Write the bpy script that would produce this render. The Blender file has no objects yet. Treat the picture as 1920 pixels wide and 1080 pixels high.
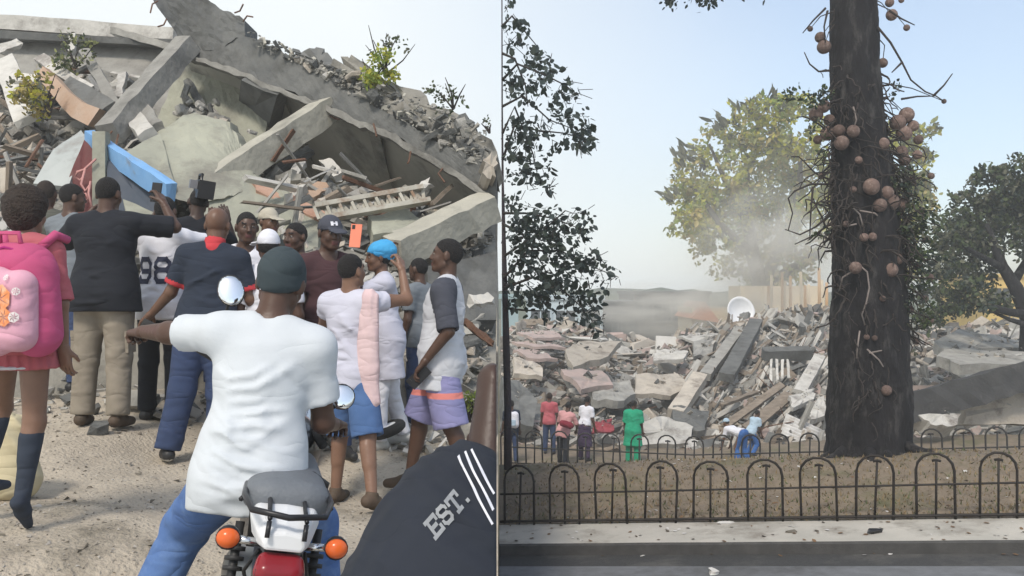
import bpy, bmesh, math, random
import numpy as np
from mathutils import Vector, Matrix, noise
from mathutils.bvhtree import BVHTree

S = bpy.context.scene
COL = S.collection
R = math.radians
F = 1700.0            # focal length in pixels of the 1920 px wide frame
CZ = 1.25             # camera height above the forecourt datum
random.seed(7)
rng = np.random.default_rng(7)

# ------------------------------------------------------------------ camera
cam_d = bpy.data.cameras.new('camera')
cam = bpy.data.objects.new('camera', cam_d)
COL.objects.link(cam)
cam.location = (0, 0, CZ)
cam.rotation_euler = (R(90), 0, 0)
cam_d.sensor_width = 36.0
cam_d.lens = 36.0 * F / 1920.0
cam_d.clip_start = 0.05
cam_d.clip_end = 2000
S.camera = cam

# ------------------------------------------------------------------ light
SUN_EL, SUN_AZ = R(50), R(-17)      # behind the camera, a little to the left
world = bpy.data.worlds.new('World')
S.world = world
world.use_nodes = True
wt = world.node_tree
for n in list(wt.nodes):
    wt.nodes.remove(n)
def wn(t, **k):
    n = wt.nodes.new(t)
    for a, v in k.items():
        setattr(n, a, v)
    return n
wo = wn('ShaderNodeOutputWorld')
bg = wn('ShaderNodeBackground')
sky = wn('ShaderNodeTexSky', sky_type='NISHITA', sun_disc=False)
sky.sun_elevation = SUN_EL
sky.sun_rotation = R(180) - SUN_AZ
sky.air_density = 1.0
sky.dust_density = 1.6
sky.ozone_density = 1.0
tc = wn('ShaderNodeTexCoord')
sep = wn('ShaderNodeSeparateXYZ')
wt.links.new(tc.outputs['Generated'], sep.inputs[0])
# thin white cloud: thickest over the western half and towards the horizon
nz = wn('ShaderNodeTexNoise')
nz.inputs['Scale'].default_value = 1.6
nz.inputs['Detail'].default_value = 4
wt.links.new(tc.outputs['Generated'], nz.inputs['Vector'])
def wmath(op, a, b):
    n = wn('ShaderNodeMath', operation=op)
    for i, v in enumerate((a, b)):
        if isinstance(v, (int, float)):
            n.inputs[i].default_value = v
        else:
            wt.links.new(v, n.inputs[i])
    return n.outputs[0]
west = wmath('MULTIPLY', sep.outputs[0], -2.3)
low = wmath('MULTIPLY', sep.outputs[2], -1.5)
cov = wmath('ADD', wmath('ADD', west, low), wmath('MULTIPLY', nz.outputs['Fac'], 0.5))
cov = wmath('ADD', cov, 0.78)
rmp = wn('ShaderNodeMapRange')
rmp.inputs['From Min'].default_value = 0.0
rmp.inputs['From Max'].default_value = 1.0
rmp.inputs['To Min'].default_value = 0.25
rmp.inputs['To Max'].default_value = 0.97
wt.links.new(cov, rmp.inputs['Value'])
skm = wn('ShaderNodeMix', data_type='RGBA')
skm.inputs[7].default_value = (4.95, 5.2, 5.25, 1)      # cloud, in the sky's own bright units
wt.links.new(rmp.outputs[0], skm.inputs[0])
wt.links.new(sky.outputs[0], skm.inputs[6])
wt.links.new(skm.outputs[2], bg.inputs[0])
bg.inputs[1].default_value = 0.10
wt.links.new(bg.outputs[0], wo.inputs[0])

sun_d = bpy.data.lights.new('sun', 'SUN')
sun_d.energy = 1.35
sun_d.angle = R(10)
sun_d.color = (1.0, 0.93, 0.83)
sun = bpy.data.objects.new('sun', sun_d)
COL.objects.link(sun)
sd = Vector((math.sin(SUN_AZ) * math.cos(SUN_EL), -math.cos(SUN_AZ) * math.cos(SUN_EL), math.sin(SUN_EL)))
sun.rotation_euler = sd.to_track_quat('Z', 'Y').to_euler()

vs = S.view_settings
vs.view_transform = 'Standard'
vs.look = 'None'
vs.gamma = 1.0
vs.use_curve_mapping = False
vs.exposure = 1.04
S.render.engine = 'CYCLES'
S.cycles.use_denoising = True
S.cycles.max_bounces = 6
S.cycles.volume_bounces = 1
S.cycles.volume_step_rate = 2.0
S.cycles.volume_max_steps = 96

# ------------------------------------------------------------------ helpers
def W(px, py, D):
    return np.array(((px - 960.0) / F * D, D, CZ + (540.0 - py) / F * D))

def PX(p):
    return 960 + p[0] / p[1] * F

def smooth(t):
    t = min(1.0, max(0.0, t))
    return t * t * (3 - 2 * t)

MATS = {}
def M(name, c1, c2=None, scale=6.0, rough=0.85, bump=0.0, bscale=None, spots=None, spot_scale=2.0,
      rand=0.0, metal=0.0, detail=5.0, spot_at=0.58, trans=0.0, coat=0.0, stretch=None, sheen=0.0, fold=0.0, fdist=.026):
    """two-tone noise colour, optional blotches in a third colour, bump, per-object variation"""
    if name in MATS:
        return MATS[name]
    m = bpy.data.materials.new(name)
    m.use_nodes = True
    nt = m.node_tree
    b = nt.nodes['Principled BSDF']
    L = nt.links.new
    tcn = nt.nodes.new('ShaderNodeTexCoord')
    oi = nt.nodes.new('ShaderNodeObjectInfo')
    add = nt.nodes.new('ShaderNodeVectorMath')
    add.operation = 'MULTIPLY_ADD'
    cmb = nt.nodes.new('ShaderNodeCombineXYZ')
    for i in range(3):
        L(oi.outputs['Random'], cmb.inputs[i])
    L(cmb.outputs[0], add.inputs[0])
    add.inputs[1].default_value = (37, 19, 53)
    L(tcn.outputs['Object'], add.inputs[2])
    vec = add.outputs[0]
    if stretch:
        mp = nt.nodes.new('ShaderNodeMapping')
        mp.inputs['Scale'].default_value = stretch
        L(vec, mp.inputs['Vector'])
        vec = mp.outputs[0]
    if c2 is None:
        c2 = tuple(x * 0.75 for x in c1)
    n1 = nt.nodes.new('ShaderNodeTexNoise')
    n1.inputs['Scale'].default_value = scale
    n1.inputs['Detail'].default_value = detail
    n1.inputs['Roughness'].default_value = 0.62
    L(vec, n1.inputs['Vector'])
    cr = nt.nodes.new('ShaderNodeValToRGB')
    cr.color_ramp.elements[0].position = 0.33
    cr.color_ramp.elements[1].position = 0.67
    cr.color_ramp.elements[0].color = (*c1, 1)
    cr.color_ramp.elements[1].color = (*c2, 1)
    L(n1.outputs['Fac'], cr.inputs[0])
    out = cr.outputs[0]
    if spots:
        n2 = nt.nodes.new('ShaderNodeTexNoise')
        n2.inputs['Scale'].default_value = spot_scale
        n2.inputs['Detail'].default_value = 7
        n2.inputs['Roughness'].default_value = 0.7
        L(vec, n2.inputs['Vector'])
        r2 = nt.nodes.new('ShaderNodeMapRange')
        r2.inputs['From Min'].default_value = spot_at - 0.07
        r2.inputs['From Max'].default_value = spot_at + 0.09
        L(n2.outputs['Fac'], r2.inputs['Value'])
        mx = nt.nodes.new('ShaderNodeMix')
        mx.data_type = 'RGBA'
        L(r2.outputs[0], mx.inputs[0])
        L(out, mx.inputs[6])
        mx.inputs[7].default_value = (*spots, 1)
        out = mx.outputs[2]
    if rand:
        hv = nt.nodes.new('ShaderNodeHueSaturation')
        mr = nt.nodes.new('ShaderNodeMapRange')
        mr.inputs['To Min'].default_value = 1 - rand
        mr.inputs['To Max'].default_value = 1 + rand
        L(oi.outputs['Random'], mr.inputs['Value'])
        L(mr.outputs[0], hv.inputs['Value'])
        L(out, hv.inputs['Color'])
        out = hv.outputs[0]
    L(out, b.inputs['Base Color'])
    b.inputs['Roughness'].default_value = rough
    b.inputs['Metallic'].default_value = metal
    b.inputs['Specular IOR Level'].default_value = 0.35
    if coat:
        b.inputs['Coat Weight'].default_value = coat
    if sheen:
        b.inputs['Sheen Weight'].default_value = sheen
    if fold:
        tn = nt.nodes.new('ShaderNodeTexNoise')
        tn.inputs['Scale'].default_value = fold
        tn.inputs['Detail'].default_value = 1.5
        tn.inputs['Roughness'].default_value = .45
        tn.inputs['Distortion'].default_value = .5
        mpf = nt.nodes.new('ShaderNodeMapping')
        mpf.inputs['Scale'].default_value = (.55, .8, 1.7)
        mpf.inputs['Rotation'].default_value = (0.15, .6, 0)
        L(vec, mpf.inputs['Vector']); L(mpf.outputs[0], tn.inputs['Vector'])
        m1 = nt.nodes.new('ShaderNodeMath'); m1.operation = 'SUBTRACT'; m1.inputs[1].default_value = .5
        m2 = nt.nodes.new('ShaderNodeMath'); m2.operation = 'ABSOLUTE'
        m3 = nt.nodes.new('ShaderNodeMath'); m3.operation = 'POWER'; m3.inputs[1].default_value = .8
        L(tn.outputs['Fac'], m1.inputs[0]); L(m1.outputs[0], m2.inputs[0]); L(m2.outputs[0], m3.inputs[0])
        tn_out = m3.outputs[0]
        bf = nt.nodes.new('ShaderNodeBump')
        bf.inputs['Strength'].default_value = .8
        bf.inputs['Distance'].default_value = fdist
        L(tn_out, bf.inputs['Height'])
        L(bf.outputs[0], b.inputs['Normal'])
    if bump:
        n3 = nt.nodes.new('ShaderNodeTexNoise')
        n3.inputs['Scale'].default_value = bscale or scale * 4
        n3.inputs['Detail'].default_value = 6
        L(vec, n3.inputs['Vector'])
        bp = nt.nodes.new('ShaderNodeBump')
        bp.inputs['Strength'].default_value = min(1.0, bump)
        bp.inputs['Distance'].default_value = 0.03
        L(n3.outputs['Fac'], bp.inputs['Height'])
        if fold: L(bf.outputs[0], bp.inputs['Normal'])
        L(bp.outputs[0], b.inputs['Normal'])
    if trans:
        tr = nt.nodes.new('ShaderNodeBsdfTranslucent')
        L(out, tr.inputs['Color'])
        ms = nt.nodes.new('ShaderNodeMixShader')
        ms.inputs[0].default_value = trans
        L(b.outputs[0], ms.inputs[1])
        L(tr.outputs[0], ms.inputs[2])
        L(ms.outputs[0], nt.nodes['Material Output'].inputs[0])
    MATS[name] = m
    return m

def mesh_from(name, V, Fc, mats, smooth_=False, midx=None):
    me = bpy.data.meshes.new(name)
    V = np.asarray(V, dtype=np.float32).reshape(-1, 3)
    if isinstance(Fc, np.ndarray):
        k = Fc.shape[1]
        n = len(Fc)
        me.vertices.add(len(V))
        me.vertices.foreach_set('co', V.ravel())
        me.loops.add(n * k)
        me.loops.foreach_set('vertex_index', Fc.astype(np.int32).ravel())
        me.polygons.add(n)
        me.polygons.foreach_set('loop_start', (np.arange(n) * k).astype(np.int32))
        me.polygons.foreach_set('loop_total', np.full(n, k, np.int32))
        me.update(calc_edges=True)
    else:
        me.from_pydata(V.tolist(), [], Fc)
    if not isinstance(mats, (list, tuple)):
        mats = [mats]
    for m in mats:
        me.materials.append(m)
    if midx is not None:
        me.polygons.foreach_set('material_index', np.asarray(midx, np.int32))
    if smooth_:
        me.polygons.foreach_set('use_smooth', np.ones(len(me.polygons), bool))
    me.update()
    return me

def tag(o, label=None, cat=None, group=None, kind=None):
    if label: o['label'] = label
    if cat: o['category'] = cat
    if group: o['group'] = group
    if kind: o['kind'] = kind
    elif cat: o['kind'] = 'thing'
    return o

def link(o):
    COL.objects.link(o)
    return o

def empty(name, loc, label, cat, group=None, rotz=0.0):
    o = bpy.data.objects.new(name, None)
    o.empty_display_size = 0.2
    o.location = tuple(loc)
    o.rotation_euler = (0, 0, rotz)
    link(o)
    return tag(o, label, cat, group)

def obj(name, me, parent=None, loc=(0, 0, 0)):
    o = bpy.data.objects.new(name, me)
    o.location = tuple(loc)
    link(o)
    if parent is not None:
        o.parent = parent
    return o

def part_world(name, me, root):
    """mesh built in world coordinates, made a child of a root Empty that is not rotated"""
    o = obj(name, me, root)
    base = Vector(root.location)
    if root.parent is not None:
        base = base + Vector(root.parent.location)
    o.location = -base
    return o

class MB:
    def __init__(s):
        s.v = []; s.f = []; s.m = []
    def add(s, V, Fs, mi=0):
        o = len(s.v)
        s.v.extend([tuple(float(c) for c in p) for p in V])
        s.f.extend([tuple(i + o for i in f) for f in Fs])
        s.m.extend([mi] * len(Fs))
    def box(s, c, d, Rm=None, mi=0, taper=1.0):
        c = np.array(c, float); d = np.array(d, float) / 2
        P = []
        for z in (-1, 1):
            k = taper if z > 0 else 1.0
            for (x, y) in ((-1, -1), (1, -1), (1, 1), (-1, 1)):
                p = np.array((x * d[0] * k, y * d[1] * k, z * d[2]))
                if Rm is not None: p = Rm @ p
                P.append(c + p)
        s.add(P, [(3, 2, 1, 0), (4, 5, 6, 7), (0, 1, 5, 4), (1, 2, 6, 5), (2, 3, 7, 6), (3, 0, 4, 7)], mi)
    def tube(s, pts, r, n=6, mi=0, cap=True):
        pts = [np.array(p, float) for p in pts]
        rs = r if isinstance(r, (list, tuple)) else [r] * len(pts)
        V = []; Fs = []
        up = np.array((0.13, 0.21, 1.0))
        for i, p in enumerate(pts):
            t = pts[min(i + 1, len(pts) - 1)] - pts[max(i - 1, 0)]
            t = t / (np.linalg.norm(t) + 1e-9)
            a = np.cross(t, up)
            if np.linalg.norm(a) < 0.15: a = np.cross(t, np.array((1.0, 0.1, 0)))
            a /= np.linalg.norm(a)
            b = np.cross(t, a)
            for k in range(n):
                an = 2 * math.pi * k / n
                V.append(p + rs[i] * (math.cos(an) * a + math.sin(an) * b))
        for i in range(len(pts) - 1):
            for k in range(n):
                k2 = (k + 1) % n
                Fs.append((i * n + k, (i + 1) * n + k, (i + 1) * n + k2, i * n + k2))
        if cap:
            Fs.append(tuple(range(n)))
            Fs.append(tuple(reversed(range((len(pts) - 1) * n, len(pts) * n))))
        s.add(V, Fs, mi)
    def sphere(s, c, r, mi=0, nu=10, nv=7):
        c = np.array(c, float); r = np.array(r if hasattr(r, '__len__') else (r, r, r), float)
        V = [c + r * (0, 0, 1)]; Fs = []
        for j in range(1, nv):
            th = math.pi * j / nv
            for i in range(nu):
                ph = 2 * math.pi * i / nu
                V.append(c + r * (math.sin(th) * math.cos(ph), math.sin(th) * math.sin(ph), math.cos(th)))
        V.append(c - r * (0, 0, 1))
        for i in range(nu):
            Fs.append((0, 1 + i, 1 + (i + 1) % nu))
            Fs.append((len(V) - 1, 1 + (nv - 2) * nu + (i + 1) % nu, 1 + (nv - 2) * nu + i))
        for j in range(nv - 2):
            for i in range(nu):
                a = 1 + j * nu + i; b = 1 + j * nu + (i + 1) % nu
                Fs.append((a, a + nu, b + nu, b))
        s.add(V, Fs, mi)
    def mesh(s, name, mats, smooth_=False):
        return mesh_from(name, s.v, s.f, mats, smooth_, s.m)

def rx(d):
    a = R(d); c, s_ = math.cos(a), math.sin(a)
    return np.array(((1, 0, 0), (0, c, -s_), (0, s_, c)))
def ry(d):
    a = R(d); c, s_ = math.cos(a), math.sin(a)
    return np.array(((c, 0, s_), (0, 1, 0), (-s_, 0, c)))
def rz(d):
    a = R(d); c, s_ = math.cos(a), math.sin(a)
    return np.array(((c, -s_, 0), (s_, c, 0), (0, 0, 1)))
def unit(v):
    v = np.array(v, float)
    return v / (np.linalg.norm(v) + 1e-12)
def nz3(p, sc=1.0, seed=0.0):
    return noise.noise(Vector((p[0] * sc + seed, p[1] * sc + seed * 1.7, p[2] * sc - seed)))
# ================================================================== materials of the place
conc = M('concrete_grey', (0.33, 0.32, 0.29), (0.23, 0.22, 0.20), 3.0, 0.92, 0.5, 14, (0.15, 0.145, 0.13), 1.3, 0.14)
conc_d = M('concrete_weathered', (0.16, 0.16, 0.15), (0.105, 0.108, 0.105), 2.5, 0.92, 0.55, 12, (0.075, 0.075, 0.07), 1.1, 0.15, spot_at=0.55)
conc_w = M('concrete_whitewashed', (0.52, 0.50, 0.46), (0.40, 0.385, 0.35), 3.0, 0.9, 0.4, 14, (0.22, 0.20, 0.18), 1.6, 0.14)
conc_b = M('concrete_beige', (0.47, 0.42, 0.35), (0.36, 0.32, 0.27), 2.4, 0.92, 0.5, 14, (0.20, 0.17, 0.14), 1.5, 0.16)
conc_p = M('plaster_pink', (0.42, 0.32, 0.285), (0.33, 0.265, 0.24), 2.4, 0.92, 0.45, 14, (0.25, 0.22, 0.2), 1.5, 0.16)
conc_g = M('plaster_greenish', (0.34, 0.34, 0.27), (0.27, 0.27, 0.22), 1.6, 0.92, 0.4, 14, (0.19, 0.18, 0.15), 0.9, 0.08)
conc_s = M('soffit_concrete', (0.44, 0.42, 0.36), (0.34, 0.325, 0.28), 1.2, 0.92, 0.4, 10, (0.13, 0.125, 0.11), .7, 0.05)
dust_shade_m = M('rubble_dust_shaded', (0.17, 0.155, 0.135), (0.09, 0.083, 0.073), 3.0, 0.95, 0.9, 9, (0.09, 0.085, 0.075), 1.7)  # dark tone puts the shadow between pieces into the dust colour
dust_l = M('rubble_dust_pale', (0.29, 0.275, 0.24), (0.20, 0.19, 0.165), 3.0, 0.95, 0.9, 9, (0.12, 0.115, 0.10), 1.7)
conc_m = M('concrete_beam_grey', (0.42, 0.40, 0.335), (0.33, 0.315, 0.265), 2.4, 0.92, 0.45, 14, (0.21, 0.20, 0.17), 1.4, 0.08)
wood_m = M('weathered_timber', (0.27, 0.22, 0.17), (0.15, 0.12, 0.09), 3.0, 0.85, 0.5, 20, rand=0.25, stretch=(1, 1, 6))
steel_p = M('primed_steel', (0.42, 0.40, 0.34), (0.30, 0.28, 0.23), 4, 0.6, 0.2, 20, (0.2, 0.12, 0.07), 3)
rust_m = M('rusty_steel', (0.16, 0.08, 0.045), (0.09, 0.05, 0.035), 8, 0.8, 0.3, 30)
blue_p = M('blue_painted_steel', (0.15, 0.33, 0.60), (0.20, 0.38, 0.62), 3, 0.55, 0.15, 20, (0.22, 0.2, 0.18), 2.5, spot_at=0.64)
pale_board = M('pale_board', (0.40, 0.42, 0.40), (0.33, 0.35, 0.34), 2, 0.7, 0.15, 12, (0.25, 0.24, 0.22), 2)
red_m = M('red_painted_steel', (0.13, 0.022, 0.022), (0.10, 0.02, 0.02), 4, 0.6, 0.15, 20, (0.15, 0.07, 0.06), 3)
rose_m = M('rose_painted_iron', (0.55, 0.27, 0.24), (0.45, 0.22, 0.2), 6, 0.6)
terra = M('terracotta', (0.38, 0.25, 0.17), (0.42, 0.32, 0.25), 3, 0.85, 0.3, 16)
asph = M('asphalt', (0.060, 0.059, 0.058), (0.043, 0.043, 0.043), 30, 0.9, 0.5, 160, (0.10, 0.095, 0.088), 1.0, spot_at=.55)
road_c = M('worn_road', (0.175, 0.18, 0.19), (0.13, 0.135, 0.14), 6, 0.9, 0.3, 120, (0.09, 0.09, 0.09), 0.8)
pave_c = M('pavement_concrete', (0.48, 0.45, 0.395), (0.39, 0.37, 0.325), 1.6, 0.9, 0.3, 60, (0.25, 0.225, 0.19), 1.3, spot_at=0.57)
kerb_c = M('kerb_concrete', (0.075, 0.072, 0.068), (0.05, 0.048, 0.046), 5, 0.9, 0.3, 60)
verge_m = M('dry_grass_soil', (0.225, 0.178, 0.128), (0.15, 0.12, 0.088), 3.5, 0.95, 0.9, 26, (0.125, 0.115, 0.06), 0.9, spot_at=0.59)
dirt_m = M('dusty_gravel', (0.48, 0.42, 0.335), (0.37, 0.32, 0.255), 4.0, 0.95, 0.8, 45, (0.17, 0.15, 0.115), 1.1, spot_at=0.60)
far_m = M('far_ground', (0.16, 0.14, 0.10), (0.1, 0.1, 0.06), 0.3, 0.95)
hill_m = M('far_hill', (0.09, 0.11, 0.07), (0.06, 0.08, 0.05), 0.2, 0.95)

def zsky(): pass

# ================================================================== right-hand street terrain
A_ = np.array((-0.188, 12.8)); B_ = np.array((6.21, 11.0))
EU = (B_ - A_) / np.linalg.norm(B_ - A_)
EV = np.array((-EU[1], EU[0]))
def uv_of(X, Y):
    d = np.array((X, Y)) - A_
    return float(d @ EU), float(d @ EV)
def z0(u):
    return -2.10 + 0.0835 * min(max(u, -3), 11)
def at_pv(px, v):
    k = (px - 960) / F
    Y = (v + float(A_ @ EV)) / (k * EV[0] + EV[1])
    return k * Y, Y
def verge_prof(v):
    if v < 0: return 0.0
    if v < 2.3: return 0.38 * smooth(v / 2.3) ** 0.9
    return 0.38 - 0.10 * (v - 2.3)
def zr(X, Y, rough=True):
    u, v = uv_of(X, Y)
    b = smooth((v - 2.6) / 7.0)
    z = (1 - b) * (z0(u) + verge_prof(v)) + b * (-3.4 + .075 * min(9, max(0, u - 2)))
    if rough and v > 0.05:
        z += 0.05 * nz3((X, Y, 0), 0.9, 3) + 0.025 * nz3((X, Y, 0), 3.0, 9)
    return z

def strip(name, mat, vs_, zf, pxs, kind='structure', skirt=None):
    V = []; Fs = []
    for v in vs_:
        for px in pxs:
            X, Y = at_pv(px, v)
            V.append((X, Y, zf(X, Y, v)))
    n = len(pxs)
    for j in range(len(vs_) - 1):
        for i in range(n - 1):
            Fs.append((j * n + i, j * n + i + 1, (j + 1) * n + i + 1, (j + 1) * n + i))
    o = obj(name, mesh_from(name, V, Fs, mat))
    return tag(o, kind=kind)

PXS = [936] + list(np.linspace(950, 2060, 46))
SEAM_R = 936
strip('road', road_c, [-11.3, -9, -7, -5, -3, -2, -1.50], lambda X, Y, v: z0(uv_of(X, Y)[0]) - 0.136 + 0.006 * (v < -1.5), PXS)
strip('asphalt_road_edge', asph, [-1.52, -1.35, -1.15, -1.0], lambda X, Y, v: z0(uv_of(X, Y)[0]) - 0.140, PXS)
# pavement slab with a real kerb face
V = []; Fs = []
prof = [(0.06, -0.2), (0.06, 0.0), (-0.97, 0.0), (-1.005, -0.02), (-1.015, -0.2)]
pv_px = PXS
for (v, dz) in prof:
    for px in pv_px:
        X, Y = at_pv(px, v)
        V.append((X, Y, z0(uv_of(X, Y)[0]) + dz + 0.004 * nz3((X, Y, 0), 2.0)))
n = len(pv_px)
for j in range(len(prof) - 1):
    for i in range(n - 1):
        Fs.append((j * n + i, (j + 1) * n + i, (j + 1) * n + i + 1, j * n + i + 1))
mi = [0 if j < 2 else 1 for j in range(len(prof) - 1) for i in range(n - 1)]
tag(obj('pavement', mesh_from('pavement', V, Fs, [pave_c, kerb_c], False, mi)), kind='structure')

vv = [0.0, 0.04] + list(np.arange(0.2, 3.0, 0.14)) + list(np.arange(3.0, 16.0, 0.5))
PXF = [936] + list(np.linspace(942, 2060, 130))
strip('grass_verge', verge_m, vv, lambda X, Y, v: zr(X, Y) + (0.012 if v > 0 else -0.06), PXF)
fg = mesh_from('ground', [(-115, 14.5, -3.46), (115, 14.5, -3.46), (115, 148, -3.46), (-115, 148, -3.46)], [(0, 1, 2, 3)], far_m)
tag(obj('ground', fg), kind='structure')
# distant low hills
V = []; Fs = []
xs = np.linspace(-112, 112, 90)
for x in xs:
    h = 2.4 + 1.6 * nz3((x, 0, 0), 0.05, 2) + 0.7 * nz3((x, 0, 0), 0.25, 5)
    V += [(x, 138, -3.5), (x, 140, h - 2.6), (x, 145, h - 1.4), (x, 147, -3.5)]
for i in range(len(xs) - 1):
    for k in range(3):
        Fs.append((i * 4 + k, i * 4 + 4 + k, i * 4 + 5 + k, i * 4 + 1 + k))
tag(obj('hills', mesh_from('hills', V, Fs, hill_m, True)), kind='structure')

# dry tufts on the verge: nobody could count them
V = []; Fs = []; MI = []
for i in range(5200):
    px = random.uniform(945, 1990); v = abs(random.gauss(0, 1.1)) if random.random() < .5 else random.uniform(0.05, 3.0)
    X, Y = at_pv(px, v)
    if v > 3.2: continue
    z = zr(X, Y) + 0.005
    h = random.uniform(0.02, 0.07) * (1.5 if random.random() < 0.1 else 1)
    a = random.uniform(0, 6.28); w = random.uniform(0.006, 0.018)
    lx, ly = random.gauss(0, .03), random.gauss(0, .03)
    k = len(V)
    V += [(X - w * math.cos(a), Y - w * math.sin(a), z), (X + w * math.cos(a), Y + w * math.sin(a), z), (X + lx, Y + ly, z + h)]
    Fs.append((k, k + 1, k + 2)); MI.append(0 if random.random() < .7 else 1)
tuft_a = M('straw_blades', (0.25, 0.18, 0.10), (0.18, 0.14, 0.07), 5, 0.9)
tuft_b = M('green_blades', (0.10, 0.11, 0.045), (0.07, 0.085, 0.03), 5, 0.9)
tag(obj('dry_grass', mesh_from('dry_grass', V, Fs, [tuft_a, tuft_b], False, MI)), kind='stuff')
# fallen leaves and grit
V = []; Fs = []; MI = []
def flake(V, Fs, c, r, a, tilt):
    k = len(V)
    for j in range(5):
        t = a + j * 1.2566
        V.append((c[0] + r * math.cos(t) * (1.3 if j == 0 else .8), c[1] + r * math.sin(t), c[2] + 0.008 + tilt * math.cos(t - a) * r))
    Fs.append(tuple(range(k, k + 5)))
for i in range(420):
    px = random.uniform(942, 1990); v = random.uniform(-1.1, 2.8)
    if v > -0.05 and v < 0.05: continue
    X, Y = at_pv(px, v)
    if v > 0: z = zr(X, Y) + .012
    elif v > -.96: z = z0(uv_of(X, Y)[0]) + .002
    else: z = z0(uv_of(X, Y)[0]) - .136
    flake(V, Fs, (X, Y, z), random.uniform(.012, .035), random.uniform(0, 6.28), random.uniform(-.4, .4))
    MI.append(random.choice((0, 0, 1, 2)))
leaf_dead = M('dead_leaf', (0.13, 0.075, 0.04), (0.2, 0.12, 0.06), 8, 0.9)
leaf_dead2 = M('dead_leaf_dark', (0.05, 0.04, 0.03), (0.08, 0.06, 0.04), 8, 0.9)
paper_m = M('litter_paper', (0.6, 0.58, 0.55), (0.5, 0.48, 0.45), 8, 0.9)
tag(obj('leaf_litter', mesh_from('leaf_litter', V, Fs, [leaf_dead, leaf_dead2, paper_m], False, MI)), kind='stuff')

# ================================================================== left-hand forecourt (a terrace above the street)
CTRL = [(-2.3, 4.2, .14), (-2.9, 6.4, .285), (-2.28, 6.15, .07), (-1.3, 2.9, -.18), (-.8, 2.9, -.2), (-.95, 6, -.19),
        (-.55, 6.1, -.16), (-1.1, 7.1, .0), (-3, 8, .40), (-5, 6, .36), (-.3, 3, -.25), (-1, 9, .15), (-4, 4, .22), (-.2, 7, -.1), (-5, 10, .5), (-1, 12, .3)]
def gl(X, Y, rough=False):
    sw = sz = 0.0
    for (x, y, z) in CTRL:
        w = 1.0 / (((X - x) ** 2 + (Y - y) ** 2) ** 1.5 + 0.02)
        sw += w; sz += w * z
    z = sz / sw
    if rough:
        z += 0.03 * nz3((X, Y, 0), 1.2, 4) + 0.014 * nz3((X, Y, 0), 4.5, 8) + .006 * nz3((X, Y, 0), 14, 1)
    return z
SEAM = 934.0
V = []; Fs = []
pxs = list(np.linspace(-1100, -270, 24)) + list(np.linspace(-260, SEAM, 130)); ds = list(np.concatenate([np.linspace(1.4, 8.2, 100), np.linspace(8.5, 17, 16)]))
for D in ds:
    for px in pxs:
        X = (px - 960) / F * D
        V.append((X, D, gl(X, D, True)))
n = len(pxs)
for j in range(len(ds) - 1):
    for i in range(n - 1):
        Fs.append((j * n + i, j * n + i + 1, (j + 1) * n + i + 1, (j + 1) * n + i))
tag(obj('forecourt_ground', mesh_from('forecourt_ground', V, Fs, dirt_m, True)), kind='structure')
# retaining wall that holds the terrace above the street
V = []; Fs = []
for D in ds:
    X = (SEAM - 960) / F * D
    V += [(X, D, gl(X, D, True) - .001), (X, D, -4.0)]
for i in range(len(ds) - 1):
    Fs.append((i * 2, i * 2 + 1, i * 2 + 3, i * 2 + 2))
rw = obj('retaining_wall', mesh_from('retaining_wall', V, Fs, conc_d))
tag(rw, 'rough concrete retaining wall between the forecourt and the lower street', 'wall')
# gravel
V = []; Fs = []; MI = []
T4 = [(0, 1, 2), (0, 2, 3), (0, 3, 1), (1, 3, 2)]
for i in range(6500):
    D = random.uniform(2.6, 8.0); px = random.uniform(-120, 928)
    X = (px - 960) / F * D
    z = gl(X, D, True)
    r = random.uniform(.004, .013) * (2.4 if random.random() < .05 else 1)
    k = len(V)
    for q in range(4):
        d = unit((random.gauss(0, 1), random.gauss(0, 1), random.gauss(0, .6)))
        V.append((X + d[0] * r, D + d[1] * r, z + abs(d[2]) * r * (1 if q else -.5)))
    Fs += [tuple(k + t for t in f) for f in T4]
    MI += [random.choice((0, 0, 1, 2))] * 4
grav = [M('gravel_grey', (.34, .31, .27), (.24, .22, .19), 20, .95), M('gravel_pale', (.45, .42, .38), (.36, .33, .29), 20, .95), M('gravel_dark', (.16, .14, .11), (.11, .10, .08), 20, .95)]
tag(obj('gravel', mesh_from('gravel', V, Fs, grav, False, MI)), kind='stuff')
# ================================================================== broken pieces: shared meshes
def slab_mesh(seed, nside, mat, rough=.12):
    r = random.Random(seed)
    ang = sorted([2 * math.pi * (i + r.uniform(-.28, .28)) / nside for i in range(nside)])
    V = []; Fs = []
    rad = [r.uniform(.40, .60) for _ in ang]
    for (z, k) in ((-.5, .97), (-.05, 1.05), (.5, .96)):
        for a, q in zip(ang, rad):
            # squarish outline
            m = 1 / max(abs(math.cos(a)), abs(math.sin(a))) ** .75
            j = 1 + r.uniform(-rough, rough)
            V.append((q * m * k * j * math.cos(a), q * m * k * j * math.sin(a), z + r.uniform(-.09, .09)))
    n = nside
    for j in range(2):
        for i in range(n):
            Fs.append((j * n + i, j * n + (i + 1) % n, (j + 1) * n + (i + 1) % n, (j + 1) * n + i))
    V.append((0.03, 0, .52)); V.append((0, .02, -.52))
    for i in range(n):
        Fs.append((2 * n + i, 2 * n + (i + 1) % n, 3 * n))
        Fs.append(((i + 1) % n, i, 3 * n + 1))
    return mesh_from('broken_slab', V, Fs, mat)

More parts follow.
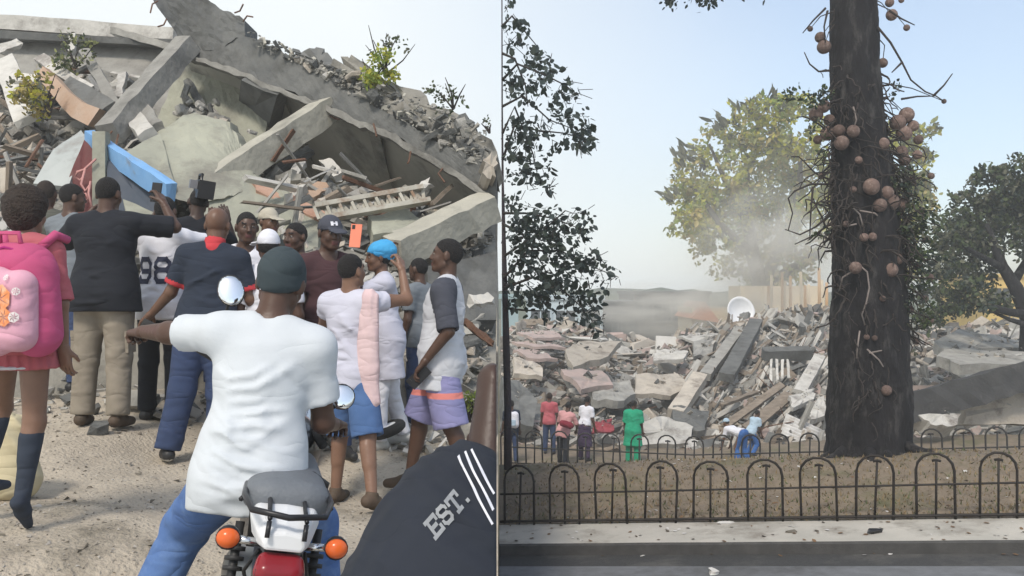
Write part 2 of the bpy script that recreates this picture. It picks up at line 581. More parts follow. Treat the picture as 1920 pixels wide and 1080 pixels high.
def bar_mesh(seed, mat, jag=.10):
    r = random.Random(seed)
    V = []; Fs = []
    for i, x in enumerate((-.5, -.2, .17, .5)):
        end = abs(x) > .4
        for (y, z) in ((-.5, -.5), (.5, -.5), (.5, .5), (-.5, .5)):
            V.append((x + (r.uniform(-jag, jag) * .4 if end else 0), y * (1 + r.uniform(-.1, .1)) + r.uniform(-.06, .06), z * (1 + r.uniform(-.1, .1)) + r.uniform(-.06, .06)))
    for i in range(3):
        for k in range(4):
            k2 = (k + 1) % 4
            Fs.append((i * 4 + k, i * 4 + 4 + k, i * 4 + 4 + k2, i * 4 + k2))
    Fs += [(0, 1, 2, 3), (15, 14, 13, 12)]
    return mesh_from('broken_bar', V, Fs, mat)

SLAB_MATS = [conc, conc_b, conc_w, conc_p, conc_d]
SLABS = {m.name: [slab_mesh(100 * k + j, random.choice((5, 6, 7, 7)), m) for j in range(5)] for k, m in enumerate(SLAB_MATS)}
BARS = {m.name: [bar_mesh(900 + 10 * k + j, m) for j in range(3)] for k, m in enumerate([conc, wood_m, conc_w, conc_d, rust_m])}

def place(name, me, loc, Rm, dims, label, cat, group=None):
    o = obj(name, me)
    M4 = Matrix.Identity(4)
    for i in range(3):
        for j in range(3):
            M4[i][j] = float(Rm[i][j])
    e = M4.to_euler()
    o.location = tuple(float(c) for c in loc)
    o.rotation_euler = e
    o.scale = tuple(float(c) for c in dims)
    return tag(o, label, cat, group)

def frame_from(x, z):
    x = unit(x); z = np.array(z, float)
    y = unit(np.cross(z, x)); z = np.cross(x, y)
    return np.stack([x, y, z], 1)

def pixbar(name, a, b, w, h, mat, label, cat, group=None, roll=0.0, seg=8, jag=.012, flat=None, parent=None):
    """a beam, plank or pipe between two points given as (px, py, depth)"""
    A = W(*a); B = W(*b)
    x = unit(B - A); L = np.linalg.norm(B - A)
    Fm = frame_from(x, flat if flat is not None else (0, -.35, 1))
    Fm = Fm @ rx(roll)
    V = []; Fs = []
    r = random.Random(int(a[0] * 7 + a[1] * 3 + b[0]))
    for i in range(seg + 1):
        t = i / seg
        for (y, z) in ((-.5, -.5), (0.02, -.52), (.5, -.5), (.5, .5), (-.02, .52), (-.5, .5)):
            p = A + x * (t * L + (r.uniform(-3, 3) * jag if i in (0, seg) else 0))
            p = p + Fm[:, 1] * (y * w + r.uniform(-jag, jag)) + Fm[:, 2] * (z * h + r.uniform(-jag, jag))
            V.append(p)
    for i in range(seg):
        for k in range(6):
            k2 = (k + 1) % 6
            Fs.append((i * 6 + k, i * 6 + 6 + k, i * 6 + 6 + k2, i * 6 + k2))
    Fs += [(0, 1, 2, 3, 4, 5), tuple(range(seg * 6 + 5, seg * 6 - 1, -1))]
    if parent is not None:
        return part_world(name, mesh_from(name, V, Fs, mat), parent)
    C = (A + B) / 2
    o = obj(name, mesh_from(name, np.array(V) - C, Fs, mat), None, C)
    return tag(o, label, cat, group)

FACES = []
def pixslab(name, pts, thick, mat, label=None, cat=None, group=None, parent=None, rough=.02, sub=3, back=None, smooth_=False):
    """a slab whose visible face has these corners (px, py, depth); it has real thickness behind that face"""
    P = [W(*p) for p in pts]
    c = sum(P) / len(P)
    if pts[0][0] > 936: rough, sub = max(rough, .06), 4; FACES.append((P, c, mat))
    nrm = np.zeros(3)
    for i in range(len(P)):
        nrm += np.cross(P[i] - c, P[(i + 1) % len(P)] - c)
    nrm = unit(nrm)
    if nrm @ (np.array((0, 0, CZ)) - c) > 0: nrm = -nrm
    if back is not None: nrm = unit(back)
    ring = []
    r = random.Random(int(pts[0][0] * 11 + pts[0][1]))
    for i in range(len(P)):
        a, b = P[i], P[(i + 1) % len(P)]
        for k in range(sub):
            t = k / sub
            p = a * (1 - t) + b * t
            p = p + (0 if k == 0 else 1) * np.array([r.uniform(-rough, rough) for _ in range(3)])
            ring.append(p)
    n = len(ring)
    mid = [p * .55 + c * .45 + np.array([r.uniform(-rough, rough) * .5 for _ in range(3)]) for p in ring]
    bk = [p + nrm * thick * r.uniform(.9, 1.1) for p in ring]
    V = ring + mid + [c] + bk + [c + nrm * thick]
    Fs = []
    for i in range(n):
        j = (i + 1) % n
        Fs.append((i, j, n + j, n + i))
        Fs.append((n + i, n + j, 2 * n))
        Fs.append((j, i, 2 * n + 1 + i, 2 * n + 1 + j))
        Fs.append((2 * n + 1 + j, 2 * n + 1 + i, 3 * n + 1))
    if parent is not None:
        return part_world(name, mesh_from(name, V, Fs, mat, smooth_), parent)
    o = obj(name, mesh_from(name, np.array(V) - c, Fs, mat, smooth_), None, c)
    return tag(o, label, cat, group)

def pixstrip(name, top, bot, thick, mat, nu=26, nv=8, amp=.05, edge=.03, parent=None, label=None, cat=None, back=(0, 1, 0)):
    """a rough sheet of masonry between an upper and a lower edge, each a list of (px, py, depth), with real thickness behind"""
    def samp(pl, t):
        P = [W(*p) for p in pl]
        L = np.cumsum([0] + [np.linalg.norm(b - a) for a, b in zip(P, P[1:])]); d = t * L[-1]
        for i in range(len(P) - 1):
            if d <= L[i + 1] + 1e-9:
                f = (d - L[i]) / (L[i + 1] - L[i] + 1e-9); return P[i] * (1 - f) + P[i + 1] * f
        return P[-1]
    bk = unit(back); V = []; Fs = []
    for j in range(nv + 1):
        for i in range(nu + 1):
            p = samp(top, i / nu) * (1 - j / nv) + samp(bot, i / nu) * (j / nv)
            a = amp * (nz3(p, 1.3, 3) + .5 * nz3(p, 4.0, 7) + .35 * nz3(p, 11, 1))
            if j in (0, nv): p = p + np.array((0, 0, 1.0)) * edge * (nz3(p, 3.5, 5) + .8 * nz3(p, 9, 2))
            V.append(p - bk * a)
    n = (nu + 1) * (nv + 1)
    V += [p + bk * thick for p in V[:n]]
    w = nu + 1
    for j in range(nv):
        for i in range(nu):
            a = j * w + i
            Fs.append((a, a + w, a + w + 1, a + 1)); Fs.append((n + a, n + a + 1, n + a + w + 1, n + a + w))
    for i in range(nu):
        Fs.append((i, i + 1, n + i + 1, n + i)); b = nv * w + i; Fs.append((b + 1, b, n + b, n + b + 1))
    for j in range(nv):
        a = j * w; Fs.append((a + w, a, n + a, n + a + w)); b = j * w + nu; Fs.append((b, b + w, n + b + w, n + b))
    if parent is not None:
        return part_world(name, mesh_from(name, V, Fs, mat), parent)
    c = np.mean(V, 0)
    return tag(obj(name, mesh_from(name, np.array(V) - c, Fs, mat), None, c), label, cat)

# ================================================================== the heap beyond the fences
TOPL = [(925, 628), (960, 612), (1000, 604), (1060, 606), (1130, 622), (1180, 634), (1230, 636), (1290, 618), (1350, 612), (1400, 598), (1440, 586), (1500, 580),
        (1560, 582), (1640, 600), (1700, 612), (1760, 612), (1830, 604), (1900, 602), (1960, 608), (2060, 620)]
def top_py(px):
    for (a, ya), (b, yb) in zip(TOPL, TOPL[1:]):
        if a <= px <= b:
            return ya + (yb - ya) * (px - a) / (b - a)
    return 620
def heap_at(px, t):
    D = 26 + 16 * t
    py = 868 + (top_py(px) + 10 - 868) * t ** .85
    p = W(px, py, D)
    return p
V = []; Fs = []
pxs = list(np.linspace(937, 2060, 190)); ts = list(np.linspace(0, 1, 46))
for t in ts:
    for px in pxs:
        p = heap_at(px, t)
        amp = .30 if 0.02 < t < .98 else .05
        p[2] += amp * nz3(p, .8, 2) + amp * .6 * nz3(p, 2.4, 6)
        V.append(p)
for px in pxs:                       # back slope
    p = heap_at(px, 1.0); q = p + np.array((px - 960, F, 0)) / F * 5.0
    V.append((q[0], q[1], -3.5))
n = len(pxs)
for j in range(len(ts)):
    for i in range(n - 1):
        Fs.append((j * n + i, j * n + i + 1, (j + 1) * n + i + 1, (j + 1) * n + i))
tag(obj('rubble_mound', mesh_from('rubble_mound', V, Fs, dust_shade_m)), 'low mound of crushed masonry and dust beyond the fences', None, None, 'stuff')

# small broken bits over the whole heap: nobody could count them
def bits(name, n, fn, rmin, rmax, mats, limit):
    V = []; Fs = []; MI = []
    BF = [(3, 2, 1, 0), (4, 5, 6, 7), (0, 1, 5, 4), (1, 2, 6, 5), (2, 3, 7, 6), (3, 0, 4, 7)]
    for i in range(n):
        p, D, px = fn()
        r = rmin * (rmax / rmin) ** (random.random() ** 1.8)
        rp = r * F / D * .9
        if not limit(px, rp): continue
        d = np.array((r * random.uniform(.5, 1.9), r * random.uniform(.18, .9), r * random.uniform(.07, .32))) / 2
        Rm = rz(random.uniform(0, 360)) @ rx(random.gauss(20, 30)) @ ry(random.gauss(0, 30))
        k = len(V)
        for z in (-1, 1):
            for (x, y) in ((-1, -1), (1, -1), (1, 1), (-1, 1)):
                q = np.array((x * d[0] * random.uniform(.7, 1.1), y * d[1] * random.uniform(.7, 1.1), z * d[2]))
                V.append(p + Rm @ q)
        Fs += [tuple(k + a for a in f) for f in BF]
        MI += [random.randrange(len(mats))] * 6
    return tag(obj(name, mesh_from(name, V, Fs, mats, False, MI)), None, None, None, 'stuff')
def heap_pick():
    px = random.uniform(940, 2020); t = random.random() ** .9
    p = heap_at(px, t); p[2] += random.uniform(-.02, .25)
    return p, p[1], px
bits('rubble_fragments', 15000, heap_pick, .09, .85, [conc, conc_b, conc_w, conc_p, conc_d, dust_shade_m, wood_m, conc], lambda px, rp: px - rp > 937)

# separate slabs: about two hundred, smaller towards the back
GS = 'broken slabs in the heap beyond the fences'
LB = {'concrete_grey': 'grey broken slab lying in the heap beyond the fences', 'concrete_beige': 'beige broken slab lying in the heap beyond the fences',
      'concrete_whitewashed': 'whitewashed broken slab lying in the heap beyond the fences', 'plaster_pink': 'pinkish plastered slab lying in the heap beyond the fences',
      'concrete_weathered': 'dark weathered slab lying in the heap beyond the fences'}
for i in range(285):
    px = random.uniform(945, 1960); t = random.random() ** .8 * .98
    p = heap_at(px, t); D = p[1]
    size = random.choice((22, 28, 34, 44, 60)) * random.uniform(.8, 1.25) * D / F * 1.15
    if px - size * F / D * .62 < 938: continue
    if px > 1545 and px < 1700 and random.random() < .6: continue
    wts = (0.28, 0.27, 0.22, 0.11, 0.12) if px < 1330 else (0.42, 0.10, 0.24, 0.03, 0.21)
    m = random.choices(SLAB_MATS, wts)[0]
    Rm = rz(random.uniform(0, 360)) @ rx(random.gauss(0, 16)) @ ry(random.gauss(0, 16))
    Rm = rx(random.gauss(18, 18)) @ ry(random.gauss(-6 if px > 1280 else 6, 20)) @ Rm
    p[2] += random.uniform(.0, .32)
    place('concrete_slab', random.choice(SLABS[m.name]), p, Rm, (size * random.uniform(.8, 1.5), size * random.uniform(.5, .9), random.uniform(.06, .15)),
          LB[m.name], 'slab', LB[m.name].split(' slab')[0] + ' slabs in the far heap')
for i in range(150):
    px = random.uniform(950, 1950); t = random.random() * .96
    if random.random() < .62: px = random.uniform(1290, 1545)
    p = heap_at(px, t); D = p[1]; L = random.uniform(.8, 2.6)
    if px - L * F / D * .55 < 938: continue
    p[2] += random.uniform(.1, .4)
    kind = random.choices(('concrete_grey', 'weathered_timber', 'concrete_whitewashed', 'concrete_weathered'), (.3, .3, .25, .15))[0]
    az = random.gauss(-35, 35) if px > 1250 else random.uniform(0, 180)
    Rm = rz(az) @ ry(random.gauss(-18, 22)) @ rx(random.uniform(-40, 40))
    if px > 1250 and px < 1560 and random.random() < .75:
        Rm = frame_from((-.62 + random.gauss(0, .16), -.45 + random.gauss(0, .15), -.62 + random.gauss(0, .16)), (random.gauss(0, .3), -.7, .7))
    w = random.uniform(.05, .2)
    nm, lb = {'weathered_timber': ('timber_plank', 'weathered timber plank sticking out of the far heap'),
              'concrete_grey': ('concrete_strip', 'narrow grey concrete strip lying on the far heap'),
              'concrete_whitewashed': ('concrete_strip', 'narrow whitewashed concrete strip lying on the far heap'),
              'concrete_weathered': ('concrete_strip', 'narrow dark concrete strip lying on the far heap')}[kind]
    place(nm, random.choice(BARS[kind]), p, Rm, (L, w, w * random.uniform(.4, 1)), lb, 'plank' if 'timber' in kind else 'beam', lb.split(' lying')[0].split(' sticking')[0] + 's on the far heap')

# pieces of the heap with a face of their own
pixslab('concrete_slab', [(1060, 655, 33), (1085, 640, 35), (1165, 640, 35), (1140, 668, 33), (1075, 688, 31.5)], 0.25, conc_b, 'large flat beige slab jutting out above the pink shirted woman', 'slab')
pixslab('concrete_slab', [(968, 622, 38), (1035, 620, 39), (1060, 634, 37), (1000, 634, 36)], 0.11, conc_p, 'uppermost of three thin pinkish slabs layered beside the leafy tree pole', 'slab')
pixslab('concrete_slab', [(960, 640, 36), (1030, 640, 37), (1062, 652, 35), (1000, 650, 34.5)], 0.11, conc_p, 'middle one of three thin pinkish slabs layered beside the leafy tree pole', 'slab')
pixslab('concrete_slab', [(962, 656, 34), (1010, 657, 34.5), (1046, 672, 33), (1000, 672, 32.5)], 0.12, conc_p, 'lowest of three thin pinkish slabs layered beside the leafy tree pole', 'slab')
pixslab('wall_panel', [(963, 668, 32), (1012, 684, 32.5), (1018, 706, 31), (964, 700, 31)], 0.17, conc_b, 'square beige wall panel below the three pinkish slabs', 'slab')
pixslab('concrete_slab', [(1052, 692, 31), (1128, 694, 32), (1150, 722, 30), (1090, 730, 29)], 0.17, conc_p, 'brownish pink slab sloping below the large flat beige slab', 'slab')
pixslab('concrete_slab', [(1105, 722, 30), (1180, 712, 31), (1192, 738, 30), (1160, 752, 29), (1112, 748, 29)], 0.28, conc, 'rounded grey slab above the red cloth', 'slab')
pixslab('concrete_slab', [(1192, 702, 31), (1270, 700, 32), (1292, 722, 31), (1258, 742, 30), (1190, 738, 30)], 0.17, conc_b, 'cream tiled floor slab sloping above the green shirted person', 'slab')
pixslab('concrete_slab', [(1230, 655, 36), (1262, 652, 36.5), (1290, 658, 36), (1282, 672, 35), (1226, 676, 35)], 0.14, conc_w, 'pale whitish slab lying behind the cream tiled floor slab', 'slab')
pixslab('concrete_slab', [(1270, 630, 40), (1330, 620, 41), (1352, 626, 40), (1300, 640, 39)], 0.11, conc_w, 'long pale slab on the ridge in front of the satellite dish', 'slab')
pixslab('concrete_slab', [(1300, 640, 38), (1338, 634, 39), (1336, 662, 37), (1302, 668, 36)], 0.14, conc, 'upright grey panel between the pale ridge slab and the two leaning beams', 'slab')
pixbar('concrete_beam', (1418, 604, 40), (1362, 708, 32), .55, .3, conc_d, 'right hand and darker of two thick beams leaning down the heap', 'beam', flat=(-.3, -1, .5))
pixbar('concrete_beam', (1388, 618, 40), (1322, 706, 33), .42, .28, conc, 'left hand and paler of two thick beams leaning down the heap', 'beam', flat=(-.3, -1, .5))
pixbar('concrete_beam', (1312, 708, 31), (1266, 778, 28), .5, .35, conc_b, 'short beige beam leaning below the two thick beams', 'beam', flat=(-.3, -1, .5))
pixbar('concrete_beam', (1430, 664, 34), (1520, 662, 34), .45, .4, conc_d, 'level dark grey beam lying above the row of pale sticks', 'beam')
for i, x in enumerate((1446, 1456, 1467, 1477)):
    pixbar('stick', (x, 675, 32.5), (x + (i % 2) * 3 - 1, 716 - i * 2, 31.5), .09, .08, conc_w, 'pale upright stick hanging under the level dark beam', 'stick', 'pale sticks under the level dark beam', seg=3)
pixbar('timber_plank', (1466, 722, 30), (1358, 800, 27), .22, .12, wood_m, 'upper of two long brown planks slanting down to the crouching person', 'plank', flat=(-.3, -1, .5))
pixbar('timber_plank', (1480, 740, 29.5), (1400, 806, 27), .35, .12, wood_m, 'broader and lower of two long brown planks slanting down to the crouching person', 'plank', flat=(-.3, -1, .5))
pixbar('timber_plank', (1420, 735, 30), (1352, 760, 28.5), .16, .1, wood_m, 'short dark plank above the two long brown planks', 'plank')
pixbar('concrete_beam', (1536, 672, 33), (1498, 740, 30), .4, .3, conc_w, 'pale beam leaning beside the left edge of the big trunk', 'beam', flat=(-.3, -1, .5))
pixslab('wall_panel', [(1478, 742, 29), (1528, 728, 30), (1526, 748, 29), (1488, 764, 28)], 0.14, conc_w, 'white panel with a round hole lying beside the trunk', 'slab')
pixslab('wall_panel', [(1512, 758, 28.5), (1545, 742, 29), (1552, 775, 28), (1520, 786, 27.5)], 0.17, conc_w, 'white broken panel touching the trunk just above the corrugated sheet', 'slab')
# corrugated white sheet: real corrugation
cs = []
a, b, c_, d_ = W(1474, 776, 27.5), W(1540, 806, 27.2), W(1530, 838, 26.4), W(1462, 812, 26.6)
V = []; Fs = []
nrm = unit(np.cross(b - a, d_ - a)); nrm = nrm if nrm[1] < 0 else -nrm
for j in range(5):
    for i in range(49):
        s_, t_ = j / 4, i / 48
        p = (a * (1 - t_) + d_ * t_) * (1 - s_) + (b * (1 - t_) + c_ * t_) * s_
        V.append(p + nrm * .05 * math.sin(t_ * 2 * math.pi * 6))
for j in range(4):
    for i in range(48):
        Fs.append((j * 49 + i, j * 49 + i + 1, (j + 1) * 49 + i + 1, (j + 1) * 49 + i))
co = np.mean(V, 0)
o = obj('corrugated_sheet', mesh_from('corrugated_sheet', np.array(V) - co, Fs, M('white_sheet_metal', (.55, .54, .52), (.46, .45, .43), 3, .5, 0, None, (.3, .25, .2), 3), True), None, co)
sol = o.modifiers.new('thick', 'SOLIDIFY'); sol.thickness = .012
tag(o, 'white corrugated roofing sheet bent over the heap beside the trunk', 'roof sheet')
# right of the trunk
pixslab('concrete_slab', [(1752, 640, 30), (1800, 616, 33), (1840, 626, 32), (1930, 640, 33), (1960, 655, 31), (1840, 652, 30), (1775, 658, 29)], .3, conc, 'upper layered grey slab right of the trunk', 'slab')
pixslab('concrete_slab', [(1756, 668, 28), (1790, 652, 29.5), (1880, 656, 29.5), (1960, 662, 29), (1960, 682, 27.5), (1800, 684, 27)], .35, conc, 'lower layered grey slab right of the trunk', 'slab')
pixbar('concrete_beam', (1690, 768, 24.6), (1990, 688, 25.5), .8, .75, M('dark_beam_concrete', (.055, .054, .053), (.035, .035, .036), 2.5, .92, .5, 14, (.11, .105, .10), 1.8, spot_at=.66), 'long dark beam sloping up to the right edge over the beige wall piece', 'beam', flat=(0, -1, .2), seg=14, jag=.04)  # near-black tone with paler blotches over the whole beam
pixslab('wall_panel', [(1808, 742, 25.2), (1990, 712, 25.8), (1990, 800, 25.5), (1806, 796, 25)], .4, conc_b, 'flat beige wall piece standing under the long dark beam', 'slab')
pixslab('concrete_chunk', [(1722, 778, 24.2), (1760, 758, 24.6), (1803, 752, 24.8), (1795, 796, 24.2), (1755, 798, 24)], .5, conc_w, 'pale angular chunk in front of the long dark beam', 'concrete chunk')
pixslab('red_tarp', [(1112, 790, 26.4), (1148, 784, 26.6), (1152, 806, 26.1), (1108, 812, 26)], .06, M('red_cloth', (.28, .05, .06), (.2, .04, .05), 4, .9, .3), 'dull red cloth lying at the foot of the far heap', 'cloth', rough=.05)
pixslab('concrete_slab', [(937.5 + 4, 706, 29), (975, 716, 29.5), (1008, 752, 28), (1000, 800, 26.8), (942, 790, 26.6)], .4, conc_d, 'large dark slab leaning behind the person with the white backpack', 'slab')
pixslab('concrete_slab', [(1180, 800, 26.5), (1240, 780, 27.2), (1300, 800, 27), (1290, 830, 26.2), (1190, 836, 26)], .3, conc_w, 'low pale slab behind the green shirted person', 'slab')
pixslab('concrete_slab', [(1262, 760, 28.2), (1330, 770, 28.4), (1322, 806, 27), (1268, 800, 27)], .35, conc_d, 'dark slab under the short beige beam', 'slab')
# crumbs lying on the larger slabs
def face_pick():
    P, c, m = random.choice(FACES)
    i = random.randrange(len(P)); a, b = P[i], P[(i + 1) % len(P)]
    u, v = random.random(), random.random() ** .6
    p = c * (1 - v) + (a * u + b * (1 - u)) * v * 1.04
    return p + np.array((0, -.03, random.uniform(0, .08))), p[1], PX(p)
bits('rubble_fragments', 1500, face_pick, .05, .34, [conc, conc_b, conc_w, dust_shade_m, dust_l, conc_d], lambda px, rp: px - rp > 937)
# splinters and thin plates that bristle out of the heap: nobody could count them
def bristle(n):
    V = []; Fs = []; MI = []
    BF = [(3, 2, 1, 0), (4, 5, 6, 7), (0, 1, 5, 4), (1, 2, 6, 5), (2, 3, 7, 6), (3, 0, 4, 7)]
    for i in range(n):
        px = random.uniform(950, 1990) if random.random() < .5 else random.uniform(1280, 1550); t = random.random() ** .9
        p = heap_at(px, t); D = p[1]; L = .3 * (5.5 ** random.random())
        if px - L * F / D * .6 < 939: continue
        p[2] += random.uniform(.05, .4)
        if px > 1250 and random.random() < .7:
            x = (-.62 + random.gauss(0, .22), -.4 + random.gauss(0, .2), -.6 + random.gauss(0, .25))
        else:
            x = (random.gauss(.7, .4), random.gauss(0, .4), random.gauss(-.15, .3))
        Fm = frame_from(x, (random.gauss(0, .4), -.6, .7)); d = np.array((L, random.uniform(.03, .14) * (1.8 if random.random() < .25 else 1), random.uniform(.02, .07))) / 2
        k = len(V)
        for z in (-1, 1):
            for (a, b) in ((-1, -1), (1, -1), (1, 1), (-1, 1)):
                V.append(p + Fm @ np.array((a * d[0] * random.uniform(.85, 1.05), b * d[1], z * d[2])))
        Fs += [tuple(k + q for q in f) for f in BF]; MI += [random.choices(range(5), (.32, .22, .2, .14, .12))[0]] * 6
    tag(obj('splinters', mesh_from('splinters', V, Fs, [conc, wood_m, conc_w, conc_d, conc_b], False, MI)), None, None, None, 'stuff')
bristle(1500)
# loose reinforcing bars
mb = MB()
for i in range(70):
    px = random.uniform(960, 1960); t = random.random() * .95
    p = heap_at(px, t); p[2] += .15
    q = p + np.array((random.gauss(0, .6), random.gauss(-.2, .3), abs(random.gauss(.3, .4))))
    if PX(q) < 940: continue
    m = (p + q) / 2 + np.array((random.gauss(0, .1), 0, random.gauss(0, .12)))
    mb.tube([p, m, q], .016, 4)
tag(obj('reinforcing_bars', mb.mesh('reinforcing_bars', rust_m)), None, None, None, 'stuff')

# ================================================================== low hoop fences
iron = M('bronze_iron', (.011, .008, .006), (.018, .012, .008), 12, .6, .2, 60, (.045, .024, .012), 5, spot_at=.68)
iron_b = M('black_iron', (.022, .021, .021), (.035, .032, .03), 12, .6, .2, 60)
def hoop_mesh(name, half, hgt, rad, tilt=0.0, seg=7, mat=iron):
    mb = MB()
    pts = [(-half, 0, -.02), (-half, 0, (hgt - half) * .5), (-half, 0, hgt - half)]
    for i in range(1, seg):
        a = math.pi - math.pi * i / seg
        pts.append((half * math.cos(a), 0, hgt - half + half * math.sin(a)))
    pts += [(half, 0, hgt - half), (half, 0, (hgt - half) * .5), (half, 0, -.02)]
    mb.tube(pts, rad, 6)
    return mb.mesh(name, mat, True)
def picket_mesh(name, hgt, rad, mat=iron):
    mb = MB()
    mb.tube([(0, 0, -.02), (0, 0, hgt)], rad, 6)
    mb.tube([(-rad * 3.2, 0, hgt), (0, 0, hgt + rad), (rad * 3.2, 0, hgt)], rad * 1.15, 6)
    return mb.mesh(name, mat, True)
hm = hoop_mesh('hoop', .215, .80, .0175); pm = picket_mesh('picket', .70, .0155)
ca = [974, 1059, 1147, 1238, 1332, 1435, 1536, 1640, 1755, 1872, 1995]
fence = empty('hoop_fence', (*at_pv(974, 0.0), z0(uv_of(*at_pv(974, 0))[0])), 'near black hoop topped iron fence along the pavement kerb', 'fence')
base = np.array(fence.location)
ang = math.atan2(EU[1], EU[0])
rails = []
for i, px in enumerate(ca):
    X, Y = at_pv(px, 0.0)
    z = z0(uv_of(X, Y)[0]) + .03
    for nm, me in (('hoop', hm), ('picket', pm)):
        o = obj(nm, me, fence, np.array((X, Y, z)) - base)
        o.rotation_euler = (R(random.gauss(0, 2.2)), R(random.gauss(0, 1.3)), ang + R(random.gauss(0, 3)))
        o.scale = (random.uniform(.95, 1.04), 1, random.uniform(.97, 1.025))
for nm, dz, rr in (('mid_rail', .405, .015), ('bottom_rail', .02, .022)):
    mb = MB()
    pts = []
    for px in [938] + ca + [2040]:
        X, Y = at_pv(px, 0.0)
        pts.append((X - base[0], Y - base[1], z0(uv_of(X, Y)[0]) + .03 + dz + .004 * nz3((X, Y, 0), 1.1, 1) - base[2]))
    mb.tube(pts, rr, 6)
    obj(nm, mb.mesh(nm, iron, True), fence)
# second fence, farther back
hm2 = hoop_mesh('hoop', .20, .86, .02, mat=iron_b); pm2 = picket_mesh('picket', .74, .018, iron_b)
v2 = 8.6
X, Y = at_pv(955, v2)
fence2 = empty('hoop_fence', (X, Y, zr(X, Y, False)), 'farther black hoop fence behind the grass bank beside the onlookers', 'fence')
base = np.array(fence2.location); pts_m = []; pts_b = []
u0, _ = uv_of(X, Y)
u = u0
while True:
    q = A_ + EU * u + EV * v2
    if PX(q) > 2010: break
    z = zr(q[0], q[1], False) + .36
    for nm, me in (('hoop', hm2), ('picket', pm2)):
        o = obj(nm, me, fence2, np.array((q[0], q[1], z)) - base)
        o.rotation_euler = (R(random.gauss(0, 2.5)), R(random.gauss(0, 1.5)), ang + R(random.gauss(0, 3)))
    pts_m.append(np.array((q[0], q[1], z + .44)) - base); pts_b.append(np.array((q[0], q[1], z + .06)) - base)
    u += .62
for nm, pts in (('mid_rail', pts_m), ('bottom_rail', pts_b)):
    mb = MB(); mb.tube(pts, .018, 6); obj(nm, mb.mesh(nm, iron_b, True), fence2)

# ================================================================== buildings behind the heap
def block(name, label, cat, px0, px1, pyt, D, depth, wallm, storeys=0, bays=0, group=None, winm=None, base_z=-3.5, parapet=.25):
    a = W(px0, pyt, D); b = W(px1, pyt, D)
    w = b[0] - a[0]; top = a[2]
    root = empty(name, ((a[0] + b[0]) / 2, D, base_z), label, cat, group)
    h = top - base_z
    mb = MB(); mb.box((0, depth / 2, h / 2), (w, depth, h)); obj('wall', mb.mesh('wall', wallm), root)
    mb = MB(); mb.box((0, depth / 2, h + parapet / 2 - .002), (w + .3, depth + .3, parapet)); obj('roof', mb.mesh('roof', wallm), root)
    if storeys:
        wm = MB(); wm.box((0, 0, 0), (1.3, .16, 1.3)); wmesh = wm.mesh('window', winm)
        fm = MB()
        for (c, d) in (((0, 0, .7), (1.5, .24, .1)), ((0, 0, -.7), (1.6, .3, .1)), ((-.7, 0, 0), (.1, .22, 1.3)), ((.7, 0, 0), (.1, .22, 1.3)), ((0, 0, 0), (.07, .2, 1.3))):
            fm.box(c, d)
        fmesh = fm.mesh('window_frame', wallm)
        for s_ in range(storeys):
            for k in range(bays):
                x = -w / 2 + w * (k + .5) / bays
                wo_ = obj('window', wmesh, root, (x, -.04, h - 1.4 - 2.6 * s_))
                obj('frame', fmesh, wo_, (0, -.02, 0))
    return root
winm = M('dark_glass', (.05, .06, .065), (.08, .09, .1), 1, .15)
bld_grey = M('grey_render', (.20, .20, .20), (.155, .155, .158), .5, .95)
bld_grey2 = M('grey_render_dark', (.14, .145, .15), (.11, .115, .12), .5, .95)
bld_blue = M('pale_blue_render', (.50, .58, .62), (.42, .50, .55), .5, .95)
bld_teal = M('teal_paint', (.33, .43, .45), (.28, .38, .40), .5, .8)
bld_or = M('orange_tile', (.62, .30, .19), (.52, .24, .15), 2.0, .9)
bld_cr = M('cream_render', (.74, .63, .45), (.68, .56, .40), .7, .9)
bld_crp = M('amber_sun_glow', (.62, .40, .21), (.55, .34, .17), .7, .9)  # carries the warm glow of the sun as colour
bld_yel = M('yellow_render', (.64, .47, .17), (.56, .40, .14), .7, .9)
block('low_building', 'flat roofed grey building in the haze left of the satellite dish', 'building', 1188, 1330, 552, 70, 10, bld_grey, 1, 4, None, winm)
block('low_building', 'smaller darker grey building at the left of the hazy flat roofed one', 'building', 1132, 1192, 571, 66, 8, bld_grey2, 1, 2, None, winm)
block('low_building', 'pale blue house behind the leafy pole tree', 'building', 990, 1130, 562, 62, 8, bld_blue, 1, 3, None, winm)
block('kiosk', 'teal painted kiosk at the left edge of the heap', 'kiosk', 940, 972, 560, 52, 3, bld_teal)
# tiled roof house
ro = empty('tiled_house', (*W(1330, 640, 58)[:2], -3.5), 'small house with a sunlit orange roof beside the satellite dish', 'house')
b0 = np.array(ro.location)
mb = MB(); mb.box((0.2, 2.5, 1.75), (2.6, 5, 3.5)); obj('wall', mb.mesh('wall', bld_cr), ro)
e1, e2, rp = W(1296, 597, 57) - b0, W(1352, 606, 57) - b0, W(1322, 566, 57) - b0
mb = MB(); mb.add([e1, e2, rp, e1 + (0, 6, 0), e2 + (0, 6, 0), rp + (0, 6, 0)], [(0, 1, 2), (5, 4, 3), (0, 2, 5, 3), (2, 1, 4, 5), (1, 0, 3, 4)])
obj('roof', mb.mesh('roof', bld_or), ro)
mb = MB(); mb.box((0.3, -.03, 2.2), (.9, .1, 1.1)); obj('window', mb.mesh('window', winm), ro)
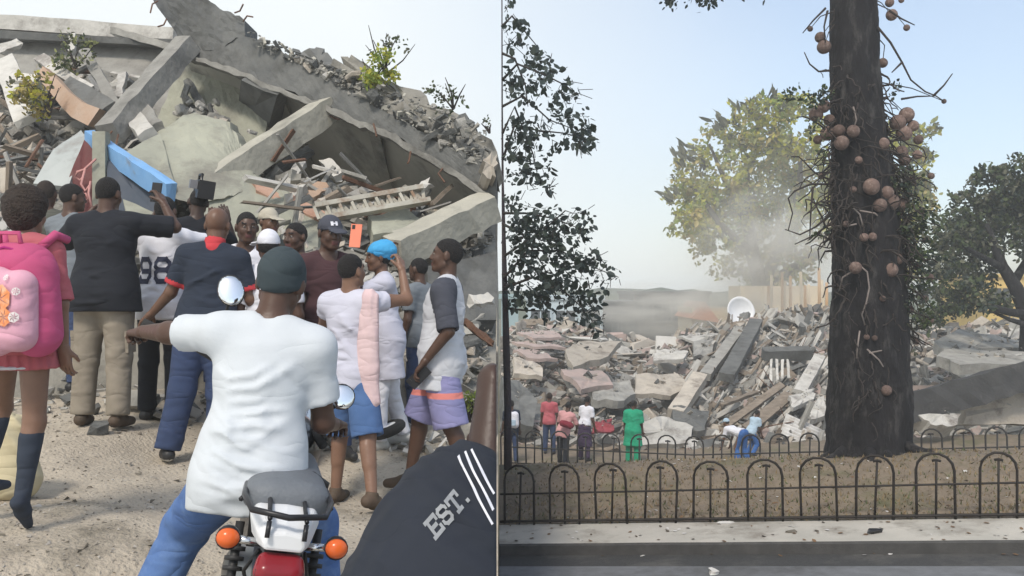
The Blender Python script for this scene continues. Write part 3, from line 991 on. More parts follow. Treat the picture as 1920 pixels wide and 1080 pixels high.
# colonnaded building; warm sun glow is put into the colour of its uprights
cb = empty('colonnaded_building', (*W(1500, 600, 49)[:2], -3.5), 'cream sunlit building behind ragged uprights tinted amber as sunlight left of the trunk', 'building')
b0 = np.array(cb.location)
l, r_ = W(1428, 515, 49) - b0, W(1600, 515, 49) - b0
mb = MB(); mb.box(((l[0] + r_[0]) / 2, 6, l[2] / 2 - .3), (r_[0] - l[0], 3, l[2] - .6)); obj('wall', mb.mesh('wall', bld_cr), cb)
for k in range(15):
    x = l[0] + .12 + (r_[0] - l[0] - .3) * k / 14
    mb = MB(); hh = l[2] + random.uniform(-.9, .45); wv = random.uniform(-.12, .12)
    mb.tube([(0, 0, 0), (wv, 0, hh * .5), (wv * .5, 0, hh)], [.12, .09, .08], 8)
    obj('column', mb.mesh('column', bld_crp if k % 2 else bld_cr, True), cb, (x, .15 + .3 * (k % 3), 0))
for z in (.62,):
    mb = MB(); mb.box(((l[0] + r_[0]) / 2, .25, l[2] * z), (r_[0] - l[0], .08, .10)); obj('cross_rail', mb.mesh('cross_rail', bld_crp), cb)
block('yellow_house', 'yellow sunlit house behind the right hand tree', 'house', 1850, 2010, 520, 62, 7, bld_yel, 1, 3, None, winm)
# satellite dish on a post
dp = W(1385, 586, 44)
dish = empty('satellite_dish', (dp[0], dp[1], W(1385, 640, 44)[2] - .6), 'round white satellite dish standing on the ridge of the far heap', 'satellite dish')
b0 = np.array(dish.location)
V = []; Fs = []
rad = 28 / F * 44; nr, na = 6, 28
for (off, sgn) in ((0, 1),):
    V.append((0, .0, 0))
    for j in range(1, nr + 1):
        rr = rad * j / nr
        for i in range(na):
            a = 2 * math.pi * i / na
            V.append((rr * math.cos(a), -.28 * (j / nr) ** 2, rr * math.sin(a) * 1.02))
for i in range(na):
    Fs.append((0, 1 + (i + 1) % na, 1 + i))
for j in range(nr - 1):
    for i in range(na):
        a = 1 + j * na + i; b = 1 + j * na + (i + 1) % na
        Fs.append((a, b, b + na, a + na))
white_p = M('white_enamel', (.74, .75, .76), (.68, .69, .7), 2, .45)
o = obj('reflector', mesh_from('reflector', V, Fs, white_p, True), dish, dp - b0)
sm = o.modifiers.new('thick', 'SOLIDIFY'); sm.thickness = .03
o.rotation_euler = (R(-14), 0, R(12))
mb = MB(); mb.tube([(0, .15, -.7), (0, .12, dp[2] - b0[2])], .06, 8); mb.tube([(0, .12, dp[2] - b0[2]), (0, 0, dp[2] - b0[2])], .05, 8); obj('mast', mb.mesh('mast', bld_grey2), dish)
mb = MB(); mb.tube([dp - b0 + (0, -.25, -rad * .95), dp - b0 + (.05, -.75, -.05)], .025, 6); mb.sphere(dp - b0 + (.05, -.78, -.03), .07); obj('feed_arm', mb.mesh('feed_arm', bld_grey2), dish)
# ================================================================== the fallen building on the left
cb_root = empty('collapsed_building', (*W(560, 500, 12)[:2], gl(-2.8, 12)), 'collapsed concrete building with a tilted roof slab over a dark hollow', 'building')
PS = lambda n, pts, th, m, **k: pixslab(n, pts, th, m, parent=cb_root, **k)
PBm = lambda n, a, b, w, h, m, **k: pixbar(n, a, b, w, h, m, None, None, parent=cb_root, **k)
# back roof slab with its pale fascia
PS('ceiling_slab', [(-420, 30, 16.4), (335, 76, 14.6), (345, 120, 14.2), (330, 330, 12.6), (160, 330, 12.6), (-420, 190, 14.6)], .35, conc, rough=.015)
PBm('fascia', (-420, 14, 15.8), (338, 70, 14.4), .35, .23, conc_w, seg=14, flat=(0, 0, 1))
PBm('roof_lip', (215, 58, 14.5), (332, 92, 13.9), .18, .10, conc, seg=8, flat=(0, 0, 1))
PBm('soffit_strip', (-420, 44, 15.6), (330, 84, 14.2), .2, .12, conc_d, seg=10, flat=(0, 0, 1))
# the great tilted roof slab: deep edge beam and soffit behind it
ST = lambda n, t, b_, th, m, **k: pixstrip(n, t, b_, th, m, parent=cb_root, **k)
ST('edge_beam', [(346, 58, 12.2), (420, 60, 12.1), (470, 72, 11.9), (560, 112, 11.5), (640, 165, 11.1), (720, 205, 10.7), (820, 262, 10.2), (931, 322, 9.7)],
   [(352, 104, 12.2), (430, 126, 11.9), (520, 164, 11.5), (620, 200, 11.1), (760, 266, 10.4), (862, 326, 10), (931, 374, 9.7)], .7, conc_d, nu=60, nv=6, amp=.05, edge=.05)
ST('edge_beam_lip', [(352, 102, 12.1), (430, 124, 11.8), (520, 162, 11.4), (620, 198, 11.0), (760, 264, 10.3), (862, 324, 9.9), (931, 372, 9.6)],
   [(352, 112, 12.1), (430, 136, 11.8), (520, 174, 11.4), (620, 211, 11.0), (760, 278, 10.3), (862, 338, 9.9), (931, 386, 9.6)], .25, conc, nu=50, nv=2, amp=.03, edge=.04)
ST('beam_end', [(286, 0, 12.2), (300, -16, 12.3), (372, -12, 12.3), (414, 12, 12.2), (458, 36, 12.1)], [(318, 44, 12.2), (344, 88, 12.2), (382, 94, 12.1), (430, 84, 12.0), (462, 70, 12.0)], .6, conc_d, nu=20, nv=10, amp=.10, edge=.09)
ST('roof_soffit', [(348, 100, 12.5), (430, 124, 12.2), (620, 198, 11.4), (760, 264, 10.7), (931, 368, 10.0)], [(400, 262, 14.4), (560, 340, 14), (780, 470, 13.2), (931, 480, 12.6)], .3, conc_s, nu=40, nv=16, amp=.05, edge=.02)
for k, (u0, u1) in enumerate(((.30, .34), (.62, .66))):
    q0, q1 = [(500 + k * 190, 158 + k * 88, 11.8 - k * .8), (522 + k * 190, 168 + k * 88, 11.7 - k * .8)], [(585 + k * 150, 330 + k * 90, 13.5 - k * .5), (603 + k * 150, 340 + k * 90, 13.4 - k * .5)]
    ST('soffit_rib', q0, q1, .2, conc_s, nu=3, nv=12, amp=.03, edge=.02)
PS('cross_beam', [(452, 150, 11.65), (520, 178, 11.4), (496, 262, 12.6), (446, 196, 12.7)], .25, conc_d)
# props that fell with it
PBm('fallen_column', (352, 84, 12.1), (205, 250, 10.6), .26, .26, conc, seg=10, flat=(-.4, -1, .4))
PBm('fallen_beam', (614, 206, 11.2), (392, 352, 9.9), .27, .30, conc_m, seg=12, flat=(-.5, -.7, .7))
PBm('fallen_beam', (931 - 14, 388, 9.7), (738, 474, 9.0), .28, .30, conc_m, seg=10, flat=(-.5, -.7, .7))
ST('inner_wall', [(345, 104, 13), (430, 130, 12.8), (510, 192, 12.4)], [(285, 250, 12.2), (380, 290, 11.8), (480, 320, 11.6)], .3, conc_g, nu=22, nv=16, amp=.08, edge=.06)
PS('back_wall', [(-420, 130, 16.8), (420, 100, 16.4), (931, 330, 16), (931, 720, 16), (-420, 720, 16.8)], .4, conc_s, rough=.02)

GL = 'fallen slabs of the near building'
pixstrip('wall_panel', [(280, 252, 10.6), (360, 212, 11.1), (432, 230, 11), (474, 318, 10.2)], [(300, 372, 9.0), (360, 380, 9.1), (420, 378, 9.3), (470, 350, 9.7)], .3, conc_g, 26, 18, .07, .06, None, 'large olive grey wall panel lying under the slanted column', 'slab')
pixslab('wall_panel', [(212, 300, 9.6), (300, 250, 10.4), (330, 350, 9.2), (316, 420, 8.6), (240, 410, 8.6)], .25, conc_g, 'olive grey wall panel half hidden behind the blue beam', 'slab')
pixstrip('wall_panel', [(356, 372, 9.2), (475, 332, 9.9), (545, 366, 9.6), (600, 412, 9.3)], [(380, 520, 8.3), (460, 528, 8.3), (540, 520, 8.4), (596, 480, 8.8)], .3, conc_g, 28, 16, .07, .06, None, 'broad olive grey wall panel behind the bald man', 'slab')
pixslab('wall_panel', [(470, 332, 9.9), (505, 345, 9.8), (612, 398, 9.35), (600, 412, 9.2), (480, 356, 9.6)], .12, M('brick_red_plaster', (.34, .19, .13), (.42, .27, .2), 5, .9, .5, 20), 'rust red broken wall edge running to the steel truss', 'slab')
pixslab('concrete_slab', [(690, 405, 9.35), (760, 388, 9.6), (790, 410, 9.5), (760, 440, 9.1), (700, 440, 9)], .2, conc_g, 'pale slab showing below the steel truss', 'slab')
pixslab('concrete_slab', [(800, 500, 8.8), (931, 470, 9.4), (931, 600, 8.6), (820, 600, 8.4)], .3, conc_d, 'dark slab in the hollow behind the man in the raglan shirt', 'slab')

# left heap under it
def lheap(px, t):
    D = 7.9 + (6.3 - 3.7 * smooth((px - 470) / 60)) * t
    top = 150 if px < 250 else (150 + (px - 250) * 1.05 if px < 470 else 325 + (px - 470) * .20)
    bot = 560 + max(0, px - 500) * .5
    py = bot + (top - bot) * t ** .8
    return W(px, py, D)
V = []; Fs = []
pxs = list(np.linspace(-460, 930, 150)); ts = list(np.linspace(-.04, 1, 34))
for t in ts:
    for px in pxs:
        p = lheap(px, max(t, 0)) if t >= 0 else np.array((*W(px, 540, 7.7)[:2], gl(W(px, 540, 7.7)[0], 7.7) - .1))
        if t > 0: p[2] += .10 * nz3(p, 1.6, 2) + .07 * nz3(p, 5, 6)
        V.append(p)
n = len(pxs)
for j in range(len(ts) - 1):
    for i in range(n - 1):
        Fs.append((j * n + i, j * n + i + 1, (j + 1) * n + i + 1, (j + 1) * n + i))
tag(obj('rubble_mound', mesh_from('rubble_mound', V, Fs, dust_l)), 'mound of crushed masonry under the tilted roof slab', None, None, 'stuff')
def lpick():
    z = random.random()
    px = random.uniform(-60, 925); t = random.random() ** .9
    if 230 < px < 480 and random.random() < .5: px = random.uniform(-60, 230)
    p = lheap(px, t); p[2] += random.uniform(-.02, .10)
    return p, p[1], px
bits('rubble_fragments', 5200, lpick, .04, .34, [conc, conc_w, conc_b, conc_d, dust_l, dust_l], lambda px, rp: px + rp < 932)
def lpick2():
    px = random.uniform(-440, -50); p = lheap(px, random.random()); p[2] += random.uniform(-.02, .1)
    return p, p[1], px
bits('rubble_fragments', 900, lpick2, .05, .40, [conc, conc_w, conc_b, conc_d, dust_l], lambda px, rp: True)
def fpick():
    D = 6.9 + 1.5 * random.random() ** .7; px = random.uniform(-60, 925)
    X = (px - 960) / F * D
    return np.array((X, D, gl(X, D) + random.uniform(0, .05 + .1 * max(0, D - 7.4)))), D, px
bits('rubble_fragments', 700, fpick, .03, .2, [conc, conc_w, conc_d, dust_l], lambda px, rp: px + rp < 932)
LL = {'concrete_grey': 'grey broken slab in the near heap behind the crowd', 'concrete_beige': 'beige broken slab in the near heap behind the crowd',
      'concrete_whitewashed': 'whitewashed broken slab in the near heap behind the crowd', 'concrete_weathered': 'dark broken slab in the near heap behind the crowd'}
for i in range(120):
    zone = random.random()
    if zone < .5: px, t = random.uniform(-40, 215), random.uniform(.1, 1)
    elif zone < .68: px, t = random.uniform(330, 480), random.uniform(.5, 1)
    else: px, t = random.uniform(500, 915), random.uniform(.0, .9)
    p = lheap(px, t); D = p[1]
    size = random.choice((22, 30, 40, 56)) * random.uniform(.8, 1.2) * D / F
    if px + size * F / D * .9 > 931: continue
    m = random.choices([conc, conc_b, conc_w, conc_d], (.35, .12, .28, .25))[0]
    Rm = rx(random.gauss(25, 22)) @ ry(random.gauss(15, 25)) @ rz(random.uniform(0, 360))
    p[2] += random.uniform(0, .12)
    place('concrete_slab', random.choice(SLABS[m.name]), p, Rm, (size * random.uniform(.9, 1.6), size * random.uniform(.5, .9), random.uniform(.05, .12)), LL[m.name], 'slab', LL[m.name].split(' slab')[0] + ' slabs in the near heap')
for i in range(60):
    t = random.random(); px = 345 + 120 * t + random.gauss(0, 20); py = 195 + 95 * t + random.gauss(0, 22); D = 12.35 - 1.0 * t
    if px > 490: continue
    m = random.choices([conc, conc_w, conc_b, conc_d], (.35, .3, .2, .15))[0]
    s_ = random.uniform(8, 30) * D / F
    place('concrete_lump', random.choice(SLABS[m.name]), W(px, py, D - random.uniform(.0, .15)), rx(random.gauss(30, 30)) @ ry(random.gauss(20, 30)) @ rz(random.uniform(0, 360)), (s_ * random.uniform(.8, 1.7), s_ * .7, s_ * .45),
          'broken lump spilled between the slanted column and the middle beam', 'lump', 'lumps spilled between column and beam')
# named planks and strips of the left heap
PLK = [((8, 112, 13.6), (52, 226, 11.6), .30, .10, conc_w, 'wide pale board sloping down at the left edge', 'board'),
       ((0, 95, 13.8), (38, 80, 13.9), .16, .08, conc_w, 'short pale board lying at the top of the left heap', 'board'),
       ((160, 98, 13), (222, 208, 11.6), .14, .09, conc, 'thin grey post standing slanted left of the long column', 'post'),
       ((138, 66, 13.8), (134, 98, 13.4), .09, .07, conc_w, 'short upright white peg near the back roof fascia', 'post'),
       ((74, 108, 13), (168, 172, 12), .17, .07, conc_w, 'pale plank slanting over the green bush', 'plank'),
       ((125, 158, 12.2), (206, 206, 11.5), .24, .12, conc_d, 'dark curved looking plank above the orange strip', 'plank'),
       ((30, 148, 12.6), (92, 152, 12.4), .13, .09, conc_w, 'level pale strip above the yellow bush', 'board'),
       ((36, 162, 12.4), (62, 216, 11.7), .08, .06, conc_w, 'narrow upright pale strip left of the yellow bush', 'board'),
       ((250, 222, 11), (278, 254, 10.4), .20, .12, conc_w, 'pale short block lying at the foot of the long column', 'block'),
       ((268, 206, 11.1), (296, 240, 10.7), .15, .12, conc, 'grey short block lying right of the pale one at the column foot', 'block'),
       ((352, 152, 12.5), (384, 208, 12), .10, .05, conc_d, 'dark strip hanging on the olive inner wall', 'strip'),
       ((232, 140, 12.6), (222, 188, 11.9), .10, .08, conc_w, 'pale stub leaning against the long column', 'post'),
       ((536, 352, 10.2), (566, 306, 10.8), .11, .08, conc_w, 'pale stick standing in the dark hollow', 'stick'),
       ((610, 304, 11), (636, 332, 10.6), .13, .10, conc_w, 'pale peg near the top of the dark hollow', 'stick'),
       ((500, 330, 10.6), (582, 282, 11.2), .10, .10, conc_d, 'dark bar slanting under the middle fallen beam', 'bar'),
       ((575, 372, 9.9), (610, 350, 10.1), .16, .10, terra, 'orange tile fragment in the dark hollow', 'tile fragment'),
       ((772, 362, 9.9), (806, 344, 10.0), .09, .07, conc_w, 'pale stub at the right end of the truss', 'stick'),
       ((872, 604, 7.9), (930 - 8, 646, 7.9), .05, .05, rust_m, 'thin dark pipe lying at the right edge of the forecourt', 'pipe'),
       ((880, 566, 8.2), (922, 560, 8.3), .10, .07, conc_w, 'pale broken strip behind the man in the raglan shirt', 'board'),
       ((226, 744, 7.2), (290, 758, 7.1), .14, .08, conc, 'grey kerb piece lying behind the crowd feet', 'block')]
for a, b, w, h, m, lb, ct in PLK:
    pixbar({'board': 'broken_board', 'post': 'broken_post', 'plank': 'plank', 'block': 'concrete_block', 'strip': 'concrete_strip', 'stick': 'stick', 'bar': 'steel_bar',
            'tile fragment': 'tile_fragment', 'pipe': 'pipe'}[ct], a, b, w, h, m, lb, ct, flat=(0, -1, .6), seg=6)
for i in range(135):
    px, py = (random.uniform(490, 900), 0) if i < 75 else (random.uniform(-20, 200), 0)
    t = random.uniform(.35, 1.0)
    p = lheap(px, t); D = p[1] - random.uniform(0, .4)
    if 570 < px < 830 and D < 9.75: D = 9.75
    L = random.uniform(.22, .75)
    if px + L * F / D > 925: continue
    mk = random.choice(('concrete_grey', 'weathered_timber', 'concrete_whitewashed', 'concrete_weathered', 'rusty_steel'))
    Rm = rz(random.gauss(25, 45)) @ ry(random.gauss(-5, 32)) @ rx(random.uniform(-40, 40))
    w = random.uniform(.02, .075)
    lb = {'concrete_grey': 'narrow grey concrete splinter', 'weathered_timber': 'brown timber splinter', 'concrete_whitewashed': 'narrow pale splinter', 'concrete_weathered': 'narrow dark splinter', 'rusty_steel': 'rusty bent bar'}[mk] + ' sticking out of the near heap'
    place('splinter', random.choice(BARS[mk]), (p[0], D, p[2] + random.uniform(.03, .22 if px < 480 else .5)), Rm, (L, w, w * random.uniform(.4, 1)), lb, 'splinter', lb.split(' sticking')[0] + 's in the near heap')
# curved orange strip
mb = MB()
pts = [W(80, 136, 12.4), W(104, 160, 12.1), W(128, 188, 11.8), W(150, 208, 11.5), W(182, 222, 11.3)]
V = []; Fs = []
for i, p in enumerate(pts):
    w = .14 + .02 * i
    for (y, z) in ((-1, -.3), (1, -.3), (1, .3), (-1, .3)):
        V.append(p + np.array((.55, 0, .8)) * y * w * .6 + np.array((0, 1, 0)) * z * .3)
for i in range(len(pts) - 1):
    for k in range(4):
        Fs.append((i * 4 + k, i * 4 + 4 + k, i * 4 + 4 + (k + 1) % 4, i * 4 + (k + 1) % 4))
Fs += [(0, 1, 2, 3), tuple(range(len(V) - 1, len(V) - 5, -1))]
c = np.mean(V, 0)
tag(obj('curved_strip', mesh_from('curved_strip', np.array(V) - c, Fs, terra), None, c), 'curved orange brown strip arching over the left heap', 'strip')

# blue beam, leaning board, red scroll gate, dark shed opening
pixbar('steel_beam', (168, 262, 9.4), (322, 362, 8.6), .10, .19, blue_p, 'bright blue steel beam sloping above the crowd', 'beam', flat=(0, -.25, 1), seg=10, jag=.006)
pixslab('board', [(152, 244, 9.6), (164, 258, 9.5), (128, 350, 9.0), (62, 344, 9.1), (100, 280, 9.4)], .06, pale_board, 'pale grey board leaning left of the red gate', 'board', rough=.006)
gate = empty('iron_gate', (*W(150, 420, 8.9)[:2], gl(-4.2, 8.9)), 'red iron gate with rose coloured scrolls behind the crowd', 'gate')
b0 = np.array(gate.location)
pixslab('gate_panel', [(158, 262, 9.25), (178, 285, 9.2), (176, 420, 9.0), (112, 420, 9.0), (130, 330, 9.1)], .04, red_m, parent=gate, rough=.004)
def scroll(pts, r=.012, name='scroll'):
    mb = MB(); mb.tube([W(*p) - b0 for p in pts], r, 6); obj(name, mb.mesh(name, rose_m, True), gate)
scroll([(180, 298, 9.0), (158, 318, 9.0), (145, 322, 9.0), (141, 332, 9.0), (150, 338, 9.0), (158, 330, 9.0)])
scroll([(160, 316, 8.98), (152, 345, 8.96), (160, 358, 8.95), (168, 348, 8.95)])
scroll([(150, 352, 8.95), (146, 372, 8.93), (156, 382, 8.92), (166, 372, 8.92), (160, 362, 8.92)])
scroll([(170, 340, 8.97), (166, 362, 8.93), (172, 388, 8.9)])
mb = MB()
mb.box(W(190, 360, 9.1) - b0, (.13, .12, 1.2)); obj('gate_post', mb.mesh('gate_post', conc_g), gate)
pixslab('shade_sheet', [(200, 300, 9.1), (232, 296, 9.2), (300, 348, 8.9), (310, 420, 8.7), (206, 420, 8.8)], .05, M('dark_opening_shade', (.035, .05, .075), (.06, .07, .09), 3, .6), 'dark sheet standing in for the shaded opening under the blue beam', 'shade sheet', rough=.01)  # dark sheet stands in for the shade inside the shed opening

# steel lattice truss
tr = empty('steel_truss', tuple(W(700, 385, 9.2)), 'pale steel lattice truss fallen in front of the dark hollow', 'truss')
b0 = np.array(tr.location)
a0, a1 = W(590, 388, 9.1), W(792, 352, 9.5)
l0, l1 = W(600, 412, 9.05), W(806, 376, 9.45)
for nm, p, q in (('upper_chord', a0, a1), ('lower_chord', l0, l1)):
    x = q - p
    Fm = frame_from(x, (0, -1, .3)); mb = MB()
    mb.box((p + q) / 2 - b0, (np.linalg.norm(x), .05, .10), Fm); obj(nm, mb.mesh(nm, steel_p), tr)
N = 9
for i in range(N):
    t0, t1 = i / N, (i + 1) / N
    p = a0 + (a1 - a0) * t0; q = l0 + (l1 - l0) * (t0 + t1) / 2; q2 = a0 + (a1 - a0) * t1
    for (s_, e_) in ((p, q), (q, q2)):
        mb = MB(); mb.box((s_ + e_) / 2 - b0 + np.array((0, .03, 0)), (np.linalg.norm(e_ - s_), .035, .05), frame_from(e_ - s_, (0, -1, .1)))
        obj('lattice_bar', mb.mesh('lattice_bar', steel_p), tr)
    mb = MB(); mb.box((p + l0 + (l1 - l0) * t0) / 2 - b0 - np.array((0, .02, 0)), (np.linalg.norm(p - l0 - (l1 - l0) * t0), .03, .045), frame_from(l0 + (l1 - l0) * t0 - p, (0, -1, .1)))
    obj('lattice_bar', mb.mesh('lattice_bar', steel_p), tr)

# broken parapet and stones along the top of the tilted roof
TOPP = [(470, 70, 11.9), (560, 112, 11.6), (640, 150, 11.2), (720, 190, 10.8), (820, 240, 10.3), (915, 296, 9.9)]
def top_at(t):
    k = t * (len(TOPP) - 1); i = min(int(k), len(TOPP) - 2); f = k - i
    return tuple(TOPP[i][j] * (1 - f) + TOPP[i + 1][j] * f for j in range(3))
pixslab('masonry_lump', [(552, 108, 11.8), (566, 98, 11.9), (590, 91, 11.9), (608, 98, 11.9), (626, 120, 11.7), (640, 150, 11.5), (600, 140, 11.5)], .5, conc_d, 'dark domed masonry lump on top of the tilted roof', 'masonry', rough=.05)
pixslab('parapet', [(620, 122, 11.4), (652, 106, 11.5), (682, 116, 11.4), (720, 150, 11.1), (800, 180, 10.8), (870, 220, 10.5), (922, 262, 10.1), (928, 318, 9.8), (820, 258, 10.3), (720, 205, 10.8), (630, 155, 11.2)], .4, dust_l, 'crumbled parapet running along the top of the tilted roof', 'parapet', rough=.07, sub=4)
for i in range(64):
    t = random.random() ** .8
    px, py, D = top_at(t)
    lift = random.uniform(-52, 34) if t > .3 else random.uniform(-10, 8)
    s_ = 7 * 4.2 ** (random.random() ** 1.4) * D / F
    if px + s_ * F / D > 930: continue
    m = random.choices([conc_d, conc, conc_w, conc_b], (.6, .28, .06, .06))[0]
    p = W(px, py + lift * (t if t > .3 else 1) + 4, D - .12)
    place('roof_stone', random.choice(SLABS[m.name]), p, rx(random.gauss(0, 40)) @ ry(random.gauss(28, 30)) @ rz(random.uniform(0, 360)), (s_ * random.uniform(.8, 1.7), s_ * random.uniform(.6, 1.0), s_ * random.uniform(.25, .7)),
          'loose broken stone lying on the tilted roof slab', 'stone', 'loose stones on the tilted roof')
pixslab('roof_stone', [(905, 300, 9.55), (922, 286, 9.6), (930, 300, 9.6), (930, 332, 9.5), (914, 334, 9.5)], .3, conc_b, 'cream boulder at the right end of the tilted roof', 'stone', rough=.04)
def rpick():
    t = random.random() ** .8; px, py, D = top_at(t)
    return W(px + random.uniform(-10, 10), py + random.uniform(-48, 26) * (t if t > .3 else .25), D - .14), D, px
bits('rubble_fragments', 380, rpick, .03, .15, [conc, conc_d, conc_d, conc_s, dust_l], lambda px, rp: px + rp < 931)
for i, (px, py, D, dx, dy) in enumerate([(296, 2, 12.1, -14, 22), (312, 36, 12.1, -16, 14), (456, 40, 12, 18, -8), (440, 24, 12, 16, -16), (398, 352, 9.8, -22, 8), (404, 340, 9.8, -20, -4), (744, 470, 8.9, -22, 10), (748, 458, 8.9, -24, 2),
                                         (210, 246, 10.5, -12, 16), (222, 252, 10.5, -4, 20), (560, 330, 10.8, 10, 26), (612, 214, 11.1, 24, 10), (700, 232, 10.6, 6, 24), (830, 316, 10, 4, 26), (770, 284, 10.2, -6, 22)]):
    a, b = W(px, py, D), W(px + dx, py + dy, D - .15)
    mb = MB(); mb.tube([a, (a + b) / 2 + np.array((random.gauss(0, .03), 0, random.gauss(0, .03))), b], .011, 5); part_world('reinforcing_bar', mb.mesh('reinforcing_bar', rust_m), cb_root)
tyre_m = M('tyre_rubber', (.02, .02, .02), (.035, .034, .033), 9, .85)
def torus(R0, r0, nu=28, nv=10):
    V = []; Fs = []
    for i in range(nu):
        a = 2 * math.pi * i / nu
        for j in range(nv):
            b = 2 * math.pi * j / nv
            V.append((0 + r0 * .9 * math.sin(b), (R0 + r0 * math.cos(b)) * math.cos(a), (R0 + r0 * math.cos(b)) * math.sin(a)))
    for i in range(nu):
        for j in range(nv):
            Fs.append((i * nv + j, ((i + 1) % nu) * nv + j, ((i + 1) % nu) * nv + (j + 1) % nv, i * nv + (j + 1) % nv))
    return V, Fs
p = W(727, 805, 7.0)
ty = empty('old_tyre', p, 'old tyre with a white rim lying between the walkers', 'tyre')
V, Fs = torus(.10, .045)
o = obj('tyre', mesh_from('tyre', V, Fs, tyre_m, True), ty); o.rotation_euler = (0, R(70), R(20))
mb = MB(); mb.tube([(-.03, 0, 0), (.03, 0, 0)], .075, 14); o = obj('rim', mb.mesh('rim', white_p), ty); o.rotation_euler = (0, R(70), R(20))
p = W(186, 802, 6.2)
o = place('mud_clod', SLABS['concrete_weathered'][1], (p[0], p[1], gl(p[0], p[1]) + .03), rz(30) @ rx(20), (.13, .09, .09), 'dark clod of mud on the gravel behind the girl', 'clod')
# ================================================================== trees and plants
bark_d = M('dark_bark', (.015, .0135, .015), (.008, .0075, .009), 3.0, .95, 1.0, 16, (.062, .058, .055), 3.5, stretch=(1.5, 1.5, .5), spot_at=.6)
bark_g = M('grey_bark', (.09, .08, .07), (.05, .045, .04), 6, .95, .8, 30)
twig_m = M('twig', (.045, .036, .032), (.03, .025, .022), 10, .9)
vine_m = M('pale_vine', (.26, .22, .20), (.17, .145, .13), 10, .9)
fruit_m = M('cannonball_rind', (.19, .128, .105), (.115, .078, .066), 5, .9, .6, 26, (.27, .205, .175), 3, .3)
lf_dark = M('leaf_dark', (.030, .045, .028), (.022, .034, .030), 5, .6, trans=.18)
lf_blue = M('leaf_blue_green', (.040, .055, .052), (.028, .042, .040), 5, .6, trans=.18)
lf_yel = M('leaf_yellow_green', (.52, .47, .07), (.34, .38, .06), 3, .7, trans=.38)
lf_ochre = M('leaf_ochre', (.52, .43, .17), (.42, .34, .13), 3, .7, trans=.35)
lf_grn = M('leaf_mid_green', (.085, .11, .042), (.055, .08, .036), 3, .7, trans=.3)
lf_gry = M('leaf_grey_green', (.15, .15, .10), (.11, .115, .08), 3, .8, trans=.25)
lf_pale = M('leaf_pale', (.36, .37, .16), (.27, .29, .12), 3, .7, trans=.38)
lf_brt = M('leaf_bright', (.30, .36, .08), (.22, .30, .06), 3, .7, trans=.4)

def leaf_geo(c, d, nrm, L, w):
    """6-sided leaf with a fold: 4 quads' worth of verts"""
    d = unit(d); s_ = unit(np.cross(nrm, d)); n_ = np.cross(d, s_)
    c = np.array(c)
    return [c, c + d * L * .35 + s_ * w * .5 + n_ * w * .12, c + d * L * .75 + s_ * w * .36 + n_ * w * .08, c + d * L,
            c + d * L * .75 - s_ * w * .36 + n_ * w * .08, c + d * L * .35 - s_ * w * .5 + n_ * w * .12]
LEAF_F = [(0, 1, 2, 3), (0, 3, 4, 5)]
def leaf_mesh(name, mat, L=1.0, w=.62):
    return mesh_from(name, leaf_geo((0, 0, 0), (1, 0, 0), (0, 0, 1), L, w), LEAF_F, mat)

def rdir():
    return unit((random.gauss(0, 1), random.gauss(0, 1), random.gauss(0, 1)))

def crown(name, blobs, n, size, mats, weights, root, kind='stuff', clump=7, limit=None, squash=1.0):
    """leafy mass: many small clumps of leaf faces spread through the volume of the blobs [(center, radius)]"""
    V = []; Fs = []; MI = []
    vol = np.array([b[1] ** 2.2 for b in blobs]); vol = vol / vol.sum()
    for q in range(n):
        bi = rng.choice(len(blobs), p=vol)
        c, r = blobs[bi]
        d = rdir(); rr = r * (random.random() ** .38)
        p = c + d * rr * np.array((1, 1, squash))
        if nz3(p, 1.1 / max(size * 4, .1), 4) < -.18: continue         # gaps between the clumps
        mi = random.choices(range(len(mats)), weights)[0]
        main = unit(d + rdir() * .9 + np.array((0, 0, -.15)))
        for k in range(clump):
            dd = unit(main + rdir() * 1.0)
            L = size * random.uniform(.6, 1.3)
            pp = p + rdir() * size * random.uniform(0, 1.4)
            if limit is not None and not limit(pp, L): continue
            o = len(V)
            V += leaf_geo(pp, dd, rdir(), L, L * .6)
            Fs += [tuple(o + a for a in f) for f in LEAF_F]
            m2 = mi if random.random() < .8 else random.choices(range(len(mats)), weights)[0]
            MI += [m2, m2]
    o = part_world(name, mesh_from(name, V, Fs, mats, False, MI), root)
    if kind: o['kind'] = kind
    return o

def limbs(root, mat, paths, name='limb'):
    for pts, rs in paths:
        mb = MB(); mb.tube(pts, rs, 7)
        part_world(name, mb.mesh(name, mat, True), root)

# ---- the big hazy tree behind the heap
D = 58.0
b = W(1430, 640, D)
t1 = empty('broad_tree', (b[0], b[1], -3.5), 'tall hazy yellow green tree behind the satellite dish and columns', 'tree')
mb = MB()
tp = [np.array((b[0], D, -3.5)), W(1432, 620, D), W(1428, 540, D), W(1410, 470, D), W(1400, 380, D), W(1400, 290, D)]
mb.tube(tp, [.8, .62, .55, .45, .3, .15], 9)
part_world('trunk', mb.mesh('trunk', bark_g, True), t1)
limbs(t1, bark_g, [([W(1428, 540, D), W(1470, 450, D - .5), W(1500, 340, D - 1), W(1500, 260, D)], [.42, .32, .2, .08]),
                   ([W(1412, 480, D), W(1350, 420, D - 1), W(1300, 350, D)], [.34, .22, .08]),
                   ([W(1428, 540, D), W(1560, 460, D + .5), W(1680, 360, D + 1), W(1715, 290, D)], [.4, .3, .2, .08]),
                   ([W(1405, 430, D), W(1360, 340, D + 1), W(1330, 270, D)], [.28, .18, .07])])
def PB(px, py, r, D, dy=0):
    return (W(px, py, D + dy), r / F * D)
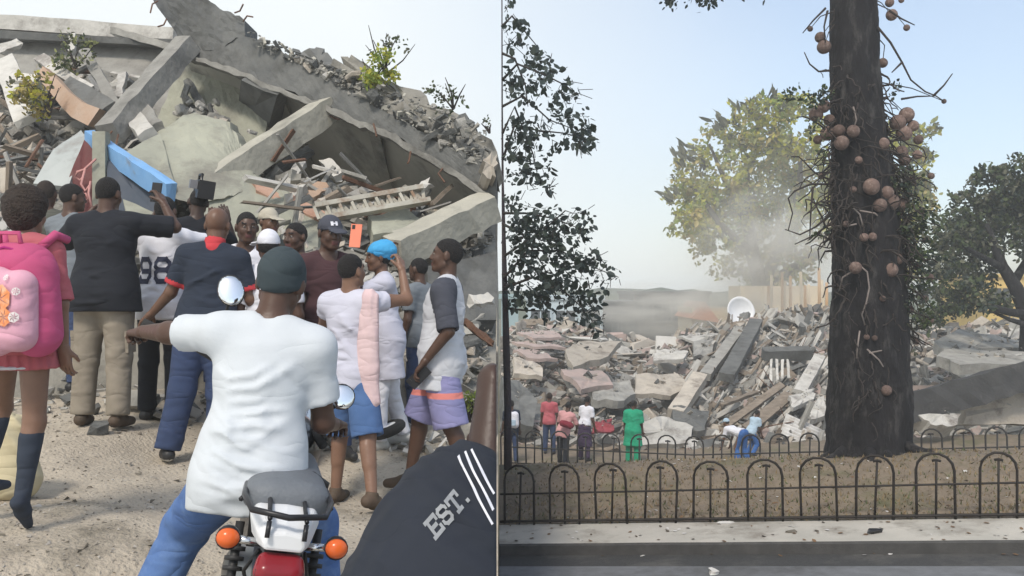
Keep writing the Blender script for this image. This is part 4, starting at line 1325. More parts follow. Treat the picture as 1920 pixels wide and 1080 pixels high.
bl = [PB(*a, D, random.uniform(-3, 3)) for a in [(1302, 330, 42), (1276, 366, 28), (1392, 236, 42), (1345, 278, 48), (1440, 232, 50), (1400, 320, 70), (1490, 240, 56), (1352, 400, 70),
      (1430, 420, 78), (1345, 480, 44), (1415, 505, 52), (1500, 340, 76), (1530, 430, 60), (1292, 415, 38), (1465, 300, 60), (1320, 445, 40), (1310, 372, 40), (1480, 500, 40)]]
crown('crown', bl, 2300, .36, [lf_yel, lf_ochre, lf_pale, lf_gry, lf_brt], (.32, .2, .28, .08, .12), t1, clump=8)  # back light is put into the bright yellow and pale leaf colours
bl = [PB(*a, D + 1, random.uniform(-2, 2)) for a in [(1690, 262, 34), (1722, 300, 26), (1745, 250, 14), (1712, 350, 34), (1690, 420, 38), (1735, 385, 20), (1700, 490, 34), (1650, 350, 40), (1640, 460, 40)]]
crown('crown', bl, 950, .36, [lf_pale, lf_yel, lf_ochre, lf_gry], (.4, .25, .15, .2), t1, clump=7)
# spiky outer tufts
V = []; Fs = []
for (px, py, ax, ay) in [(1284, 300, -14, -26), (1262, 372, -24, -20), (1398, 205, -4, -14), (1352, 232, -10, -10), (1300, 290, -14, -14), (1440, 190, 6, -12)]:
    p = W(px, py, D - 1)
    for k in range(16):
        o = len(V)
        V += leaf_geo(p + rdir() * .5, np.array((ax, random.gauss(0, 8), -ay)) + rdir() * 9, rdir(), random.uniform(.5, 1.1), .28)
        Fs += [tuple(o + a for a in f) for f in LEAF_F]
o = part_world('crown_tuft', mesh_from('crown_tuft', V, Fs, lf_gry), t1); o['kind'] = 'stuff'

# ---- darker tree at the right edge
D = 30.0
b = W(1925, 610, D)
t2 = empty('round_tree', (b[0], b[1], -3.45), 'dark round crowned tree at the right edge before the yellow house', 'tree')
mb = MB(); mb.tube([np.array((b[0], D, -3.5)), W(1930, 600, D), W(1905, 540, D), W(1880, 500, D), W(1850, 420, D)], [.34, .28, .22, .17, .07], 8)
part_world('trunk', mb.mesh('trunk', bark_d, True), t2)
limbs(t2, bark_d, [([W(1925, 590, D - .3), W(1890, 585, D - .5), W(1840, 570, D - .8), W(1790, 545, D - 1)], [.16, .13, .09, .04]),
                   ([W(1900, 530, D), W(1930, 480, D + .4), W(1945, 400, D + .5)], [.16, .11, .05]),
                   ([W(1885, 505, D), W(1820, 470, D - .6), W(1780, 440, D - .8)], [.13, .08, .03]),
                   ([W(1928, 610, D - .4), W(1895, 600, D - .4), W(1862, 585, D - .4)], [.1, .07, .04])])
bl = [PB(*a, D, random.uniform(-1.5, 1.5)) for a in [(1820, 400, 52), (1870, 350, 46), (1915, 340, 48), (1960, 360, 50), (1905, 410, 56), (1850, 440, 56), (1800, 470, 44), (1775, 440, 34), (1780, 520, 32),
      (1842, 508, 36), (1820, 560, 34), (1775, 565, 34), (1755, 500, 22), (1935, 460, 34), (1870, 565, 22), (1745, 590, 26), (1735, 550, 22)]]
crown('crown', bl, 2500, .17, [lf_dark, lf_grn, lf_gry], (.28, .42, .30), t2, clump=7)

# ---- leafy tree whose thin pole stands at the left edge of the street view
D = 12.9
bx = W(950, 860, 13.2)
t3 = empty('leafy_tree', (bx[0], bx[1], zr(bx[0], bx[1], False)), 'slender dark leaved tree hanging over the left side of the street', 'tree')
mb = MB(); mb.tube([W(952, 880, 13.2), W(952, 760, 13.2), W(949, 640, 13.2), W(946, 520, 13.2), W(942.5, 340, 13.2), W(941.5, 200, 13.2), W(941, -60, 13.2)], [.062, .055, .052, .040, .018, .012, .008], 7)
part_world('trunk', mb.mesh('trunk', M('blue_black_bark', (.035, .032, .045), (.05, .035, .035), 5, .9, .5, 30), True), t3)
BR = [[(946, 520), (990, 470), (1050, 470), (1110, 500), (1160, 520)], [(946, 540), (1000, 520), (1050, 540), (1090, 575), (1105, 600)], [(943, 400), (985, 400), (1040, 410), (1090, 430)],
      [(942, 300), (965, 235), (1010, 245), (1060, 250), (1110, 265)], [(942, 250), (965, 200), (1000, 290), (1008, 330)], [(941.5, 150), (970, 120), (1020, 140), (1060, 160), (1085, 180)],
      [(941, 50), (960, 30), (985, 60), (1010, 90)], [(941.5, 200), (980, 180), (1030, 225), (1070, 240)], [(943, 420), (980, 440), (1020, 500), (1040, 560)],
      [(941, 100), (965, 110), (985, 160), (990, 200)], [(946, 480), (975, 460), (1010, 440), (1060, 395), (1075, 400)], [(949, 578), (985, 582), (1030, 583)]]
tips = []
for br in BR:
    dd = random.uniform(-.9, .9)
    pts = [W(x, y, 13.1 + dd * i / len(br)) for i, (x, y) in enumerate(br)]
    mb = MB(); mb.tube(pts, [.022 * (1 - .75 * i / (len(pts) - 1)) for i in range(len(pts))], 5)
    part_world('branch', mb.mesh('branch', twig_m, True), t3)
    for i in range(len(pts) - 1):
        for k in range(6):
            t = random.random()
            tips.append((pts[i] * (1 - t) + pts[i + 1] * t, i + t))
DENS = [(950, 60, 40), (975, 130, 55), (1010, 150, 45), (1060, 170, 26), (960, 250, 40), (1015, 240, 50), (1075, 235, 40), (1100, 260, 22), (1000, 310, 35), (960, 300, 45), (945, 160, 30),
        (960, 440, 60), (1000, 480, 70), (1060, 480, 60), (1100, 520, 45), (1030, 420, 40), (1085, 415, 30), (1140, 520, 26), (960, 540, 40), (1050, 560, 45), (1090, 580, 35), (1110, 605, 24),
        (1030, 352, 10), (965, 395, 40), (1000, 540, 50), (945, 20, 30)]
SZ = sum(r * r for _, _, r in DENS)
lm = [leaf_mesh('leaf', lf_dark), leaf_mesh('leaf', lf_blue)]
base3 = np.array(t3.location)
cnt = 0
stV = []; stF = []; stM = []
for (cx, cy, r) in DENS:
    k = int(3500 * r * r / SZ) + 3
    for q in range(k):
        a = random.uniform(0, 6.28); rr = r * math.sqrt(random.random()) * 1.05
        px, py = cx + rr * math.cos(a), cy + rr * math.sin(a)
        if nz3((px * .022, py * .022, 0), 1.0, 3) < -.12 and random.random() < .8: continue
        L = random.choice((random.uniform(.05, .09), random.uniform(.08, .16)))
        Dq = 12.9 + random.gauss(0, .45)
        if px - L * F / Dq * .95 < 937: continue
        p = W(px, py, Dq)
        d = unit(np.array((random.gauss(.2, .8), random.gauss(0, .8), random.gauss(-.55, .6))))
        n_ = rdir()
        if cnt < 300 and random.random() < .18:
            s_ = unit(np.cross(n_, d)); nn = np.cross(d, s_)
            o = obj('leaf', lm[cnt % 2], t3, p - base3)
            Mx = Matrix(((d[0], s_[0], nn[0]), (d[1], s_[1], nn[1]), (d[2], s_[2], nn[2])))
            o.rotation_euler = Mx.to_euler(); o.scale = (L, L, L); cnt += 1
        else:
            o_ = len(stV); stV += leaf_geo(p, d, n_, L, L * .6)
            stF += [tuple(o_ + a for a in f) for f in LEAF_F]; m_ = random.randrange(2); stM += [m_, m_]
o = part_world('foliage', mesh_from('foliage', stV, stF, [lf_dark, lf_blue], False, stM), t3); o['kind'] = 'stuff'
mb = MB()
for k in range(420):
    cx, cy, r = random.choice(DENS)
    px, py = cx + random.gauss(0, r * .5), cy + random.gauss(0, r * .5)
    q = (px + random.gauss(3, 10), py + random.gauss(3, 10))
    if min(px, q[0]) < 939: continue
    dq = 12.9 + random.gauss(0, .3)
    mb.tube([W(px, py, dq), W(*q, dq)], .0055, 3)
o = part_world('twigs', mb.mesh('twigs', twig_m), t3); o['kind'] = 'stuff'

# ---- the cannonball tree between the fences
D = 14.3
prof = [(-120, 1600, 82), (0, 1600, 84), (100, 1602, 87), (200, 1608, 93), (300, 1615, 106), (400, 1622, 118), (500, 1627, 128), (600, 1628, 137), (700, 1628, 143), (780, 1630, 146), (830, 1630, 151), (860, 1630, 158)]
bx = W(1630, 858, D)
t4 = empty('cannonball_tree', (bx[0], bx[1], zr(bx[0], bx[1], False)), 'thick dark trunk hung with brown cannonball fruit behind the near fence', 'tree')
base4 = np.array(t4.location)
V = []; Fs = []
NR, NA = 190, 60
for j in range(NR):
    y = -120 + (870 + 120) * j / (NR - 1)
    for (ya, xa, wa), (yb, xb, wb) in zip(prof, prof[1:]):
        if ya <= y <= yb or yb == 860:
            t = min(1, (y - ya) / (yb - ya))
            cx, w = xa + (xb - xa) * t, wa + (wb - wa) * t
            if y <= yb: break
    c = W(cx, y, D); r = w / 2 / F * D
    for i in range(NA):
        a = 2 * math.pi * i / NA
        q = np.array((math.cos(a), math.sin(a), 0))
        f = 1 + .08 * nz3((q[0] * 1.4, q[1] * 1.4, c[2] * .9), 1.0, 5) + .07 * nz3((q[0] * 4, q[1] * 4, c[2] * 2.2), 1.0, 9) + .045 * nz3((q[0] * 9, q[1] * 9, c[2] * 7), 1, 2)
        if y > 810: f += .06 * ((y - 810) / 60) * math.cos(a * 5 + 1)
        V.append(c + q * r * f)
for j in range(NR - 1):
    for i in range(NA):
        Fs.append((j * NA + i, (j + 1) * NA + i, (j + 1) * NA + (i + 1) % NA, j * NA + (i + 1) % NA))
part_world('trunk', mesh_from('trunk', V, Fs, bark_d, True), t4)
def trunk_w(y):
    for (ya, xa, wa), (yb, xb, wb) in zip(prof, prof[1:]):
        if ya <= y <= yb:
            t = (y - ya) / (yb - ya); return xa + (xb - xa) * t, wa + (wb - wa) * t
    return 1630, 180
fm = MB(); fm.sphere((0, 0, 0), .5, 0, 14, 10); fmesh = fm.mesh('fruit', fruit_m, True)
FR = [(1578, 268, 30), (1600, 246, 27), (1573, 245, 25), (1552, 250, 30), (1683, 230, 34), (1700, 215, 30), (1695, 250, 32), (1712, 236, 24), (1655, 270, 27), (1634, 350, 34), (1662, 362, 30),
      (1670, 380, 36), (1688, 384, 30), (1650, 385, 28), (1620, 445, 18), (1636, 444, 18), (1604, 502, 26), (1670, 506, 30), (1682, 486, 24), (1697, 450, 22), (1662, 732, 22), (1545, 88, 28), (1538, 70, 22),
      (1672, 28, 24), (1700, 52, 14), (1519, 54, 12), (1668, 5, 18), (1690, 0, 12), (1655, 118, 20), (1530, 215, 30), (1545, 200, 26), (1720, 290, 20), (1696, 300, 24), (1735, 560, 14), (1706, 580, 16),
      (1700, 630, 15), (1718, 640, 14), (1744, 520, 16), (1625, 632, 12), (1640, 634, 12), (1770, 190, 10), (1555, 225, 24), (1690, 285, 26), (1533, 262, 18), (1722, 262, 20), (1746, 330, 14), (1708, 340, 20), (1728, 395, 16), (1700, 420, 18), (1735, 450, 15), (1720, 500, 16), (1540, 330, 13), (1690, 545, 15), (1745, 600, 13), (1610, 300, 16), (1600, 355, 14), (1586, 420, 14), (1655, 560, 13), (1680, 640, 12)]
TW = []
for (px, py, d) in FR:
    if d == 0: continue
    cx, w = trunk_w(max(py, -100))
    off = (px - cx) / (w / 2)
    r = w / 2 / F * D
    dy = -math.sqrt(max(0.0, 1 - min(1, abs(off)) ** 2)) * r - d / 2 / F * D * .8
    p = W(px, py, D + dy)
    o = obj('fruit', fmesh, t4, p - base4)
    s_ = d / F * (D + dy) * .92
    o.scale = (s_ * random.uniform(.95, 1.05), s_, s_ * random.uniform(.92, 1.05)); o.rotation_euler = (random.uniform(0, 3), random.uniform(0, 3), 0)
    a = W(cx + max(-.9, min(.9, off)) * w / 2 * .96, py - random.uniform(25, 60), D - math.sqrt(max(0, 1 - min(.95, abs(off)) ** 2)) * r)
    TW.append(([a, (a + p) / 2 + np.array((random.gauss(0, .04), -.06, .04)), p], .012))
# woody racemes: crooked twigs sprouting from the trunk
def crook(a, d, L, droop, n=7):
    pts = [np.array(a, float)]; d = unit(d)
    for i in range(n):
        d = unit(d + np.array((random.gauss(0, .50), random.gauss(0, .4), random.gauss(-droop, .42))))
        pts.append(pts[-1] + d * L / n)
    return pts
for k in range(240):
    side = random.choice((-1, 1)) if random.random() < .72 else random.uniform(-.9, .9)
    y = random.choice((random.uniform(120, 330), random.uniform(250, 480), random.uniform(300, 620))) if side != 0 else 300
    if side == -1 and random.random() < .3: y = random.uniform(220, 450)
    cx, w = trunk_w(y); r = w / 2 / F * D
    s_ = side * .93
    a = W(cx + s_ * w / 2, y, D - math.sqrt(1 - s_ * s_) * r * .9)
    L = random.uniform(.20, .80) * (1.15 if 250 < y < 520 else .8)
    d = (side * random.uniform(.5, 1.2), random.uniform(-.9, .3), random.uniform(-.5, .45))
    TW.append((crook(a, d, L, .22), random.uniform(.009, .021)))
for k in range(75):      # darker cascades right of the trunk
    y = random.uniform(260, 640); cx, w = trunk_w(y)
    a = W(cx + w / 2 * .9, y, D - .2)
    TW.append((crook(a, (random.uniform(.6, 1.3), random.uniform(-.5, .3), random.uniform(-.2, .3)), random.uniform(.4, .75), .30, 6), random.uniform(.008, .016)))
for k in range(110):
    y = random.uniform(150, 800); side = random.uniform(-.95, .95); cx, w = trunk_w(y); r = w / 2 / F * D
    a = W(cx + side * w / 2, y, D - math.sqrt(1 - side * side) * r * 1.05)
    TW.append((crook(a, (random.gauss(side * .5, .4), -.35, random.gauss(-.6, .4)), random.uniform(.15, .5), .35), random.uniform(.008, .016)))
mb = MB()
for pts, r in TW:
    mb.tube(pts, [r * (1 - .5 * i / (len(pts) - 1)) for i in range(len(pts))], 4)
o = part_world('racemes', mb.mesh('racemes', twig_m), t4); o['kind'] = 'stuff'
# long separate shoots
SH = [[(1645, 50), (1670, 80), (1692, 118), (1708, 150), (1735, 172), (1755, 180), (1770, 190)], [(1752, 178), (1770, 160), (1786, 138)], [(1690, 186), (1720, 181), (1755, 180)], [(1692, 116), (1680, 128), (1672, 136)],
      [(1556, 132), (1535, 134), (1518, 120), (1508, 98)], [(1552, 20), (1545, 50), (1548, 80)], [(1548, 15), (1525, 38), (1505, 62)], [(1556, 345), (1520, 345), (1490, 358), (1478, 372), (1486, 400), (1478, 432)],
      [(1556, 420), (1525, 442), (1490, 458)], [(1524, 350), (1520, 400), (1518, 450)], [(1558, 400), (1530, 425), (1500, 440), (1472, 430)], [(1668, 20), (1690, 35), (1715, 47)]]
for s_ in SH:
    mb = MB(); pts = [W(x, y, D - .25) for x, y in s_]
    mb.tube(pts, [.02 * (1 - .6 * i / (len(pts) - 1)) for i in range(len(pts))], 5)
    part_world('shoot', mb.mesh('shoot', twig_m, True), t4)
VN = [[(1612, 395), (1640, 400), (1665, 420), (1678, 436)], [(1600, 390), (1612, 402), (1618, 425)], [(1612, 498), (1626, 510), (1630, 540), (1624, 568), (1616, 590), (1622, 610)], [(1560, 424), (1588, 424), (1606, 420)],
      [(1626, 655), (1648, 675), (1664, 700), (1670, 730)], [(1630, 662), (1665, 655), (1700, 640), (1720, 628)], [(1596, 510), (1580, 520), (1574, 545)], [(1690, 790), (1700, 820), (1706, 846)], [(1640, 270), (1650, 300), (1652, 335)],
      [(1600, 200), (1606, 225), (1600, 245)], [(1612, 620), (1608, 650), (1606, 672)]]
for s_ in VN:
    mb = MB(); pts = []
    for x, y in s_:
        cx, w = trunk_w(y); off = min(.98, abs(x - cx) / (w / 2)); r = w / 2 / F * D
        pts.append(W(x, y, D - math.sqrt(1 - off * off) * r * 1.07 - .02))
    mb.tube(pts, .013, 5); part_world('vine', mb.mesh('vine', vine_m, True), t4)
# leaves on the trunk and in the branch that hangs in from above
bl = [PB(*a, D - .3) for a in [(1535, 185, 20), (1490, 190, 26), (1510, 182, 22), (1470, 182, 14), (1545, 170, 16), (1530, 240, 20), (1700, 420, 34), (1725, 460, 30), (1700, 330, 26), (1740, 430, 24), (1720, 520, 30), (1716, 600, 24), (1700, 560, 24), (1540, 300, 16), (1545, 380, 14), (1540, 440, 14), (1680, 170, 14), (1690, 360, 40), (1715, 400, 40), (1730, 470, 36), (1705, 500, 36), (1735, 540, 30), (1690, 600, 26), (1725, 600, 30), (1720, 650, 22)]]
crown('trunk_leaves', bl, 420, .07, [lf_dark, lf_grn, lf_gry], (.5, .3, .2), t4, clump=6)
bl = [PB(*a, D - 1) for a in [(1262, -6, 18), (1300, -4, 16), (1322, -2, 14), (1246, -10, 12), (1345, -12, 14), (1440, -6, 12), (1420, -12, 12), (1390, -22, 14), (1285, 0, 12), (1318, 6, 6)]]
crown('hanging_leaves', bl, 90, .08, [lf_dark, lf_blue], (.6, .4), t4, clump=5)
limbs(t4, bark_d, [([W(1600, -90, D), W(1500, -70, D - .6), W(1400, -40, D - .9), W(1300, -24, D - 1), W(1240, -16, D - 1)], [.16, .10, .07, .04, .015])])
# exposed roots
for k in range(9):
    a = math.pi + math.pi * (k + .5) / 9
    c0 = np.array((bx[0], bx[1])); d = np.array((math.cos(a), math.sin(a)))
    pts = []
    for i, s_ in enumerate((.45, .62, .78, .9)):
        q = c0 + d * s_ * (1.05 + .2 * math.sin(k * 2.3)); pts.append((q[0], q[1], zr(q[0], q[1]) + (.12, .04, .0, -.05)[i]))
    mb = MB(); mb.tube(pts, [.10, .07, .045, .02], 7); part_world('root', mb.mesh('root', bark_d, True), t4)

# ---- plants on and in the fallen building
def sprig(name, px, py, D, r, n, size, mats, label, cat='plant', stems=5, up=1.0, wts=None):
    p = W(px, py, D)
    root = empty(name, p, label, cat)
    mb = MB()
    for k in range(stems):
        q = p + np.array((random.gauss(0, r * .5), random.gauss(0, r * .3), abs(random.gauss(r * up, r * .4))))
        mb.tube([p, (p + q) / 2 + rdir() * r * .12, q], [.012, .009, .004], 4)
    part_world('stem', mb.mesh('stem', twig_m), root)
    crown('foliage', [(p + np.array((random.gauss(0, r * .5), random.gauss(0, r * .3), random.uniform(0, r * up * 1.3))), r * random.uniform(.25, .5)) for _ in range(6)], n, size, mats, wts or [1] * len(mats), root, clump=5)
    return root
sprig('shrub', 700, 152, 10.8, .22, 130, .055, [lf_brt, lf_yel], 'bright yellow green shrub growing on the tilted roof edge', 'shrub')
sprig('sapling', 722, 140, 10.9, .32, 26, .055, [lf_grn, lf_gry], 'thin sapling with few leaves rising above the bright shrub', 'sapling', 7, 1.3)
sprig('sapling', 850, 205, 10.2, .24, 34, .05, [lf_grn, lf_gry], 'leafy sapling near the right end of the tilted roof', 'sapling', 6, 1.1)
sprig('sapling', 918, 250, 9.9, .10, 10, .035, [lf_grn, lf_gry], 'tiny sapling at the far right end of the tilted roof', 'sapling', 4, 1.4)
sprig('shrub', 142, 128, 12.4, .30, 110, .06, [lf_pale, lf_gry, lf_grn], 'green bush growing out of the left heap under the fascia', 'shrub')  # haze is put into the paler leaf mix
sprig('shrub', 92, 218, 11.4, .34, 130, .07, [lf_ochre, lf_gry, lf_yel], 'yellowed bush in the left heap below the curved strip', 'shrub')
sprig('shrub', 880, 790, 7.0, .14, 60, .045, [lf_brt, lf_gry], 'small weed growing behind the man in purple shorts', 'weed')
# ================================================================== people: one continuous body each, grown from a distance field
class Field:
    def __init__(s, lo, hi, h):
        s.h = h
        s.lo = np.array(lo, float) - 3 * h
        s.n = (np.ceil((np.array(hi, float) + 3 * h - s.lo) / h)).astype(int) + 1
        s.ax = [(s.lo[i] + h * np.arange(s.n[i])).astype(np.float32) for i in range(3)]
        s.F = np.full(tuple(s.n), 0.5, np.float32)
    def blk(s, blo, bhi):
        sl = []
        for i in range(3):
            a = max(0, int(math.floor((blo[i] - s.lo[i]) / s.h))); b = min(s.n[i], int(math.ceil((bhi[i] - s.lo[i]) / s.h)) + 1)
            if b <= a: return None
            sl.append(slice(a, b))
        return tuple(sl), s.ax[0][sl[0]][:, None, None], s.ax[1][sl[1]][None, :, None], s.ax[2][sl[2]][None, None, :]
    def _mix(s, sl, d, k):
        f = s.F[sl]
        if k <= 0:
            s.F[sl] = np.minimum(f, d)
        else:
            h = np.clip(.5 + .5 * (f - d) / k, 0, 1)
            s.F[sl] = f * (1 - h) + d * h - k * h * (1 - h)
    def _sub(s, sl, d, k):
        f = s.F[sl]; d = -d
        h = np.clip(.5 - .5 * (f - d) / k, 0, 1)
        s.F[sl] = f * (1 - h) + d * h + k * h * (1 - h)
    def cone(s, a, b, ra, rb, k=.02, cuts=(), sub=False, flat=None):
        a = np.array(a, float); b = np.array(b, float)
        m = max(ra, rb) + k + 3 * s.h
        q = s.blk(np.minimum(a, b) - m, np.maximum(a, b) + m)
        if q is None: return s
        sl, X, Y, Z = q
        ba = b - a; L2 = float(ba @ ba) + 1e-9
        t = np.clip(((X - a[0]) * ba[0] + (Y - a[1]) * ba[1] + (Z - a[2]) * ba[2]) / L2, 0, 1)
        dx, dy, dz = X - a[0] - t * ba[0], Y - a[1] - t * ba[1], Z - a[2] - t * ba[2]
        if flat is not None:
            n, f = flat
            w = (dx * n[0] + dy * n[1] + dz * n[2]) * (f - 1)
            dx, dy, dz = dx + w * n[0], dy + w * n[1], dz + w * n[2]
        d = np.sqrt(dx * dx + dy * dy + dz * dz) - (ra + (rb - ra) * t)
        for (p, n) in cuts:
            d = np.maximum(d, (X - p[0]) * n[0] + (Y - p[1]) * n[1] + (Z - p[2]) * n[2])
        (s._sub if sub else s._mix)(sl, d.astype(np.float32), k)
        return s
    def ell(s, c, r, Rm=None, k=.02, cuts=(), sub=False):
        c = np.array(c, float); r = np.array(r, float)
        m = r.max() + k + 3 * s.h
        q = s.blk(c - m, c + m)
        if q is None: return s
        sl, X, Y, Z = q
        x, y, z = X - c[0], Y - c[1], Z - c[2]
        if Rm is not None:
            x, y, z = (Rm[0, 0] * x + Rm[1, 0] * y + Rm[2, 0] * z, Rm[0, 1] * x + Rm[1, 1] * y + Rm[2, 1] * z, Rm[0, 2] * x + Rm[1, 2] * y + Rm[2, 2] * z)
        k0 = np.sqrt((x / r[0]) ** 2 + (y / r[1]) ** 2 + (z / r[2]) ** 2)
        k1 = np.sqrt((x / r[0] ** 2) ** 2 + (y / r[1] ** 2) ** 2 + (z / r[2] ** 2) ** 2) + 1e-6
        d = k0 * (k0 - 1) / k1
        for (p, n) in cuts:
            d = np.maximum(d, (X - p[0]) * n[0] + (Y - p[1]) * n[1] + (Z - p[2]) * n[2])
        (s._sub if sub else s._mix)(sl, d.astype(np.float32), k)
        return s
    def cut(s, p, n):
        s.F = np.maximum(s.F, (s.ax[0][:, None, None] - p[0]) * n[0] + (s.ax[1][None, :, None] - p[1]) * n[1] + (s.ax[2][None, None, :] - p[2]) * n[2]).astype(np.float32)
        return s
    def waves(s, terms):
        """cloth folds: (amplitude, wave vector, phase, warp vector, warp amount, mask)"""
        X, Y, Z = s.ax[0][:, None, None], s.ax[1][None, :, None], s.ax[2][None, None, :]
        for amp, kv, ph, wv, wa, mask in terms:
            w = np.sin(X * kv[0] + Y * kv[1] + Z * kv[2] + ph + wa * np.sin(X * wv[0] + Y * wv[1] + Z * wv[2] + ph * 1.7))
            w = (np.abs(w) * 2 - 1) * (.55 + .45 * np.sin(X * wv[1] * 1.3 - Y * wv[2] * 1.1 + Z * wv[0] * .9 + ph * 3))
            if mask is not None: w = w * mask(X, Y, Z)
            s.F = s.F + (amp * w).astype(np.float32)
        return s
    def ridge(s, pts, amp, w):
        """a crease or a swelling along a curve: moves the surface by amp near it"""
        P_ = np.array(pts, float)
        m = 3 * w
        q = s.blk(P_.min(0) - m, P_.max(0) + m)
        if q is None: return s
        sl, X, Y, Z = q
        d2 = None; n = len(P_) - 1
        for i in range(n):
            a, b = P_[i], P_[i + 1]; ba = b - a; L2 = float(ba @ ba) + 1e-9
            t = np.clip(((X - a[0]) * ba[0] + (Y - a[1]) * ba[1] + (Z - a[2]) * ba[2]) / L2, 0, 1)
            e = (X - a[0] - t * ba[0]) ** 2 + (Y - a[1] - t * ba[1]) ** 2 + (Z - a[2] - t * ba[2]) ** 2
            u = (i + t) / n
            v = np.exp(-e / (w * w)) * np.sqrt(np.clip(4 * u * (1 - u), 0, 1))
            d2 = v if d2 is None else np.maximum(d2, v)
        s.F[sl] = s.F[sl] - (amp * d2).astype(np.float32)
        return s
    def crease(s, P_, Rt, side, pts, amp, w, y0=.03):
        """a crease given in the torso's own (x, z) plane, pressed into the front (+1) or back (-1) of the cloth"""
        pts = np.array(pts, float); m = 2.6 * w
        c3 = [P_ + Rt @ np.array((x, yy, z)) for x, z in pts for yy in (0.0, side * .26)]
        c3 = np.array(c3)
        q = s.blk(c3.min(0) - m, c3.max(0) + m)
        if q is None: return s
        sl, X, Y, Z = q
        X, Y, Z = X - P_[0], Y - P_[1], Z - P_[2]
        lx = X * Rt[0, 0] + Y * Rt[1, 0] + Z * Rt[2, 0]; ly = X * Rt[0, 1] + Y * Rt[1, 1] + Z * Rt[2, 1]; lz = X * Rt[0, 2] + Y * Rt[1, 2] + Z * Rt[2, 2]
        best = None; n = len(pts) - 1
        for i in range(n):
            a, b = pts[i], pts[i + 1]; ba = b - a; L2 = float(ba @ ba) + 1e-9
            t = np.clip(((lx - a[0]) * ba[0] + (lz - a[1]) * ba[1]) / L2, 0, 1)
            e = (lx - a[0] - t * ba[0]) ** 2 + (lz - a[1] - t * ba[1]) ** 2
            u = (i + t) / n
            v = np.exp(-e / (w * w)) * np.clip(3.2 * u, 0, 1) * np.clip(3.2 * (1 - u), 0, 1)
            best = v if best is None else np.maximum(best, v)
        s.F[sl] = s.F[sl] - (amp * best * np.clip(side * ly / y0, 0, 1)).astype(np.float32)
        return s
    def mesh(s):
        Fv = s.F; ins = Fv < 0
        cnt = np.zeros(tuple(s.n - 1), np.int8)
        for i in (0, 1):
            for j in (0, 1):
                for k in (0, 1):
                    cnt += ins[i:i + s.n[0] - 1, j:j + s.n[1] - 1, k:k + s.n[2] - 1]
        mixed = (cnt > 0) & (cnt < 8)
        ids = np.argwhere(mixed)
        idx = np.full(mixed.shape, -1, np.int32); idx[mixed] = np.arange(len(ids))
        acc = np.zeros((len(ids), 3)); num = np.zeros(len(ids))
        cs = [(i, j, k) for i in (0, 1) for j in (0, 1) for k in (0, 1)]
        val = {c: Fv[ids[:, 0] + c[0], ids[:, 1] + c[1], ids[:, 2] + c[2]] for c in cs}
        for c in cs:
            for a in range(3):
                if c[a] == 0:
                    e = list(c); e[a] = 1; e = tuple(e)
                    va, vb = val[c], val[e]
                    m = (va < 0) != (vb < 0)
                    t = np.where(m, va / np.where(m, va - vb, 1), 0)
                    p = np.tile(np.array(c, float), (len(ids), 1)); p[:, a] = t
                    acc[m] += p[m]; num[m] += 1
        V = s.lo + s.h * (ids + acc / num[:, None])
        quads = []
        for a in range(3):
            b, c = (a + 1) % 3, (a + 2) % 3
            sl0 = [slice(1, -1)] * 3; sl1 = [slice(1, -1)] * 3
            sl0[a] = slice(0, -1); sl1[a] = slice(1, None)
            i0, i1 = ins[tuple(sl0)], ins[tuple(sl1)]
            e = np.argwhere(i0 != i1)
            if len(e) == 0: continue
            st = i0[e[:, 0], e[:, 1], e[:, 2]]
            off = np.ones(3, int); off[a] = 0
            e = e + off
            def cell(db, dc):
                q = e.copy(); q[:, b] += db; q[:, c] += dc
                return idx[q[:, 0], q[:, 1], q[:, 2]]
            Q = np.stack([cell(-1, -1), cell(0, -1), cell(0, 0), cell(-1, 0)], 1)
            Q[~st] = Q[~st][:, ::-1]
            quads.append(Q)
        return V, np.concatenate(quads) if quads else np.zeros((0, 4), int)

def relax(V, Q, it=1, lam=.5):
    for _ in range(it):
        acc = np.zeros_like(V); n = np.zeros(len(V))
        for i in range(4):
            a, b = Q[:, i], Q[:, (i + 1) % 4]
            np.add.at(acc, a, V[b]); np.add.at(n, a, 1)
            np.add.at(acc, b, V[a]); np.add.at(n, b, 1)
        V = V + lam * (acc / np.maximum(n, 1)[:, None] - V)
    return V

# ---- skins, cloth
def skin(n, c):
    return M(n, c, tuple(x * .86 for x in c), 14, .43, .06, 60, detail=3)
SK1 = skin('skin_deep', (.085, .045, .030)); SK2 = skin('skin_brown', (.145, .078, .050)); SK3 = skin('skin_warm', (.21, .118, .078)); SK0 = skin('skin_dark', (.055, .031, .023))
LIP = M('lips', (.13, .05, .045), (.11, .045, .04), 10, .45)
EYE = M('eye_white', (.20, .17, .15), (.17, .14, .12), 8, .2); IRIS = M('iris', (.015, .01, .008), (.02, .012, .01), 8, .15)
HB = M('hair_black', (.012, .011, .011), (.022, .019, .018), 60, .8, .9, 140); HBN = M('hair_dark_brown', (.030, .021, .017), (.05, .036, .028), 50, .85, .9, 110)
def cloth(n, c, c2=None, **k):
    return M(n, c, c2 or tuple(x * .84 for x in c), 5, .9, .05, 130, fold=6.0, **k)
C_WHITE = cloth('white_cotton', (.55, .575, .60), (.51, .54, .565), fdist=.012); C_WHITE2 = cloth('white_cloth', (.68, .68, .72), (.61, .61, .66)); C_BLACK = cloth('black_cotton', (.012, .014, .020))
C_NAVY = cloth('navy_pique', (.020, .028, .046)); C_RED = cloth('red_knit', (.50, .045, .055)); C_KHAKI = cloth('khaki_twill', (.27, .235, .185), (.21, .18, .14))
C_JEAN = cloth('blue_denim', (.062, .125, .30), (.10, .18, .37), spots=(.15, .235, .42), spot_scale=3, spot_at=.62); C_JEAND = cloth('dark_denim', (.040, .062, .135), (.03, .047, .10))
